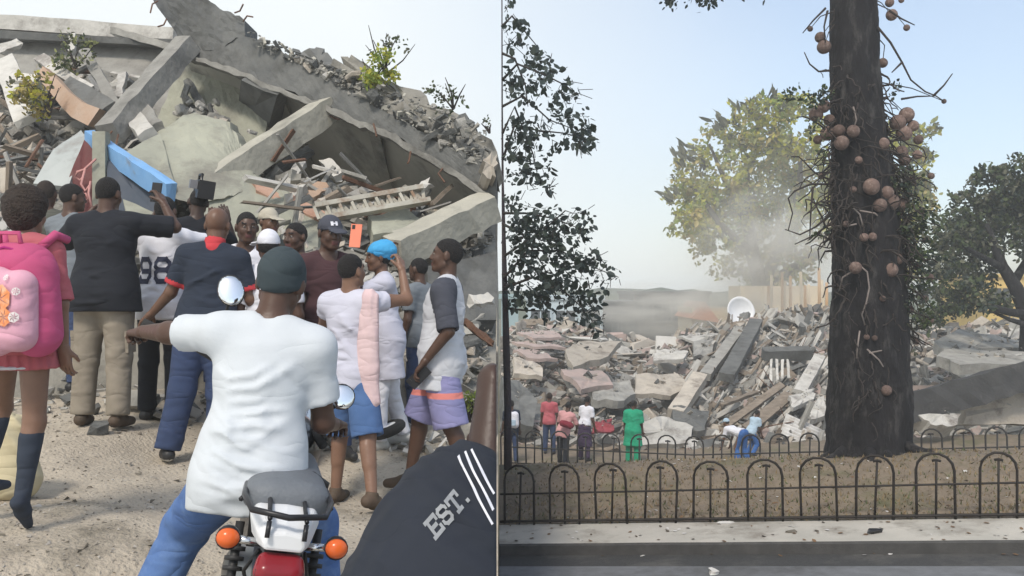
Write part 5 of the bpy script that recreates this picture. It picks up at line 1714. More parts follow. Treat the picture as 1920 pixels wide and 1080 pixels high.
C_JEANM = cloth('mid_denim', (.085, .16, .33), (.06, .12, .26)); C_GREY = cloth('grey_jersey', (.17, .19, .21)); C_PINK = cloth('hot_pink_nylon', (.50, .08, .185), (.44, .07, .165))
C_PINKL = cloth('pale_pink_panel', (.66, .36, .44), (.58, .30, .38)); C_ROSE = cloth('rose_shirt', (.36, .075, .095), (.42, .12, .135)); C_HGREY = cloth('heather_grey', (.54, .55, .58), (.49, .50, .53))
C_CHAR = cloth('charcoal_sleeve', (.058, .062, .080)); C_PURP = cloth('lavender_shorts', (.20, .20, .36), (.25, .24, .42)); C_CORAL = cloth('coral_band', (.66, .22, .19))
C_BLUECAP = cloth('blue_gauze', (.045, .29, .58), (.075, .38, .66)); C_SOCK = cloth('navy_sock', (.032, .042, .062)); C_SALM = cloth('salmon_shirt', (.56, .29, .29)); C_GREEN = cloth('green_polyester', (.012, .25, .135), (.016, .31, .17))
C_LILAC = cloth('white_lilac', (.53, .53, .61), (.48, .48, .56)); C_OLIVE = cloth('olive_shirt', (.09, .09, .075)); C_BLUSH = cloth('blush_towel', (.66, .50, .50), (.60, .44, .45)); C_BEIGE = cloth('beige_cap', (.46, .42, .34)); C_CREAM = cloth('cream_cloth', (.56, .49, .32))
C_DKPURP = cloth('dark_purple_cloth', (.055, .035, .075)); C_LBLUE = cloth('pale_blue_cloth', (.40, .52, .62)); C_ROYAL = cloth('royal_blue_cloth', (.04, .12, .33))
SHOE_W = M('shoe_white', (.52, .51, .48), (.44, .43, .4), 8, .6); SHOE_B = M('shoe_black', (.02, .02, .022), (.03, .03, .03), 8, .5); SHOE_T = M('shoe_tan', (.09, .06, .04), (.06, .045, .03), 8, .7)
PLAST_B = M('black_plastic', (.014, .014, .016), (.02, .02, .022), 6, .35)

def hand_prims(Fd, wrist, d, n, side, s, curl=35, spread=1.0):
    """palm, four unequal bent fingers and a thumb leaving the side of the palm"""
    d = unit(d); n = unit(np.array(n, float) - d * (np.array(n, float) @ d)); t = np.cross(d, n) * side     # t: towards the thumb
    w = np.array(wrist, float)
    Fd.cone(w - d * .05 * s, w + d * .01 * s, .027 * s, .026 * s, .012)
    for o, L in ((.028, .085), (.010, .09), (-.010, .086), (-.028, .078)):
        Fd.cone(w + t * o * .6 * s, w + (d * L + t * o) * s, .018 * s, .0135 * s, .010)
    for o, L, ln in ((.031, .088, (.036, .024, .018)), (.011, .094, (.040, .027, .019)), (-.010, .090, (.037, .025, .018)), (-.029, .080, (.029, .020, .016))):
        p = w + (d * L + t * o) * s; ang = R(curl * .5)
        for j, l in enumerate(ln):
            dd = d * math.cos(ang) + n * math.sin(ang) + t * o * 1.5 * spread
            q = p + unit(dd) * l * s
            Fd.cone(p, q, (.0098 - .0010 * j) * s, (.0092 - .0012 * j) * s, .004)
            p = q; ang += R(curl)
    p = w + (d * .022 + t * .026 + n * .006) * s
    q = p + unit(d * .75 + t * .75 + n * .35) * .042 * s
    Fd.cone(p, q, .0145 * s, .0115 * s, .008)
    q2 = q + unit(d * .9 + t * .15 + n * .55) * .030 * s
    Fd.cone(q, q2, .0112 * s, .0090 * s, .004)
    return w + d * .07 * s + n * .028 * s         # where a held thing sits

def look_head(Fd, hc, Rh, s, jaw=1.0, fem=False):
    H = lambda x, y, z: hc + Rh @ (np.array((x, y, z)) * s)
    Fd.ell(H(0, -.012, .026), np.array((.074, .097, .092)) * s, Rh, .01)
    Fd.ell(H(0, .030, -.040), np.array((.059 * jaw, .060, .074)) * s, Rh, .025)
    Fd.cone(H(-.012, .075, -.094), H(.012, .075, -.094), .017 * s, .017 * s, .02)
    for sx in (-1, 1):
        Fd.ell(H(sx * .040, .058, -.026), np.array((.024, .024, .026)) * s, Rh, .02)
        Fd.cone(H(sx * .055, .0, -.055), H(sx * .026, .062, -.090), .018 * s, .016 * s, .02)
    Fd.cone(H(-.036, .073, .030), H(.036, .073, .030), .015 * s, .015 * s, .014)
    for sx in (-1, 1):
        Fd.ell(H(sx * .031, .094, .009), np.array((.017, .014, .010)) * s, Rh, .010, sub=True)
    Fd.cone(H(0, .086, .018), H(0, .104, -.022), .0095 * s, .0135 * s, .008)
    for sx in (-1, 1):
        Fd.ell(H(sx * .013, .096, -.026), np.array((.0095, .011, .0085)) * s, Rh, .005)
    Fd.cone(H(-.019, .087, -.052), H(.019, .087, -.052), .0085 * s, .0085 * s, .005)
    Fd.cone(H(-.016, .087, -.066), H(.016, .087, -.066), .0092 * s, .0092 * s, .005)
    for sx in (-1, 1):
        Fd.ell(H(sx * .079, -.012, -.006), np.array((.012, .022, .034)) * s, Rh @ rz(sx * -24), .008)
    return H

PEOPLE = {}
def person(label, px, D, top=None, H=None, yaw=0, pose=None, look=None, group='people watching the collapse', h=.011, gz=None, fp=None, seat=None, bulk=1.0):
    """px: where the feet stand; D: distance from the camera; top: where the crown of the head reaches"""
    pose = pose or {}; look = look or {}
    X = (px - 960) / F * D
    g = gz if gz is not None else (gl(X, D) if px < 935 else zr(X, D, False))
    if H is None: H = CZ + (540 - top) / F * D - g
    s = H / 1.75
    lean, roll, twist = pose.get('torso', (3, 0, 0))
    Rt = rz(twist) @ ry(roll) @ rx(-lean)
    bl = bulk
    # legs first, so that the lower foot stands on the ground
    hipx = .088 * s
    legs = pose.get('legs', ((2, 3, 4), (-2, 3, 3)))
    def leg_dirs(sx, a):
        f, o, kn = R(a[0]), R(a[1]), R(a[2]); so = R(a[3]) if len(a) > 3 else o * .5
        th = np.array((sx * math.sin(o), math.sin(f) * math.cos(o), -math.cos(f) * math.cos(o)))
        f2 = f - kn
        sh = np.array((sx * math.sin(so), math.sin(f2) * math.cos(so), -math.cos(f2) * math.cos(so)))
        return th, sh
    drops = []; J = {}
    for sx, nm, a in ((-1, 'L', legs[0]), (1, 'R', legs[1])):
        th, sh = leg_dirs(sx, a)
        J['hip' + nm] = np.array((sx * hipx, 0, -.03 * s))
        J['knee' + nm] = J['hip' + nm] + th * .425 * s
        J['ank' + nm] = J['knee' + nm] + sh * .405 * s
        tip = a[4] if len(a) > 4 else 0
        drops.append(J['ank' + nm][2] - .085 * s - (.10 * s * math.sin(R(tip)) if tip > 0 else 0))
    hz = seat * 1.0 if seat is not None else -min(drops)
    P = np.array((0, 0, hz))
    for k in list(J): J[k] = J[k] + P
    T = lambda x, y, z: P + Rt @ (np.array((x, y, z)) * s)
    nb = T(0, -.012, .53)
    hy, hp, hr = pose.get('head', (0, 0, 0))
    Rh = Rt @ rz(hy) @ rx(-hp) @ ry(hr)
    Rh = rz(hy + twist) @ ry(hr + roll * .5) @ rx(-(hp + lean * .45))
    hc = nb + Rh @ (np.array((0, .022, .158)) * s)
    sw = (.172 if not look.get('fem') else .155) * bl ** .5
    arms = pose.get('arms', (((-.16, 0, -1), (-.1, .25, -1)), ((.16, 0, -1), (.1, .25, -1))))
    for sx, nm, a in ((-1, 'L', arms[0]), (1, 'R', arms[1])):
        up = unit(a[0]); fo = unit(a[1])
        lift = max(0, up[2] + .3) * .06
        J['sh' + nm] = T(sx * (sw - lift * .3), -.012, .462 + lift)
        J['el' + nm] = J['sh' + nm] + up * .285 * s
        J['wr' + nm] = J['el' + nm] + fo * .245 * s
        hd = unit(a[2]) if len(a) > 2 and a[2] is not None else fo
        J['hd' + nm] = hd; J['fo' + nm] = fo; J['up' + nm] = up
    pts = np.array([v for k, v in J.items() if k[:2] not in ('hd', 'fo', 'up')] + [hc, nb])
    lo = pts.min(0) - .14 * s - .0; hi = pts.max(0) + .15 * s
    lo[2] = min(lo[2], min(J['ankL'][2], J['ankR'][2]) - .12 * s)
    for nm in 'LR':
        lo = np.minimum(lo, J['wr' + nm] - .05); hi = np.maximum(hi, J['wr' + nm] + .05)
        lo = np.minimum(lo, J['ank' + nm] - .2 * s); hi = np.maximum(hi, J['ank' + nm] + .2 * s)
    lo = np.minimum(lo, P - .24 * s * bl); hi = np.maximum(hi, P + .24 * s * bl)
    fem = look.get('fem', False)

    def torso(Fd, inf=0.0, k=.05):
        Fd.ell(T(0, -.01, .02), (np.array((.155, .118, .13)) * (bl, bl, 1)) * s + inf, Rt, k)
        for sx in (-1, 1): Fd.ell(T(sx * .07, -.055, -.03), np.array((.085, .085, .095)) * s * bl + inf, Rt, k)
        Fd.ell(T(0, .005, .17), (np.array((.135 if not fem else .12, .102, .16)) * (bl, bl ** 1.5, 1)) * s + inf, Rt, k)
        Fd.ell(T(0, -.002, .345), (np.array((.158 if not fem else .142, .108, .165)) * (bl, bl, 1)) * s + inf, Rt, k)
        if fem:
            for sx in (-1, 1): Fd.ell(T(sx * .07, .085, .34), np.array((.06, .05, .06)) * s + inf, Rt, .03)
        Fd.cone(J['shL'] + Rt @ np.array((.03, 0, -.01)) * s, J['shR'] + Rt @ np.array((-.03, 0, -.01)) * s, .058 * s + inf, .058 * s + inf, k)
        for sx, nm in ((-1, 'L'), (1, 'R')):
            Fd.cone(T(sx * .05, -.02, .515), J['sh' + nm], .046 * s + inf * .7, .052 * s + inf, .04)
    # ---------------------------------------------------------------- body
    B = Field(lo, hi, h)
    torso(B)
    B.cone(nb - Rt @ np.array((0, 0, .06)) * s, hc + Rh @ np.array((0, -.022, -.05)) * s, .060 * s, .053 * s, .03)
    Hf = look_head(B, hc, Rh, s, .93 if fem else 1.0, fem)
    for nm in 'LR':
        B.cone(J['sh' + nm], J['el' + nm], .050 * s * bl ** .5, .040 * s, .03)
        B.ell((J['sh' + nm] * .6 + J['el' + nm] * .4), np.array((.044, .044, .08)) * s, frame_from(np.cross(J['up' + nm], (.3, .9, .2)), J['up' + nm]), .03)
        B.cone(J['el' + nm], J['wr' + nm], .041 * s, .0265 * s, .02)
        B.cone(J['hip' + nm], J['knee' + nm], .083 * s * bl ** .6, .055 * s, .04)
        B.cone(J['knee' + nm], J['ank' + nm], .054 * s, .036 * s, .025)
        kn, an = J['knee' + nm], J['ank' + nm]; sd_ = unit(an - kn); bk = unit(np.array((0, -1, 0)) - sd_ * (-sd_[1]))
        B.cone(kn + (an - kn) * .18 + bk * .018 * s, kn + (an - kn) * .48 + bk * .014 * s, .046 * s, .036 * s, .03)
    feet = {}
    for sx, nm, a in ((-1, 'L', legs[0]), (1, 'R', legs[1])):
        tip = R(a[4] if len(a) > 4 else 0); to = R(pose.get('toe', 8)) * sx
        fd = np.array((math.sin(to) * math.cos(tip), math.cos(to) * math.cos(tip), -math.sin(tip)))
        un = np.array((math.sin(to) * math.sin(tip), math.cos(to) * math.sin(tip), math.cos(tip)))
        an = J['ank' + nm]; feet[nm] = (an, fd, un)
        B.cone(an - fd * .035 * s - un * .04 * s, an + fd * .05 * s - un * .035 * s, .034 * s, .034 * s, .02)
        B.cone(an + fd * .05 * s - un * .045 * s, an + fd * .155 * s - un * .062 * s, .036 * s, .021 * s, .02, cuts=[(an - un * .083 * s, -un)])
    bV, bQ = B.mesh()
    parts = [(bV, bQ)]
    held = {}
    hn = pose.get('palm', ((0, 0, -1), (0, 0, -1)))
    for sx, nm, a, pn in ((-1, 'L', arms[0], hn[0]), (1, 'R', arms[1], hn[1])):
        w = J['wr' + nm]; hd = J['hd' + nm]
        pn = np.array(pn, float)
        if abs(unit(pn) @ hd) > .92: pn = np.array((0.1, 1, .1)) if abs(hd[1]) < .8 else np.array((-sx, .1, .1))
        c_ = w + hd * .08 * s
        Hd = Field(c_ - .15 * s, c_ + .15 * s, min(.0050 if h < .013 else .007, h * .55))
        held[nm] = hand_prims(Hd, w, hd, pn, sx, s, pose.get('curl', (30, 30))[0 if nm == 'L' else 1])
        parts.append(Hd.mesh())
    V = []; Q = []; o_ = 0
    for v, q in parts:
        V.append(v); Q.append(q + o_); o_ += len(v)
    V = np.concatenate(V); Q = np.concatenate(Q)
    fc = V[Q].mean(1)
    hl = ((fc - hc) @ Rh) / s
    mi = np.zeros(len(Q), int)
    mi[(np.abs(hl[:, 0]) < .026) & (hl[:, 2] < -.045) & (hl[:, 2] > -.073) & (hl[:, 1] > .080)] = 1
    ax_ = np.abs(hl[:, 0])
    mi[(ax_ > .014) & (ax_ < .050) & (hl[:, 2] > .028) & (hl[:, 2] < .040) & (hl[:, 1] > .055)] = 2
    if look.get('beard'):
        mi[(hl[:, 2] < -.070) & (hl[:, 2] > -.125) & (hl[:, 1] > .02)] = 2
        mi[(np.abs(hl[:, 0]) < .026) & (hl[:, 2] < -.060) & (hl[:, 2] > -.073) & (hl[:, 1] > .080)] = 1
    skm_ = look.get('skin', SK1)
    yawr = R(yaw)
    root = empty('person', (X, D, g), label, 'person', group, yawr)
    obj('body', mesh_from('body', V, Q, [skm_, LIP, HB], True, mi), root)
    add = lambda nm, Fd, mats, mi=None, rel=1: (lambda VQ: obj(nm, mesh_from(nm, relax(VQ[0], VQ[1], rel, .4) if rel else VQ[0], VQ[1], mats, True, mi(VQ[0][VQ[1]].mean(1)) if mi else None), root))(Fd.mesh())
    # ---------------------------------------------------------------- eyes
    if look.get('face', False):
        for sx in (-1, 1):
            mb = MB()
            c_ = Hf(sx * .031, .0745, .009); mb.sphere((0, 0, 0), .0115 * s, 0, 12, 8)
            mb.sphere(Rh @ np.array((0, .0062, 0)) * s, .0066 * s, 1, 8, 6)
            obj('eye', mb.mesh('eye', [EYE, IRIS], True), root, c_)
    # ---------------------------------------------------------------- clothes
    rnd = random.Random(int(px * 13 + D * 100))
    def folds(amp, zc=None):
        ph = rnd.uniform(0, 6)
        up = Rt @ np.array((0, 0, 1.0)); rt = Rt @ np.array((1.0, 0, 0))
        low = lambda X_, Y_, Z_: np.clip(1.15 - ((X_ - P[0]) * up[0] + (Y_ - P[1]) * up[1] + (Z_ - P[2]) * up[2]) / (.36 * s), .22, 1.2)
        amp = amp * .45
        return [(amp, up * 58 + rt * 26, ph, rt * 9 + up * 5, 1.3, low), (amp * .7, up * 42 - rt * 34, ph + 2, rt * 12 - up * 7, 1.1, low), (amp * .35, up * 95 + rt * 12, ph + 4, rt * 17, 1.5, low)]
    out = {'root': root, 'J': J, 'T': T, 'P': P, 'Rt': Rt, 's': s, 'hc': hc, 'Rh': Rh, 'Hf': Hf, 'held': held, 'yaw': yaw, 'base': np.array((X, D, g)), 'add': add}
    sh = look.get('shirt')
    if sh:
        inf = sh.get('loose', .016) * .8; hem = sh.get('hem', -.10) * s
        lo2 = np.minimum(lo, P - .3 * s); hi2 = hi.copy(); lo2[2] = min((P + Rt @ np.array((0, 0, hem)))[2], P[2]) - .08
        C = Field(lo2, hi2, h)
        torso(C, inf, .06)
        wd = sh.get('flare', 1.0)
        C.cone(T(-.07 * bl, .0, .10), T(-.075 * wd * bl, -.005, hem / s - .04), .098 * s * bl + inf * .5, .100 * s * bl * wd + inf, .07)
        C.cone(T(.07 * bl, .0, .10), T(.075 * wd * bl, -.005, hem / s - .04), .098 * s * bl + inf * .5, .100 * s * bl * wd + inf, .07)
        up = Rt @ np.array((0, 0, 1.0))
        C.cut(P + up * hem, -up)
        sl = sh.get('sleeve', .62)
        for nm in 'LR':
            S0, E0, W0, u_, f_ = J['sh' + nm], J['el' + nm], J['wr' + nm], J['up' + nm], J['fo' + nm]
            Ls = .285 * s
            rr = .052 * s * bl ** .5
            if sl <= 1.0:
                e = S0 + u_ * Ls * sl
                C.cone(S0, e + u_ * .06, rr + inf * .8, rr + inf * .75 + .006, .035, cuts=[(e, u_)])
                C.cone(e - u_ * .03, e + u_ * .05, rr * .80 + inf * .3, rr * .82 + inf * .45, .008, sub=True)
                for q in range(5):
                    c0 = S0 + u_ * Ls * sl * rnd.uniform(.25, .95); e1 = unit(np.cross(u_, (.2, 1, .3))); e2 = np.cross(u_, e1); th0 = rnd.uniform(0, 6.28); dz = rnd.uniform(-.06, .06)
                    C.ridge([c0 + (e1 * math.cos(th0 + i * .3) + e2 * math.sin(th0 + i * .3)) * (rr + inf * .8) + u_ * dz * i / 4 for i in range(5)], rnd.choice((.008, .007, -.006)), rnd.uniform(.011, .017))
            else:
                C.cone(S0, E0, rr + inf, .045 * s + inf, .035)
                e = E0 + f_ * .245 * s * (sl - 1)
                C.cone(E0, e + f_ * .03, .044 * s + inf, .034 * s + inf, .03, cuts=[(e, f_)])
        fa = sh.get('fold', 1.0)
        # creases: hanging from the shoulders and armpits, bunching above the hem
        for q in range(sh.get('nfold', 34)):
            low = rnd.random() < .62
            fr = -1 if rnd.random() < .62 else 1
            x0 = rnd.uniform(-.16, .16); z0_ = rnd.uniform(hem / s + .01, .20) if low else rnd.uniform(.18, .44)
            sx_ = -1 if x0 > 0 else 1
            L_f = rnd.uniform(.10, .26); sl_ = rnd.uniform(-.55, .25) if low else rnd.uniform(-1.2, -.3)
            pts_ = []
            for i in range(5):
                t = i / 4
                xx = x0 + sx_ * L_f * t * .9; zz = z0_ + sl_ * L_f * t * .8 + (.05 * t * t if low else 0) * L_f
                pts_.append((xx * s, zz * s))
            C.crease(P, Rt, fr, pts_, fa * rnd.choice((.009, .007, -.006, .011)) * s, rnd.uniform(.010, .019))
        for fr, pts_, am, wd_ in sh.get('creases', []):
            C.crease(P, Rt, fr, [(a * s, b * s) for a, b in pts_], am, wd_)
        nkr = sh.get('neck', .066) * s
        nd = unit(hc + Rh @ np.array((0, -.022, -.05)) * s - nb)
        C.cone(nb - Rt @ np.array((0, -.022, .012)) * s, nb + nd * .2 * s, nkr, nkr * 1.15, .012, sub=True)
        mats = [sh['mat']] + [r[1] for r in sh.get('regions', [])]
        def mi_(c):
            m_ = np.zeros(len(c), int)
            for q, (fn, _) in enumerate(sh.get('regions', [])):
                m_[fn(c, J, T, Rt, P, s)] = q + 1
            return m_
        out['shirt'] = add(sh.get('name', 'shirt'), C, mats, mi_ if len(mats) > 1 else None)
    pa = look.get('pants')
    if pa:
        inf = pa.get('loose', .014); ln = pa.get('len', 1.0)
        C = Field(np.minimum(lo, P - .25 * s), np.maximum(np.array((hi[0], hi[1], P[2] + .16 * s)), P + .2 * s), h)
        ip = min(inf, .009)
        C.ell(T(0, -.01, .02), np.array((.155 * bl, .118 * bl, .13)) * s + ip, Rt, .05)
        for sx in (-1, 1): C.ell(T(sx * .07, -.055, -.03), np.array((.085, .085, .095)) * s * bl + ip, Rt, .05)
        for nm in 'LR':
            hp_, kn, an = J['hip' + nm], J['knee' + nm], J['ank' + nm]
            td = unit(kn - hp_); sdn = unit(an - kn)
            if ln <= .56:
                e = hp_ + td * .425 * s * min(1.0, ln * 2)
                ex = [(e, td)]
                C.cone(hp_, e + td * .05, .088 * s * bl ** .6 + inf, .076 * s * bl ** .5 + inf * 1.6, .04, cuts=ex)
                C.cone(e - td * .03, e + td * .06, .066 * s * bl ** .5 + inf, .068 * s * bl ** .5 + inf, .008, sub=True)
            else:
                C.cone(hp_, kn, .086 * s * bl ** .6 + inf, .061 * s + inf, .04)
                e = kn + sdn * .405 * s * (ln - .5) * 2
                C.cone(kn, e + sdn * .03, .060 * s + inf, .048 * s + inf * 1.3, .03, cuts=[(e, sdn)])
        up = Rt @ np.array((0, 0, 1.0))
        C.cut(P + up * .0 * s, up)
        ph = rnd.uniform(0, 6)
        for nm in 'LR':
            for q in range(14):
                hp_, kn, an = J['hip' + nm], J['knee' + nm], J['ank' + nm]
                low = ln > .56 and rnd.random() < .6
                a0, b0_ = (kn, an) if low else (hp_, kn)
                t0 = rnd.choice((rnd.uniform(-.1, .25), rnd.uniform(.6, .95)))
                c0 = a0 + (b0_ - a0) * t0; ax_f = unit(b0_ - a0)
                e1 = unit(np.cross(ax_f, (1, .2, 0))); e2 = np.cross(ax_f, e1); r_f = ((.060 - .012 * t0) if low else (.086 - .025 * t0)) * s + inf
                th0 = rnd.uniform(0, 6.28); dth = rnd.uniform(.8, 1.7); dz = rnd.uniform(-.07, .07)
                C.ridge([c0 + (e1 * math.cos(th0 + dth * i / 4) + e2 * math.sin(th0 + dth * i / 4)) * r_f + ax_f * dz * i / 4 for i in range(5)], rnd.choice((.012, .010, -.007)), rnd.uniform(.014, .022))
        mats = [pa['mat']] + [r[1] for r in pa.get('regions', [])]
        def mi2(c):
            m_ = np.zeros(len(c), int)
            for q, (fn, _) in enumerate(pa.get('regions', [])): m_[fn(c, J, T, Rt, P, s)] = q + 1
            return m_
        out['pants'] = add(pa.get('name', 'trousers'), C, mats, mi2 if len(mats) > 1 else None)
    sk = look.get('skirt')
    if sk:
        C = Field(np.minimum(lo, P - .34 * s), np.maximum(np.array((hi[0], hi[1], P[2] + .2 * s)), P + .34 * s), h)
        zb = sk['len'] * s
        kc = (J['kneeL'] + J['kneeR']) / 2
        e = P + np.array((0, (kc - P)[1] * .5 * zb / (.42 * s), -zb))
        C.cone(P + (0, 0, .05), e, .14 * s * bl, .14 * s * bl * sk.get('flare', 1.35), .04, cuts=[(e, (0, 0, -1.0))])
        for sx in (-1, 1):
            C.cone(P + np.array((sx * .05, 0, .03)), e + np.array((sx * .07 * s, 0, 0)), .12 * s * bl, .13 * s * sk.get('flare', 1.35), .05, cuts=[(e, (0, 0, -1.0))])
        ph = rnd.uniform(0, 6)
        C.waves([(.007, np.array((60, 45, 4)), ph, np.array((6, 5, 3)), 1.0, None)])
        C.cut(e, (0, 0, -1.0))
        out['skirt'] = add('skirt', C, sk['mat'])
    sho = look.get('shoes')
    if sho:
        for nm in 'LR':
            an, fd, un = feet[nm]
            C = Field(an - .24 * s, an + .24 * s, min(h, .010))
            bottom = [(an - un * .082 * s, -un)]
            C.cone(an - fd * .040 * s - un * .035 * s, an + fd * .05 * s - un * .034 * s, .044 * s, .044 * s, .02)
            C.cone(an + fd * .04 * s - un * .046 * s, an + fd * .165 * s - un * .058 * s, .046 * s, .033 * s, .02)
            C.cone(an - un * .03 * s, an + un * .01 * s, .044 * s, .045 * s, .01)
            if sho.get('boot'): C.cone(an - un * .02 * s, an + unit(J['knee' + nm] - an) * sho['boot'] * s, .050 * s, .066 * s, .02, cuts=[(an + unit(J['knee' + nm] - an) * sho['boot'] * s, unit(J['knee' + nm] - an))])
            C.cut(an - un * .088 * s, -un)
            if not sho.get('boot'): C.cut(an + un * .028 * s, un)
            sole = sho.get('sole')
            add('shoe', C, [sho['mat'], sole or sho['mat']], (lambda c, an=an, un=un: (((c - an) @ un) < -.062 * s).astype(int)))
    if look.get('socks'):
        for nm in 'LR':
            kn, an = J['knee' + nm], J['ank' + nm]; an_, fd, un = feet[nm]; sdn = unit(an - kn)
            lo3 = np.minimum(kn, an) - .2 * s; hi3 = np.maximum(kn, an) + .2 * s
            C = Field(lo3, hi3, h)
            tp = kn + (an - kn) * look['socks'][1]
            C.cone(kn, an, .058 * s, .041 * s, .025, cuts=[(tp, -sdn)])
            bk = unit(np.array((0, -1, 0)) - sdn * (-sdn[1]))
            C.cone(kn + (an - kn) * .22 + bk * .018 * s, kn + (an - kn) * .48 + bk * .014 * s, .050 * s, .040 * s, .03, cuts=[(tp, -sdn)])
            C.cone(an - fd * .035 * s - un * .04 * s, an + fd * .05 * s - un * .035 * s, .039 * s, .039 * s, .02)
            C.cone(an + fd * .05 * s - un * .045 * s, an + fd * .16 * s - un * .062 * s, .041 * s, .026 * s, .02)
            add('sock', C, look['socks'][0])
    # ---------------------------------------------------------------- hair and hats
    hair = look.get('hair', ('short', HB))
    C = Field(hc - .3 * s, hc + .32 * s, min(h, .010))
    kd, hm_ = hair[0], hair[1]
    if kd == 'short':
        C.ell(Hf(0, -.013, .027), np.array((.0775, .1000, .0955)) * s, Rh, 0, cuts=[(Hf(0, .0, .004), -(Rh @ unit((0, -.66, .75))))])
        C.cut(Hf(0, 0, -.062), -(Rh @ np.array((0, 0, 1.0))))
        C.waves([(.0012, np.array((190, 120, 160)), 1, np.array((60, 50, 40)), 2, None)])
        add('hair', C, hm_, None, 0)
    elif kd == 'afro':
        q = hair[2] if len(hair) > 2 else 1.0
        C.ell(Hf(0, -.030, .045), np.array((.118, .122, .115)) * s * q, Rh, 0, cuts=[(Hf(0, .045, .0), -(Rh @ unit((0, -.8, .6))))])
        C.ell(Hf(0, -.055, -.03), np.array((.095, .085, .10)) * s * q, Rh, .05, cuts=[(Hf(0, .02, 0), -(Rh @ unit((0, -1, 0.1))))])
        C.waves([(.006, np.array((60, 40, 50)), 1, np.array((30, 50, 40)), 2, None), (.004, np.array((-90, 70, 80)), 3, np.array((60, -50, 40)), 2, None)])
        add('hair', C, hm_, None, 0)
    elif kd == 'stubble':
        C.ell(Hf(0, -.013, .027), np.array((.0765, .0985, .094)) * s, Rh, 0, cuts=[(Hf(0, .0, .0), -(Rh @ unit((0, -.75, .66))))])
        C.cut(Hf(0, 0, -.045), -(Rh @ np.array((0, 0, 1.0))))
        add('hair', C, hm_, None, 0)
    elif kd in ('cap', 'beanie', 'durag'):
        zc = {'cap': .022, 'beanie': -.03, 'durag': -.012}[kd]
        nrm = Rh @ (unit((0, -.10, 1)) if kd == 'cap' else unit((0, -.50, .86)))
        C.ell(Hf(0, -.013, .030), np.array((.086, .107, .104)) * s, Rh, 0, cuts=[(Hf(0, 0, zc), -nrm)])
        if kd == 'cap':
            br = hair[2] if len(hair) > 2 else 0
            Rb = Rh @ rz(br) @ rx(-10)
            cB = hc + Rh @ rz(br) @ (np.array((0, .125, .030)) * s)
            C.ell(cB, np.array((.072, .075, .010)) * s, Rb, .012)
        if kd == 'durag':
            C.ell(Hf(0, -.013, .030), np.array((.0905, .1115, .108)) * s, Rh, .004, cuts=[(Hf(0, 0, zc), -nrm), (Hf(0, 0, zc + .026), nrm)])
            for q in range(5): C.ridge([Hf(.08 * math.cos(a), -.02 - .10 * math.sin(a), .02 + .02 * q + .015 * math.sin(a * 3 + q)) for a in np.linspace(.2, 2.9, 6)], .004, .009)
        C.waves([(.0015, np.array((70, 60, 90)), 1, np.array((20, 30, 40)), 1.5, None)])
        o = add({'cap': 'cap', 'beanie': 'cap', 'durag': 'head_cloth'}[kd], C, hm_, None, 0); out['cap'] = o
        C2 = Field(hc - .2 * s, hc + .2 * s, min(h, .010))
        C2.ell(Hf(0, -.016, .02), np.array((.0785, .099, .09)) * s, Rh, 0, cuts=[(Hf(0, .0, -.008), -(Rh @ unit((0, -.72, .7))))])
        C2.cut(Hf(0, 0, -.066), -(Rh @ np.array((0, 0, 1.0))))
        add('hair', C2, HB, None, 0)
    elif kd == 'bouffant':
        C.ell(Hf(0, -.030, .060), np.array((.100, .118, .088)) * s, Rh @ rx(-18), 0)
        C.ell(Hf(0, -.085, .045), np.array((.085, .085, .080)) * s, Rh, .05)
        C.cut(Hf(0, .05, .03), -(Rh @ unit((0, -.45, .9))))
        C.waves([(.005, np.array((55, 50, 25)), 1, np.array((22, 30, 30)), 1.6, None), (.003, np.array((-70, 60, 60)), 2.5, np.array((30, 30, 30)), 1.4, None)])
        add('gauze_cap', C, hm_)
        C2 = Field(hc - .2 * s, hc + .2 * s, min(h, .010))
        C2.ell(Hf(0, -.020, .012), np.array((.080, .102, .09)) * s, Rh, 0, cuts=[(Hf(0, .0, -.01), -(Rh @ unit((0, -.85, .5))))])
        add('hair', C2, HB, None, 0)
    PEOPLE[label] = out
    return out

def to_world(p, loc):
    """local point of a person -> world"""
    return p['base'] + rz(p['yaw']) @ np.array(loc)

def decal(target, quads, o, u, v, n, name, mat, root, off=.004, cast=.5):
    """flat print laid onto a mesh surface: quads are lists of 2-D points, subdivided and dropped onto the surface along -n"""
    me = target.data
    co = np.empty(len(me.vertices) * 3, np.float32); me.vertices.foreach_get('co', co); co = co.reshape(-1, 3)
    polys = [tuple(p.vertices) for p in me.polygons]
    tree = BVHTree.FromPolygons([tuple(map(float, c)) for c in co], polys)
    u, v, n, o = unit(u), unit(v), unit(n), np.array(o, float)
    V = []; Fs = []
    for qi, q in enumerate(quads):
        q = [np.array(p, float) for p in q]
        Lu = max(np.linalg.norm(q[1] - q[0]), np.linalg.norm(q[2] - q[3])); Lv = max(np.linalg.norm(q[3] - q[0]), np.linalg.norm(q[2] - q[1]))
        nu, nv = max(1, int(Lu / .012)), max(1, int(Lv / .012))
        b = len(V); ok = True
        for j in range(nv + 1):
            for i in range(nu + 1):
                s_, t = i / nu, j / nv
                p2 = (q[0] * (1 - s_) + q[1] * s_) * (1 - t) + (q[3] * (1 - s_) + q[2] * s_) * t
                p = o + u * p2[0] + v * p2[1]
                hit = tree.ray_cast(Vector((p + n * cast).tolist()), Vector((-n).tolist()))
                if hit[0] is None:
                    hit = tree.find_nearest(Vector(p.tolist()))
                V.append(np.array(hit[0]) + n * (off + .00015 * qi))
        for j in range(nv):
            for i in range(nu):
                a = b + j * (nu + 1) + i
                Fs.append((a, a + 1, a + nu + 2, a + nu + 1))
    return obj(name, mesh_from(name, V, Fs, mat), root)

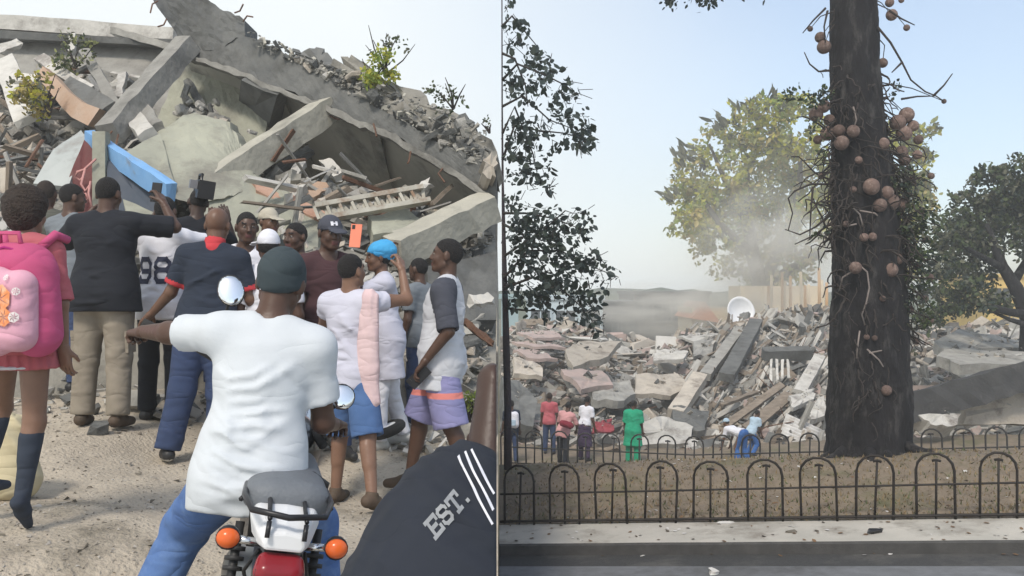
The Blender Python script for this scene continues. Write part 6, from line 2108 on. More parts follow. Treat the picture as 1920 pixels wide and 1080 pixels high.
def strokes(paths, w, ox=0, oy=0, sc=1.0):
    """block lettering from straight strokes"""
    Q = []
    for path in paths:
        for (a, b) in zip(path, path[1:]):
            a = np.array(a, float); b = np.array(b, float)
            d = unit(np.append(b - a, 0))[:2]; nn = np.array((-d[1], d[0]))
            a2, b2 = a - d * w * .42, b + d * w * .42
            Q.append([tuple((np.array((ox, oy)) + sc * p).tolist()) for p in (a2 - nn * w / 2, b2 - nn * w / 2, b2 + nn * w / 2, a2 + nn * w / 2)])
    return Q
GLY = {
 '9': [[(.9, .25), (.75, .05), (.25, .05), (.08, .22)], [(.9, .25), (.92, .75), (.75, .95), (.25, .95), (.08, .78), (.08, .62), (.25, .46), (.9, .46)]],
 '8': [[(.25, .52), (.08, .38), (.08, .2), (.25, .05), (.75, .05), (.92, .2), (.92, .38), (.75, .52), (.25, .52)], [(.25, .52), (.1, .66), (.1, .8), (.25, .95), (.75, .95), (.9, .8), (.9, .66), (.75, .52)]],
 'E': [[(.95, .05), (.2, .05), (.2, .95), (.95, .95)], [(.2, .5), (.72, .5)], [(.95, .05), (.95, .28)], [(.95, .95), (.95, .72)], [(.02, .05), (.2, .05)], [(.02, .95), (.2, .95)]],
 'S': [[(.08, .28), (.08, .18), (.25, .05), (.75, .05), (.92, .2), (.92, .38), (.75, .5), (.25, .52), (.08, .66), (.08, .82), (.25, .95), (.75, .95), (.92, .82), (.92, .74)]],
 'T': [[(.5, .05), (.5, .95)], [(.05, .95), (.95, .95)], [(.05, .95), (.05, .7)], [(.95, .95), (.95, .7)], [(.3, .05), (.7, .05)]],
 '.': [[(.1, .05), (.2, .05)]],
}
def text(word, hgt, w=.16, gap=.25, aspect=.72):
    Q = []; x = 0
    for ch in word:
        for q in strokes(GLY[ch], w):
            Q.append([((x + p[0] * aspect) * hgt, p[1] * hgt) for p in q])
        x += (aspect + gap * aspect) if ch != '.' else .3
    return Q, x * hgt
# ================================================================== the crowd on the forecourt
def phone(name, p, loc, d, up, label, mat, L=.145, W_=.072, gz=True):
    c = to_world(p, loc); dd = rz(p['yaw']) @ unit(d); uu = rz(p['yaw']) @ unit(up)
    Fm = frame_from(uu, dd)
    mb = MB(); mb.box((0, 0, 0), (L, W_, .009))
    mb.box((0, 0, .006), (L * .93, W_ * .9, .003), None, 1)
    mb.box((L * .38, W_ * .28, -.006), (.02, .02, .004), None, 1)
    o = obj(name, mb.mesh(name, [mat, PLAST_B]), None, c)
    Mx = Matrix([[float(Fm[i][j]) for j in range(3)] for i in range(3)])
    o.rotation_euler = Mx.to_euler()
    return tag(o, label, 'phone')

# --- big man in black, filming
pB = person('stout man in a black shirt and khaki cargo trousers filming with raised arms', 197, 6.43, top=330, yaw=0, bulk=1.22,
    pose={'torso': (2, 0, 0), 'head': (-6, 6, 0), 'arms': (((-.62, .62, -.35), (.35, .55, .75)), ((.86, .42, -.06), (-.50, .40, .76), (-.5, .5, .7))), 'legs': ((3, 7, 5), (-3, 3, 4)), 'palm': ((.6, .4, 0), (-.6, .4, 0))},
    look={'skin': SK1, 'shirt': {'mat': C_BLACK, 'sleeve': .95, 'hem': -.14, 'loose': .028, 'flare': 1.14}, 'pants': {'mat': C_KHAKI, 'loose': .024}, 'shoes': {'mat': SHOE_T}, 'hair': ('short', HB)}, h=.011)
phone('phone', pB, pB['held']['R'] + np.array((-.02, .02, .05)), (0, -1, 0), (.1, .1, 1), 'black phone held up by the man in black', PLAST_B)
# cargo pockets
for sx in (-1, 1):
    J = pB['J']; nm = 'R' if sx > 0 else 'L'
    k = J['hip' + nm] * .25 + J['knee' + nm] * .75
    mb = MB(); mb.box((0, 0, 0), (.026, .13, .15)); mb.box((0, 0, .055), (.030, .136, .045))
    obj('cargo_pocket', mb.mesh('cargo_pocket', C_KHAKI), pB['root'], k + np.array((sx * .080, 0, 0)))

# --- man in the white jersey with number 98
pJ = person('man in a white baseball jersey numbered 98 between the black shirt and navy polo', 303, 6.95, top=366, yaw=-4,
    pose={'head': (0, 10, 0), 'arms': (((-.5, .7, -.1), (.3, .5, .8)), ((.4, .75, -.1), (-.2, .5, .8)))},
    look={'skin': SK1, 'shirt': {'mat': C_WHITE2, 'sleeve': .7, 'hem': -.16, 'loose': .022, 'name': 'jersey'}, 'pants': {'mat': C_BLACK}, 'shoes': {'mat': SHOE_B}, 'hair': ('short', HB)}, h=.012)
ink = M('navy_print', (.02, .025, .055), (.03, .035, .065), 8, .8)
Q, wtxt = text('98', .185, .20, .22, .62)
T = pJ['T']
decal(pJ['shirt'], Q, T(-.5 * wtxt / pJ['s'], 0, .13), (1, 0, 0), (0, .03, 1), (0, -1, 0), 'number', ink, pJ['root'])

# --- bald man in navy polo with red collar
def cuffs(c, J, T, Rt, P, s, at=.62):
    m = np.zeros(len(c), bool)
    for nm in 'LR':
        d = (c - J['sh' + nm]) @ J['up' + nm]
        near = np.linalg.norm(c - (J['sh' + nm] + J['up' + nm] * .285 * s * at), axis=1) < .10
        m |= near & (d > .285 * s * (at - .13))
    return m
pN = person('bald man in a navy polo shirt with red collar and red cuffs, seen from behind', 386, 6.15, top=386, yaw=4, bulk=1.08,
    pose={'torso': (6, 5, 0), 'head': (-4, 6, 0), 'arms': (((-.40, .10, -.90), (-.66, .38, -.62)), ((.25, .1, -.97), (.1, .6, -.75))), 'legs': ((-2, 9, 4, 12), (4, 0, 8)), 'toe': 25},
    look={'skin': SK2, 'shirt': {'mat': C_NAVY, 'sleeve': .80, 'hem': -.13, 'loose': .02, 'name': 'polo_shirt', 'regions': [(lambda *a: cuffs(*a, at=.80), C_RED)]},
          'pants': {'mat': C_JEAND, 'loose': .03}, 'shoes': {'mat': SHOE_B, 'sole': SHOE_W}, 'hair': ('stubble', SK2)}, h=.011)
s = pN['s']; C = Field(pN['hc'] - .3, pN['hc'] + .2, .009)
nb_ = pN['T'](0, -.012, .53); ax = unit(pN['hc'] - nb_)
C.cone(nb_ - ax * .02, nb_ + ax * .065, .080 * s, .068 * s, .01, cuts=[(nb_ + ax * .062, ax)]).cone(nb_ + ax * .055, nb_ + ax * .12, .058, .058, .006, sub=True)
pN['add']('collar', C, C_RED)

# --- figures farther back on the left
person('man in a grey tee at the back left of the crowd, before the pale board', 128, 7.9, top=344, yaw=-20, pose={'head': (-25, 0, 0), 'arms': (((-.4, .5, -.7), (.2, .6, .6)), ((.3, .5, -.7), (-.2, .6, .6)))},
    look={'skin': SK1, 'shirt': {'mat': C_GREY, 'sleeve': .7}, 'pants': {'mat': C_JEAND}, 'shoes': {'mat': SHOE_B}, 'hair': ('short', HB)}, h=.013)
person('person with short dark hair half hidden behind the schoolgirl', 84, 8.6, top=338, yaw=10, look={'skin': SK1, 'shirt': {'mat': C_OLIVE, 'sleeve': .7}, 'pants': {'mat': C_KHAKI}, 'shoes': {'mat': SHOE_B}, 'hair': ('short', HBN)}, h=.014)
pC = person('cameraman in dark clothes with a camera on his shoulder', 368, 7.7, top=352, yaw=25, pose={'head': (0, 4, 8), 'arms': (((-.4, .6, -.5), (.25, .3, .95)), ((.55, .55, -.45), (-.25, .15, .95)))},
    look={'skin': SK0, 'shirt': {'mat': C_BLACK, 'sleeve': .8}, 'pants': {'mat': C_JEAND}, 'shoes': {'mat': SHOE_B}, 'hair': ('short', HB)}, h=.012)
cw = W(384, 356, 7.6)
cm = empty('video_camera', cw, 'dark video camera raised above the bald man', 'camera')
mb = MB(); mb.box((0, 0, 0), (.13, .30, .15)); obj('camera_body', mb.mesh('camera_body', PLAST_B), cm)
mb = MB(); mb.tube([(0, .14, 0), (0, .25, 0), (0, .25, 0), (0, .30, 0)], [.05, .05, .062, .066], 14); obj('lens', mb.mesh('lens', PLAST_B), cm)
mb = MB(); mb.tube([(-.045, -.09, .07), (-.045, -.08, .12), (-.045, .10, .12), (-.045, .12, .07)], .014, 6); obj('handle', mb.mesh('handle', PLAST_B), cm)
mb = MB(); mb.box((-.10, -.05, .03), (.06, .11, .07)); obj('viewfinder', mb.mesh('viewfinder', M('grey_plastic', (.18, .18, .19), (.14, .14, .15), 5, .4)), cm)
cm.rotation_euler = (R(6), R(8), R(25))

# --- middle of the crowd
person('man in a white shirt turned round to face the street', 462, 6.95, top=398, yaw=188, pose={'head': (18, 4, 0)},
    look={'skin': SK1, 'face': 1, 'shirt': {'mat': C_WHITE2, 'sleeve': .75, 'loose': .02}, 'pants': {'mat': C_JEAND}, 'shoes': {'mat': SHOE_B}, 'hair': ('short', HB)}, h=.011)
person('person in a beige cap behind the white shirted man', 499, 7.9, top=392, yaw=-130, pose={'head': (0, 2, 0)},
    look={'skin': SK2, 'face': 1, 'shirt': {'mat': C_OLIVE, 'sleeve': .8}, 'pants': {'mat': C_JEAND}, 'shoes': {'mat': SHOE_B}, 'hair': ('cap', C_BEIGE)}, h=.012)
person('person in a white cap just left of the rider', 503, 6.3, top=432, yaw=10, look={'skin': SK1, 'shirt': {'mat': C_WHITE2, 'sleeve': .7}, 'pants': {'mat': C_JEAND}, 'shoes': {'mat': SHOE_B}, 'hair': ('cap', C_WHITE2, 40)}, h=.012)
person('bare headed man in an olive shirt facing left beside the dark capped man', 562, 7.2, top=418, yaw=140, pose={'head': (10, 2, 0)},
    look={'skin': SK1, 'face': 1, 'shirt': {'mat': C_OLIVE, 'sleeve': .75}, 'pants': {'mat': C_JEAND}, 'shoes': {'mat': SHOE_B}, 'hair': ('short', HB)}, h=.011)
pK = person('man in a dark cap with a white emblem under the orange phone', 613, 6.75, top=406, yaw=-150, pose={'head': (6, 8, 0)},
    look={'skin': SK1, 'face': 1, 'shirt': {'mat': cloth('maroon_tee', (.065, .030, .034)), 'sleeve': .7}, 'pants': {'mat': C_JEAND}, 'shoes': {'mat': SHOE_B}, 'hair': ('cap', C_CHAR)}, h=.011)
Hf = pK['Hf']; Rh = pK['Rh']
decal(pK['cap'], [[(-.028, -.016), (-.010, -.016), (-.010, .016), (-.028, .016)], [(.004, -.016), (.022, -.016), (.022, .016), (.004, .016)], [(-.012, -.004), (.006, -.004), (.006, .006), (-.012, .006)]], Hf(.01, .10, .085), Rh @ np.array((-1., 0, 0)), Rh @ np.array((0, -.35, 1)), Rh @ np.array((0, 1, .35)), 'emblem', C_WHITE2, pK['root'], .005)

# --- man in white tee and denim shorts, arms up with an orange phone
pW = person('man in a white tee and denim shorts holding up an orange phone', 655, 5.95, top=474, yaw=-22,
    pose={'torso': (-2, 3, 0), 'head': (-10, -4, 0), 'arms': (((-.48, .50, -.58), (.52, .28, .82)), ((.45, .8, .05), (-.35, .35, .85))), 'legs': ((10, 4, 16), (-12, 15, 8, 16, 14)), 'curl': (50, 50), 'palm': ((.6, .2, .2), (-.6, .2, .2))},
    look={'skin': SK3, 'shirt': {'mat': C_LILAC, 'sleeve': .42, 'hem': -.15, 'loose': .022}, 'pants': {'mat': C_JEANM, 'len': .50, 'loose': .02, 'name': 'shorts'}, 'shoes': {'mat': SHOE_T}, 'hair': ('short', HB)}, h=.010)
op = M('orange_phone_case', (.74, .23, .14), (.68, .2, .12), 5, .5)
pw_ = W(667, 442, 5.75)
mb = MB(); mb.box((0, 0, 0), (.072, .009, .150)); mb.box((0, .006, 0), (.064, .003, .138), None, 1); mb.box((-.018, -.006, .055), (.020, .004, .026), None, 1)
o = obj('phone', mb.mesh('phone', [op, PLAST_B]), None, pw_); o.rotation_euler = (R(-8), R(4), R(-8)); tag(o, 'orange phone held upright above the heads', 'phone')
b_ = o.modifiers.new('round', 'BEVEL'); b_.width = .004; b_.segments = 2
# blush towel hanging at his side
C = Field(pW['P'] - .5, pW['P'] + .6, .011)
tp_ = pW['J']['shR']
C.cone(tp_ + (0.02, -.05, .03), pW['P'] + np.array((.17, -.06, .02)), .062, .085, .03, flat=((0, 1, 0), 1.5))
C.cone(pW['P'] + np.array((.17, -.06, .02)), pW['P'] + np.array((.19, -.05, -.18)), .08, .07, .03, flat=((0, 1, 0), 1.5))
C.waves([(.008, np.array((70, 30, 6)), 1, np.array((6, 4, 14)), 1.0, None)])
pW['add']('towel', C, C_BLUSH)

# --- woman with blue gauze cap
pG = person('woman in white with a puffed blue hair cap, hand raised to her face', 722, 7.1, top=456, yaw=104, bulk=1.02,
    pose={'torso': (4, 0, 0), 'head': (6, 4, 0), 'arms': (((-.12, .86, -.30), (.22, .45, .80)), ((.10, .80, -.45), (-.2, .35, .9))), 'legs': ((8, 2, 8), (-8, 3, 8)), 'palm': ((0, -1, .2), (0, -1, .2))},
    look={'skin': SK2, 'face': 1, 'fem': 1, 'shirt': {'mat': C_LILAC, 'sleeve': 1.25, 'hem': -.34, 'loose': .026, 'flare': 1.15, 'name': 'tunic'}, 'pants': {'mat': C_WHITE2, 'loose': .012}, 'shoes': {'mat': SHOE_W}, 'hair': ('bouffant', C_BLUECAP)}, h=.011)
phone('phone', pG, pG['held']['L'] + np.array((.0, .03, .05)), (0, -1, 0), (0, .1, 1), 'yellow green phone in front of the blue capped woman', M('lime_case', (.42, .46, .14), (.36, .4, .12), 5, .5))

# --- man in raglan shirt
def rag(c, J, T, Rt, P, s):
    m = np.zeros(len(c), bool)
    q = (c - P) @ Rt / s
    for nm, sx in (('L', -1), ('R', 1)):
        m |= (sx * q[:, 0] > .115) & (np.linalg.norm(np.cross(c - J['sh' + nm], J['up' + nm]), axis=1) < .097 * s) & (((c - J['sh' + nm]) @ J['up' + nm]) > -.075 * s)
    return m
pR = person('man in a white raglan shirt with charcoal sleeves and lavender shorts', 826, 6.1, top=446, yaw=86, bulk=1.06,
    pose={'torso': (-4, 0, 0), 'head': (0, -3, 0), 'arms': (((-.30, -.16, -.95), (.05, .62, -.78)), ((.15, .15, -.97), (.1, .5, -.8))), 'legs': ((-12, 3, 6, 2, 14), (22, 3, 12)), 'curl': (45, 30)},
    look={'skin': SK1, 'face': 1, 'shirt': {'mat': C_HGREY, 'sleeve': .98, 'hem': -.20, 'loose': .026, 'flare': 1.12, 'name': 'raglan_shirt', 'regions': [(rag, C_CHAR)]},
          'pants': {'mat': C_PURP, 'len': .5, 'loose': .026, 'name': 'shorts', 'regions': [(lambda c, J, T, Rt, P, s: np.abs((c - P)[:, 2] + .235 * s) < .020 * s, C_CORAL)]}, 'shoes': {'mat': SHOE_T}, 'hair': ('short', HB), 'beard': 0}, h=.010)
phone('phone', pR, pR['held']['L'] + np.array((0, .02, -.03)), (1, 0, 0), (0, .6, -.6), 'black phone in the hand of the man in the raglan shirt', PLAST_B, .16, .08)
person('onlooker in the shade behind the blue capped woman', 790, 7.9, top=506, H=1.5, yaw=60, look={'skin': SK1, 'shirt': {'mat': C_GREY, 'sleeve': .7}, 'pants': {'mat': C_JEAND}, 'shoes': {'mat': SHOE_B}, 'hair': ('short', HB)}, h=.014)

# --- schoolgirl with the pink backpack
pS = person('schoolgirl with bushy hair, pink backpack and navy knee socks', 36, 4.2, H=1.50, yaw=-6, gz=.16,
    pose={'torso': (5, 0, 0), 'head': (0, 6, 0), 'arms': (((-.2, .1, -1), (-.05, .3, -1)), ((.24, -.02, -1), (.02, .10, -1))), 'legs': ((24, 18, 34), (-3, 2, 6, -4, 42)), 'toe': -12},
    look={'skin': SK3, 'fem': 1, 'shirt': {'mat': C_ROSE, 'sleeve': .98, 'hem': -.10, 'loose': .022, 'name': 'blouse'}, 'skirt': {'mat': C_ROSE, 'len': .17, 'flare': 1.12}, 'socks': (C_SOCK, .10), 'hair': ('afro', HBN, .95)}, h=.009)
# collar
s = pS['s']; C = Field(pS['hc'] - .35, pS['hc'] + .15, .008)
C.cone(pS['T'](.03, -.02, .50), pS['T'](.165, -.035, .475), .050 * s, .055 * s, .02, flat=((0, 0, 1), 1.35))
C.cone(pS['T'](-.03, -.02, .50), pS['T'](-.165, -.035, .475), .050 * s, .055 * s, .02, flat=((0, 0, 1), 1.35))
pS['add']('collar', C, C_WHITE)
# white hem
C = Field(pS['P'] - .35, pS['P'] + .1, .009)
for z0_ in (-.155,):
    C.ell(pS['P'] + np.array((0, .0, z0_ * s)), (.185 * s, .168 * s, .016), None, 0)
pS['add']('hem', C, C_WHITE)
# backpack: a thing of its own, worn on her back
bp = empty('backpack', to_world(pS, pS['T'](.07, -.15, .05)), 'bright pink school backpack with a pale pink printed pocket', 'backpack', None, R(-6))
C = Field((-.28, -.22, -.22), (.28, .16, .56), .009)
C.cone((-.115, 0, -.03), (-.105, 0, .24), .105, .095, .06).cone((.115, 0, -.03), (.105, 0, .24), .105, .095, .06).cone((-.055, .01, .28), (.055, .01, .28), .10, .10, .06)
C.cut((0, .095, 0), (0, 1., 0)); C.waves([(.003, np.array((14, 8, 26)), 1, np.array((9, 9, 9)), 1, None)])
V_, Q_ = C.mesh(); bb = obj('pack', mesh_from('pack', relax(V_, Q_), Q_, C_PINK, True), bp)
C = Field((-.24, -.26, -.16), (.24, .05, .34), .008)
C.cone((-.105, -.112, -.03), (-.105, -.105, .185), .075, .07, .05).cone((.105, -.112, -.03), (.105, -.105, .185), .075, .07, .05).cone((0, -.115, -.05), (0, -.11, .20), .075, .07, .04)
V_, Q_ = C.mesh(); pk = obj('pocket', mesh_from('pocket', relax(V_, Q_), Q_, C_PINKL, True), bp)
orange_pr = M('orange_print', (.66, .21, .07), (.72, .30, .13), 14, .8, 0, None, (.75, .48, .33), 9)
whtp = M('white_print', (.74, .70, .66), (.68, .62, .6), 10, .8)
def blob2(cx, cy, r, n=7):
    return [[(cx + r * .9 * math.cos(a - .45), cy + r * math.sin(a - .45)), (cx + r * .9 * math.cos(a + .45), cy + r * math.sin(a + .45)), (cx + .01 * math.cos(a), cy + .01 * math.sin(a)), (cx, cy)] for a in [2 * math.pi * i / n for i in range(n)]]
for q_ in ((.06, .09, .062), (.015, .0, .055), (.085, .01, .042), (-.02, .08, .05)):
    decal(pk, blob2(*q_), (0, -.16, .04), (1, 0, 0), (0, 0, 1), (0, -1, 0), 'flower_print', orange_pr, bp, .010 + .002 * random.random())
for q_ in ((.13, .02, .024), (.03, .185, .016), (.135, .13, .018), (.085, .19, .014)):
    decal(pk, blob2(*q_), (0, -.16, .03), (1, 0, 0), (0, 0, 1), (0, -1, 0), 'dot_print', whtp, bp, .014)
mb = MB(); mb.tube([(-.05, -.02, .36), (-.045, -.03, .42), (.045, -.03, .42), (.05, -.02, .36)], .011, 6); obj('grab_loop', mb.mesh('grab_loop', C_PINK, True), bp)
for sx in (-1, 1):
    mb = MB(); mb.tube([(sx * .09, .06, .36), (sx * .12, .12, .42), (sx * .13, .20, .40)], [.022, .022, .02], 8); obj('strap', mb.mesh('strap', C_PINK, True), bp)
mb = MB(); mb.tube([(-.17, -.045, .0), (-.165, -.05, .20), (-.10, -.06, .33), (0, -.065, .355), (.10, -.06, .33), (.165, -.05, .20), (.17, -.045, 0)], .006, 6); obj('zip', mb.mesh('zip', cloth('magenta_zip', (.34, .02, .15))), bp)
# cream sack at the left edge
p = W(6, 868, 4.9)
C = Field((-.3, -.2, -.05), (.3, .25, .55), .012)
C.cone((-.06, 0, .1), (-.05, 0, .36), .14, .10, .06).cone((.06, 0, .1), (.04, 0, .36), .14, .10, .06).waves([(.012, np.array((22, 14, 18)), 1, np.array((9, 9, 9)), 1.3, None)])
C.cut((0, 0, 0), (0, 0, -1.))
V_, Q_ = C.mesh(); tag(obj('sack', mesh_from('sack', relax(V_, Q_), Q_, C_CREAM, True), None, (p[0], p[1], gl(p[0], p[1]))), 'cream sack standing on the gravel at the left edge', 'sack')

# --- the rider and his motorcycle
GB = -.125
LEAN = 10
bk_root = empty('motorcycle', ((532 - 960) / F * 2.72 - .125, 2.72, GB), 'dark motorcycle with a white tail and round orange indicators, ridden by the white tee man', 'motorcycle')
bk_root.rotation_euler = (0, R(LEAN), R(15))
Mb = np.array(bk_root.rotation_euler.to_matrix())
def to_bike(w): return Mb.T @ (np.array(w) - np.array(bk_root.location))
chrome = M('chrome', (.62, .63, .64), (.55, .56, .57), 3, .18, metal=.95); black_p = M('black_enamel', (.012, .013, .015), (.02, .02, .022), 3, .3, coat=.4); frame_m = M('frame_black', (.018, .018, .02), (.03, .03, .03), 8, .5)
seat_m = M('grey_vinyl', (.15, .165, .18), (.12, .13, .145), 3, .55, .15, 90); amber = M('amber_lens', (.72, .14, .03), (.62, .11, .025), 6, .2); redl = M('red_lens', (.26, .018, .028), (.21, .015, .022), 6, .22)
mirror_m = M('mirror_glass', (.86, .88, .89), (.84, .86, .87), 2, .06, metal=1.0); alloy = M('alloy', (.36, .36, .35), (.28, .28, .27), 5, .4, metal=.8)
def bp_(name, mb, mats, sm=True, par=None): return obj(name, mb.mesh(name, mats, sm), par or bk_root)
def sdf_part(name, lo, hi, fn, mat, h=.007):
    C = Field(lo, hi, h); fn(C); V_, Q_ = C.mesh(); return obj(name, mesh_from(name, relax(V_, Q_), Q_, mat, True), bk_root)
for y in (.0, 1.25):
    V, Fs = torus(.235, .055)
    w_ = obj('wheel', mesh_from('wheel', V, Fs, tyre_m, True), bk_root, (0, y, .29))
    mb = MB(); V, Fs = torus(.195, .018, 24, 8); mb.add(V, Fs); mb.tube([(-.06, 0, 0), (.06, 0, 0)], .035, 12)
    for k in range(12):
        a = 2 * math.pi * k / 12; mb.tube([(.03 * (-1) ** k, 0, 0), (0, .19 * math.cos(a), .19 * math.sin(a))], .004, 4)
    obj('rim', mb.mesh('rim', alloy, True), w_)
sdf_part('seat', (-.2, -.12, .66), (.2, .72, .9), lambda C: (C.cone((-.085, -.02, .750), (-.07, .55, .745), .044, .048, .03), C.cone((.085, -.02, .750), (.07, .55, .745), .044, .048, .09), C.cone((0, -.02, .746), (0, .55, .742), .046, .05, .09), C.cone((-.042, -.02, .749), (-.035, .55, .744), .045, .048, .05), C.cone((.042, -.02, .749), (.035, .55, .744), .045, .048, .05), C.cut((0, 0, .72), (0, 0, -1.))), seat_m)
sdf_part('tank', (-.2, .45, .55), (.2, 1.05, .98), lambda C: (C.ell((0, .74, .78), (.135, .26, .14), None, .0), C.cut((0, 0, .68), (0, 0, -1.))), black_p)
# white tail cowl: slopes back and down from the seat to the lamp
V = []; Fs = []
secs = [(.03, .105, .748, .66, .09), (-.10, .100, .742, .655, .085), (-.20, .082, .728, .655, .07), (-.275, .058, .708, .662, .05)]
for (y, wx, zt, zb, wb) in secs:
    for (x, z) in ((-wb, zb), (wb, zb), (wx, zt - .03), (wx * .82, zt), (0, zt + .006), (-wx * .82, zt), (-wx, zt - .03)):
        V.append((x, y, z))
for i in range(len(secs) - 1):
    for k in range(7):
        Fs.append((i * 7 + k, i * 7 + (k + 1) % 7, i * 7 + 7 + (k + 1) % 7, i * 7 + 7 + k))
Fs += [(6, 5, 4, 3, 2, 1, 0), tuple(range((len(secs) - 1) * 7, len(secs) * 7))]
tcw = obj('tail_cowl', mesh_from('tail_cowl', V, Fs, white_p), bk_root)
bv = tcw.modifiers.new('round', 'BEVEL'); bv.width = .008; bv.segments = 2
sdf_part('tail_lamp', (-.12, -.36, .5), (.12, -.12, .7), lambda C: (C.cone((-.035, -.26, .60), (.035, -.26, .60), .036, .036, .01), C.cone((-.038, -.245, .622), (.038, -.245, .622), .028, .028, .01)), redl, .006)
mb = MB(); mb.tube([(-.12, .10, .765), (-.125, -.10, .768), (-.10, -.25, .762), (0, -.285, .758), (.10, -.25, .762), (.125, -.10, .768), (.12, .10, .765)], .009, 8)
for x in (-.05, .05): mb.tube([(x, -.275, .748), (x, -.15, .752), (x, -.05, .760)], .007, 6); mb.tube([(x, -.277, .742), (x, -.292, .70)], .007, 6)
bp_('grab_rail', mb, PLAST_B)
mb = MB(); mb.tube([(-.125, .17, .745), (-.130, .17, .770), (-.08, .17, .798), (0, .17, .806), (.08, .17, .798), (.130, .17, .770), (.125, .17, .745)], .009, 6); bp_('seat_strap', mb, PLAST_B)
mb = MB(); mb.tube([(-.132, -.05, .742), (-.11, .1, .738), (-.13, .3, .735)], .008, 6); mb.tube([(.132, -.05, .742), (.11, .1, .738), (.13, .3, .735)], .008, 6); bp_('seat_piping', mb, PLAST_B)
mb = MB(); mb.tube([(-.06, -.16, .63), (-.09, -.1, .55), (-.07, .1, .45)], .006, 5); mb.tube([(.07, -.15, .63), (.10, -.05, .52), (.06, .15, .42)], .006, 5); bp_('cable', mb, PLAST_B)
for sx in (-1, 1):
    mb = MB(); mb.tube([(sx * .05, -.18, .655), (sx * .125, -.20, .665)], .011, 8); st = bp_('indicator_stalk', mb, chrome)
    mb = MB(); mb.sphere((sx * .150, -.212, .668), (.032, .024, .028), 0, 14, 10); ind = bp_('indicator', mb, amber)
    mb = MB(); mb.tube([(sx * .150, -.212, .668), (sx * .150, -.190, .668), (sx * .150, -.168, .667)], [.0335, .032, .018], 14); obj('housing', mb.mesh('housing', PLAST_B, True), ind)
mb = MB(); mb.box((0, -.20, .56), (.13, .16, .10)); mb.tube([(0, -.10, .62), (0, -.27, .50), (0, -.33, .38)], [.075, .07, .06], 8); bp_('rear_fender', mb, black_p)
mb = MB(); mb.box((-.055, -.335, .50), (.20, .008, .13), rx(-14)); mb.box((-.055, -.341, .50), (.188, .004, .118), rx(-14), 1); bp_('number_plate', mb, [frame_m, M('cream_plate', (.56, .52, .42), (.5, .46, .37), 5, .5)], False)
for sx in (-1, 1):
    mb = MB(); V = [(sx * .10, .05, .70), (sx * .115, .40, .68), (sx * .12, .42, .52), (sx * .09, .12, .56), (sx * .06, .05, .70), (sx * .07, .40, .68), (sx * .07, .42, .52), (sx * .05, .12, .56)]
    mb.add(V, [(0, 1, 2, 3), (7, 6, 5, 4), (0, 4, 5, 1), (1, 5, 6, 2), (2, 6, 7, 3), (3, 7, 4, 0)]); bp_('side_panel', mb, black_p, False)
mb = MB(); mb.tube([(0, .0, .29), (-.06, .45, .34)], .025, 8); mb.tube([(-.1, .0, .30), (-.1, .42, .32)], .022, 8); mb.tube([(.1, .0, .30), (.1, .42, .32)], .022, 8); bp_('swing_arm', mb, frame_m)
for sx in (-1, 1):
    mb = MB(); mb.tube([(sx * .12, -.0, .32), (sx * .12, .10, .64)], .014, 8)
    for k in range(9): mb.tube([(sx * .12, .012 + .009 * k, .36 + .028 * k), (sx * .12, .016 + .009 * k, .372 + .028 * k)], .030, 10)
    bp_('shock_absorber', mb, frame_m)
sdf_part('engine', (-.2, .35, .2), (.2, .95, .7), lambda C: (C.ell((0, .55, .36), (.15, .17, .13), None, .0), C.cone((0, .62, .42), (0, .76, .62), .085, .08, .03)), alloy, .01)
mb = MB(); mb.tube([(.12, .75, .40), (.15, .55, .25), (.165, .2, .27), (.17, -.28, .33)], [.022, .024, .038, .045], 10); bp_('exhaust', mb, chrome)
mb = MB(); mb.tube([(0, .95, .86), (0, .5, .62), (0, .05, .66), (0, -.15, .66)], .024, 8); mb.tube([(0, .95, .80), (0, .80, .3), (0, .40, .22)], .022, 8); bp_('bike_frame', mb, frame_m)
for sx in (-1, 1):
    mb = MB(); mb.tube([(sx * .075, 1.25, .29), (sx * .075, 1.0, .92)], [.022, .026], 8); bp_('fork', mb, chrome)
sdf_part('front_fender', (-.12, .9, .3), (.12, 1.6, .7), lambda C: (C.cone((0, 1.05, .56), (0, 1.35, .58), .065, .06, .02), C.cone((0, 1.0, .57), (0, 1.5, .5), .05, .05, .03, sub=False)), black_p, .01)
sdf_part('headlamp', (-.15, 1.0, .75), (.15, 1.3, 1.05), lambda C: (C.ell((0, 1.12, .90), (.095, .10, .095), None, 0),), chrome, .009)
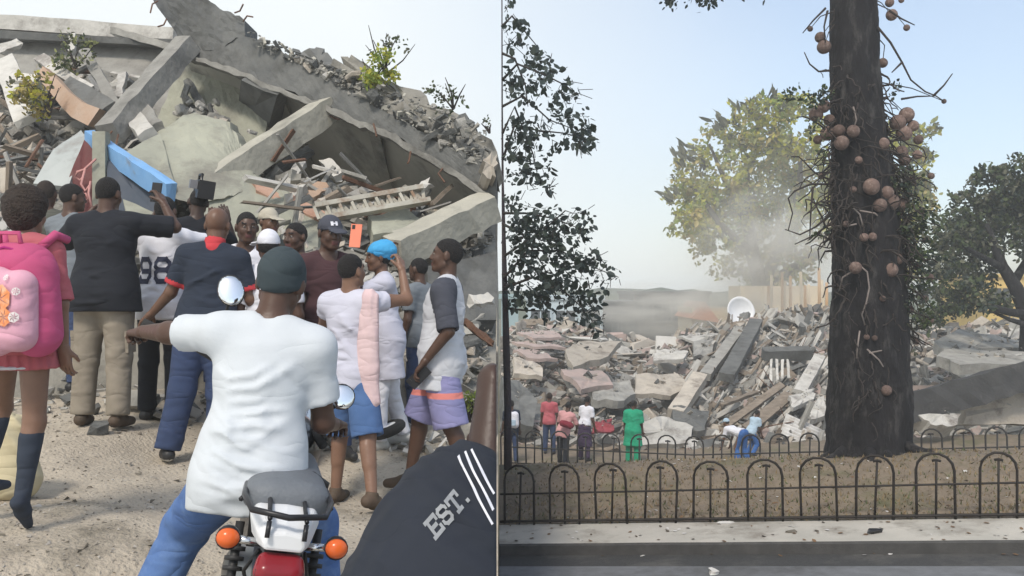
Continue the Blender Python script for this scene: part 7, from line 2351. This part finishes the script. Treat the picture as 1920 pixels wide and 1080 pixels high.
# handlebar reaches the rider's hands
hL = to_bike(W(283, 612, 3.52)); hRt = to_bike(W(600, 826, 3.34))
cl = np.array((0, .93, .96))
mb = MB(); mb.tube([hL, hL * .75 + (cl + (-.12, .02, .06)) * .25, cl + (-.10, 0, .0), cl, cl + (.10, 0, 0), hRt * .75 + (cl + (.12, .02, .06)) * .25, hRt], .012, 8); bp_('handlebar', mb, frame_m)
for hh, sx in ((hL, -1), (hRt, 1)):
    ax = unit(hh - cl); mb = MB(); mb.tube([hh - ax * .06, hh + ax * .035], .018, 10); bp_('grip', mb, tyre_m)
for (c_px, c_py, Dm, hh, rr) in ((433, 545, 3.46, hL * .55 + cl * .45, (.052, .014, .066)), (641, 744, 3.34, hRt * .8 + cl * .2, (.050, .014, .050))):
    mc = to_bike(W(c_px, c_py, Dm))
    C = Field(mc - .11, mc + .11, .006); C.ell(mc, rr, rx(-20) @ ry(-20), 0); V_, Q_ = C.mesh()
    ms = obj('mirror', mesh_from('mirror', V_, Q_, frame_m, True), bk_root)
    C = Field(mc - .11, mc + .11, .006); C.ell(mc + (0, -.010, 0), np.array(rr) * (.93, .85, .93), rx(-20) @ ry(-20), 0); V_, Q_ = C.mesh()
    obj('mirror_face', mesh_from('mirror_face', V_, Q_, mirror_m, True), ms)
    mb = MB(); mb.tube([mc + (0, .01, -.02), (mc + hh) / 2 + (0, .03, 0), hh], .006, 6); obj('mirror_stalk', mb.mesh('mirror_stalk', frame_m, True), bk_root)
for sx in (-1, 1):
    mb = MB(); mb.tube([(sx * .05, .45, .30), (sx * .24, .45, .29)], .014, 8); bp_('foot_peg', mb, tyre_m)

rx_, rD = 468, 2.95
pRd = person('rider in a white tee, jeans and dark head cloth, sitting on the motorcycle', rx_, rD, H=1.63, yaw=4, gz=-.20, seat=.845, bulk=1.0,
    pose={'torso': (10, 6, 0), 'head': (-8, 10, 5), 'arms': (((-.80, .58, -.02), (-.62, .78, -.02)), ((.06, .22, -.97), (.04, .97, -.18))), 'legs': ((52, 30, 62, 24), (56, 12, 66, 6)), 'curl': (75, 75), 'palm': ((0, .3, -1), (0, .3, -1))},
    look={'skin': SK1, 'shirt': {'mat': C_WHITE, 'sleeve': .70, 'hem': -.135, 'loose': .020, 'flare': 1.03, 'fold': 1.0, 'nfold': 26, 'creases':
        [(-1, [(-.165 + .012 * k, .36 - .035 * k), (-.10 + .01 * k, .315 - .040 * k), (-.01 + .014 * k, .335 - .042 * k), (.07, .40 - .05 * k)], .011 - .001 * (k % 3), .011) for k in range(6)] +
        [(-1, [(-.175, .25 - .035 * k), (-.10, .18 - .036 * k), (.0, .115 - .030 * k), (.12, .085 - .026 * k), (.17, .09 - .03 * k)], .012 - .0015 * (k % 3), .012) for k in range(6)] +
        [(-1, [(-.15 + .05 * (k % 3), -.02 - .015 * k), (-.03 + .03 * k, -.045 - .012 * k), (.10, -.03 - .015 * k)], .010, .012) for k in range(4)]}, 'pants': {'mat': C_JEAN, 'loose': .022, 'len': .86}, 'shoes': {'mat': SHOE_B, 'boot': .24}, 'hair': ('durag', cloth('dark_teal_cloth', (.040, .055, .062)))}, group=None, h=.0085)

# --- person in the dark jacket leaning in the foreground
pj = W(800, 1000, 2.0)
jk = empty('person', (pj[0], pj[1], -.22), 'person in a navy jacket with white shoulder stripes leaning in the right foreground', 'person')
jb = np.array(jk.location)
L_ = lambda px, py, D: W(px, py, D) - jb
JK = cloth('navy_tracksuit', (.020, .024, .034))
kx = (931 - 960) / F
def seam_cut(C):
    # keep the body clear of the street side of the retaining wall
    nrm = unit((1.0, -kx, 0)); C.cut(np.array((0, 0, 0)) - jb, nrm)
C = Field(L_(560, 1250, 2.0) - .15, L_(960, 790, 2.0) + .30, .009)
C.cone(L_(818, 1018, 2.10), L_(740, 1220, 2.0), .16, .19, .08)
C.cone(L_(862, 926, 2.14), L_(850, 1150, 2.05), .115, .20, .08)
C.cone(L_(866, 914, 2.16), L_(757, 1085, 2.10), .066, .085, .06)
C.cone(L_(757, 1085, 2.10), L_(712, 1190, 2.05), .085, .08, .06)
C.cone(L_(893, 905, 2.16), L_(905, 1000, 2.1), .085, .12, .05)
C.waves([(.006, np.array((30, 10, 40)), 1, np.array((12, 8, 9)), 1.4, None), (.004, np.array((-50, 20, 40)), 2, np.array((12, 8, 9)), 1.4, None)])
seam_cut(C)
V_, Q_ = C.mesh(); jo = obj('jacket', mesh_from('jacket', relax(V_, Q_), Q_, JK, True), jk)
# skin: neck, head bent forward out of sight and the raised forearm
C = Field(L_(800, 1000, 2.3) - .3, L_(940, 640, 2.3) + .45, .009)
el_ = L_(931, 716, 2.28)
C.cone(L_(912, 905, 2.18), el_, .060, .047, .03)
C.cone(el_, el_ + np.array((-.02, .21, -.13)), .042, .030, .02)
seam_cut(C)
hV, hQ = C.mesh()
C = Field(el_ + np.array((-.03, .26, -.18)) - .16, el_ + np.array((-.03, .26, -.18)) + .14, .0055)
hand_prims(C, el_ + np.array((-.02, .215, -.135)), (-.2, .6, -.6), (0, -.3, -1), 1, .9, 30); seam_cut(C)
h2V, h2Q = C.mesh()
C = Field(L_(830, 960, 2.5) - .35, L_(830, 960, 2.5) + .3, .009)
Hh = L_(840, 985, 2.36); look_head(C, Hh, rx(-70), .95); C.cone(L_(850, 940, 2.2), Hh, .06, .055, .03)
h3V, h3Q = C.mesh()
V_ = np.concatenate([hV, h2V, h3V]); Q_ = np.concatenate([hQ, h2Q + len(hV), h3Q + len(hV) + len(h2V)])
obj('body', mesh_from('body', V_, Q_, SK0, True), jk)
C = Field(L_(800, 1200, 2.1) - .3, L_(800, 1200, 2.1) + .3, .012)
C.cone(L_(760, 1160, 2.1), (-.12, .05, .55), .16, .12, .06).cone((-.12, .05, .55), (-.14, .0, .06), .085, .055, .04).cone((-.12, .05, .55), (.0, .12, .06), .085, .055, .04)
V_, Q_ = C.mesh(); obj('trousers', mesh_from('trousers', V_, Q_, C_JEAND, True), jk)
# lettering EST. and the three stripes
u_ = unit(L_(860, 925, 2.0) - L_(800, 985, 2.0)); vv_ = unit(np.array((-u_[2], 0, u_[0])))
Q, wt_ = text('EST.', .038, .22, .20, .66)
lett = M('silver_print', (.27, .28, .29), (.20, .21, .22), 40, .6)
decal(jo, Q, L_(822, 994, 2.0), u_, vv_, (0, -1, 0), 'lettering', lett, jk, .0025, .6)
for k in range(3):
    a = ((858, 858), (870, 853), (882, 849))[k]; b = ((925, 968), (926, 945), (927, 922))[k]
    pa, pb = L_(a[0], a[1], 2.05), L_(b[0], b[1], 2.05); d_ = unit(pb - pa); Lg = np.linalg.norm(pb - pa)
    decal(jo, [[(0, -.0024), (Lg, -.0024), (Lg, .0024), (0, .0024)]], pa, d_, np.array((-d_[2], 0, d_[0])), (0, -1, 0), 'stripe', C_WHITE2, jk, .004, .6)

# ================================================================== the onlookers by the far fence
GR = 'onlookers beyond the far fence'
pQ = person('person in dark clothes with a white backpack at the left end of the far fence', 959, 24.0, H=1.68, yaw=10, look={'skin': SK1, 'shirt': {'mat': C_NAVY, 'sleeve': .8}, 'pants': {'mat': C_JEAND}, 'shoes': {'mat': SHOE_B}, 'hair': ('short', HB)}, group=GR, h=.02)
wb = empty('backpack', to_world(pQ, pQ['T'](0, -.16, .28)), 'white backpack on the person by the leafy pole tree', 'backpack')
C = Field((-.25, -.2, -.3), (.25, .2, .3), .016); C.cone((-.07, 0, -.12), (-.07, 0, .12), .11, .10, .05).cone((.07, 0, -.12), (.07, 0, .12), .11, .10, .05)
V_, Q_ = C.mesh(); obj('pack', mesh_from('pack', relax(V_, Q_), Q_, C_WHITE2, True), wb)
mb = MB(); mb.box((0, -.11, -.06), (.17, .05, .14)); obj('pocket', mb.mesh('pocket', C_LBLUE), wb)
person('person in a salmon shirt leaning right with a dark red bag', 1056, 23.6, H=1.72, yaw=-25, pose={'torso': (16, 8, 0), 'arms': (((-.3, .2, -.9), (.3, .6, -.6)), ((.3, .3, -.9), (-.3, .6, -.6))), 'legs': ((14, 6, 8), (-12, 4, 8))},
    look={'skin': SK1, 'shirt': {'mat': C_SALM, 'sleeve': .95, 'hem': -.16}, 'pants': {'mat': C_BLACK}, 'shoes': {'mat': SHOE_B}, 'hair': ('short', HB)}, group=GR, h=.02)
p = W(1062, 795, 23.3)
C = Field((-.25, -.15, -.2), (.25, .15, .2), .015); C.cone((-.10, 0, .02), (.10, 0, -.04), .085, .095, .04); C.waves([(.008, np.array((20, 20, 30)), 0, np.array((9, 9, 9)), 1, None)])
V_, Q_ = C.mesh(); o = obj('shoulder_bag', mesh_from('shoulder_bag', relax(V_, Q_), Q_, cloth('wine_bag', (.20, .02, .035)), True), None, p); tag(o, 'dark red bag at the hip of the person in salmon', 'bag')
person('person in a faded red top behind the salmon shirt', 1030, 25.4, H=1.72, yaw=-10, look={'skin': SK1, 'shirt': {'mat': C_ROSE, 'sleeve': .8}, 'pants': {'mat': C_JEAND}, 'shoes': {'mat': SHOE_B}, 'hair': ('short', HBN)}, group=GR, h=.021)
person('person in a white top and dark purple wrap beside the salmon shirt', 1096, 24.4, H=1.74, yaw=-35, pose={'torso': (10, 3, 0)}, look={'skin': SK1, 'fem': 1, 'shirt': {'mat': C_WHITE2, 'sleeve': .8, 'hem': .02}, 'skirt': {'mat': C_DKPURP, 'len': .55, 'flare': 1.2}, 'pants': {'mat': C_DKPURP}, 'shoes': {'mat': SHOE_B}, 'hair': ('short', HB)}, group=GR, h=.02)
person('person in a long bright green shirt near the middle of the far fence', 1187, 23.8, H=1.70, yaw=-18, bulk=1.1, pose={'torso': (5, 0, 0), 'head': (-25, 5, 0)}, look={'skin': SK1, 'shirt': {'mat': C_GREEN, 'sleeve': .95, 'hem': -.42, 'loose': .04, 'flare': 1.25}, 'pants': {'mat': C_GREEN, 'loose': .03}, 'shoes': {'mat': SHOE_B}, 'hair': ('short', HB)}, group=GR, h=.02)
person('person in white and royal blue bending over by the far fence', 1392, 23.4, H=1.55, yaw=40, pose={'torso': (78, 0, 0), 'head': (0, -20, 0), 'arms': (((-.1, .2, -1), (0, .3, -1)), ((.1, .2, -1), (0, .3, -1))), 'legs': ((20, 6, 40), (8, 6, 30))},
    look={'skin': SK2, 'shirt': {'mat': C_WHITE2, 'sleeve': .9, 'hem': .0}, 'pants': {'mat': C_ROYAL, 'loose': .03}, 'shoes': {'mat': SHOE_W}, 'hair': ('cap', C_LBLUE)}, group=GR, h=.02)
person('person in a pale blue top standing behind the bending one', 1408, 24.6, H=1.38, yaw=-60, pose={'torso': (30, 0, 0), 'legs': ((30, 8, 60), (20, 8, 60))}, look={'skin': SK1, 'shirt': {'mat': C_LBLUE, 'sleeve': .8}, 'pants': {'mat': C_ROYAL}, 'shoes': {'mat': SHOE_B}, 'hair': ('short', HB)}, group=GR, h=.02)

# small litter that the photograph shows on the pavement and road
def scrap(name, px, v, dims, mat, label, rot):
    X, Y = at_pv(px, v); z = z0(uv_of(X, Y)[0]) + (.0 if v > -.84 else -.136)
    return place(name, slab_mesh(int(px), 6, mat, .3), (X, Y, z + dims[2] * .5), rz(rot) @ rx(12), dims, label, 'litter')
scrap('black_scrap', 1640, -.62, (.16, .07, .05), PLAST_B, 'black scrap of plastic lying on the pavement below the trunk', 20)
scrap('grey_scrap', 1482, -.55, (.15, .06, .02), grav[2], 'flat grey scrap on the pavement left of the trunk', 5)
scrap('white_paper', 1362, -.06, (.22, .06, .02), paper_m, 'crumpled white paper at the foot of the near fence', 8)
scrap('white_paper', 1338, -1.80, (.10, .10, .05), paper_m, 'white paper scrap on the road at the bottom edge', 40)
# ================================================================== dusty air
def haze_box():
    m = bpy.data.materials.new('dusty_air'); m.use_nodes = True
    nt = m.node_tree
    for n in list(nt.nodes): nt.nodes.remove(n)
    o_ = nt.nodes.new('ShaderNodeOutputMaterial'); pv = nt.nodes.new('ShaderNodeVolumePrincipled')
    pv.inputs['Color'].default_value = (.93, .94, .93, 1); pv.inputs['Density'].default_value = HAZE
    pv.inputs['Anisotropy'].default_value = 0.2
    nt.links.new(pv.outputs[0], o_.inputs['Volume'])
    mb = MB(); mb.box((0, 62, 8.5), (260, 190, 27))
    o = obj('haze', mb.mesh('haze', m)); o['kind'] = 'stuff'
def dust_plume(DUST, spots, lo=.40):
    m = bpy.data.materials.new('drifting_dust'); m.use_nodes = True
    nt = m.node_tree; L = nt.links.new
    for n in list(nt.nodes): nt.nodes.remove(n)
    o_ = nt.nodes.new('ShaderNodeOutputMaterial'); pv = nt.nodes.new('ShaderNodeVolumePrincipled')
    pv.inputs['Color'].default_value = (.95, .92, .85, 1)
    tcn = nt.nodes.new('ShaderNodeTexCoord'); ln = nt.nodes.new('ShaderNodeVectorMath'); ln.operation = 'LENGTH'
    L(tcn.outputs['Object'], ln.inputs[0])
    nz_ = nt.nodes.new('ShaderNodeTexNoise'); nz_.inputs['Scale'].default_value = 2.2; nz_.inputs['Detail'].default_value = 3
    L(tcn.outputs['Object'], nz_.inputs['Vector'])
    fo = nt.nodes.new('ShaderNodeMapRange'); fo.inputs['From Min'].default_value = 1.0; fo.inputs['From Max'].default_value = .25
    L(ln.outputs['Value'], fo.inputs['Value'])
    nr = nt.nodes.new('ShaderNodeMapRange'); nr.inputs['From Min'].default_value = lo; nr.inputs['From Max'].default_value = .66; nr.inputs['To Max'].default_value = DUST
    L(nz_.outputs['Fac'], nr.inputs['Value'])
    mu = nt.nodes.new('ShaderNodeMath'); mu.operation = 'MULTIPLY'
    L(fo.outputs[0], mu.inputs[0]); L(nr.outputs[0], mu.inputs[1]); L(mu.outputs[0], pv.inputs['Density'])
    L(pv.outputs[0], o_.inputs['Volume'])
    mb = MB(); mb.sphere((0, 0, 0), 1.0, 0, 20, 12)
    me = mb.mesh('dust_cloud', m)
    for (px, py, D, sx, sy, sz_) in spots:
        o = obj('dust_cloud', me, None, W(px, py, D)); o.scale = (sx, sy, sz_); o['kind'] = 'stuff'
HAZE = 0.0029
haze_box()
dust_plume(1.25, [(1440, 485, 47.0, 4.6, 2.4, 4.0), (1260, 580, 48, 6.5, 2.4, 1.7)])
dust_plume(.12, [(1410, 420, 53.2, 8.5, 2.6, 7.5)], .30)
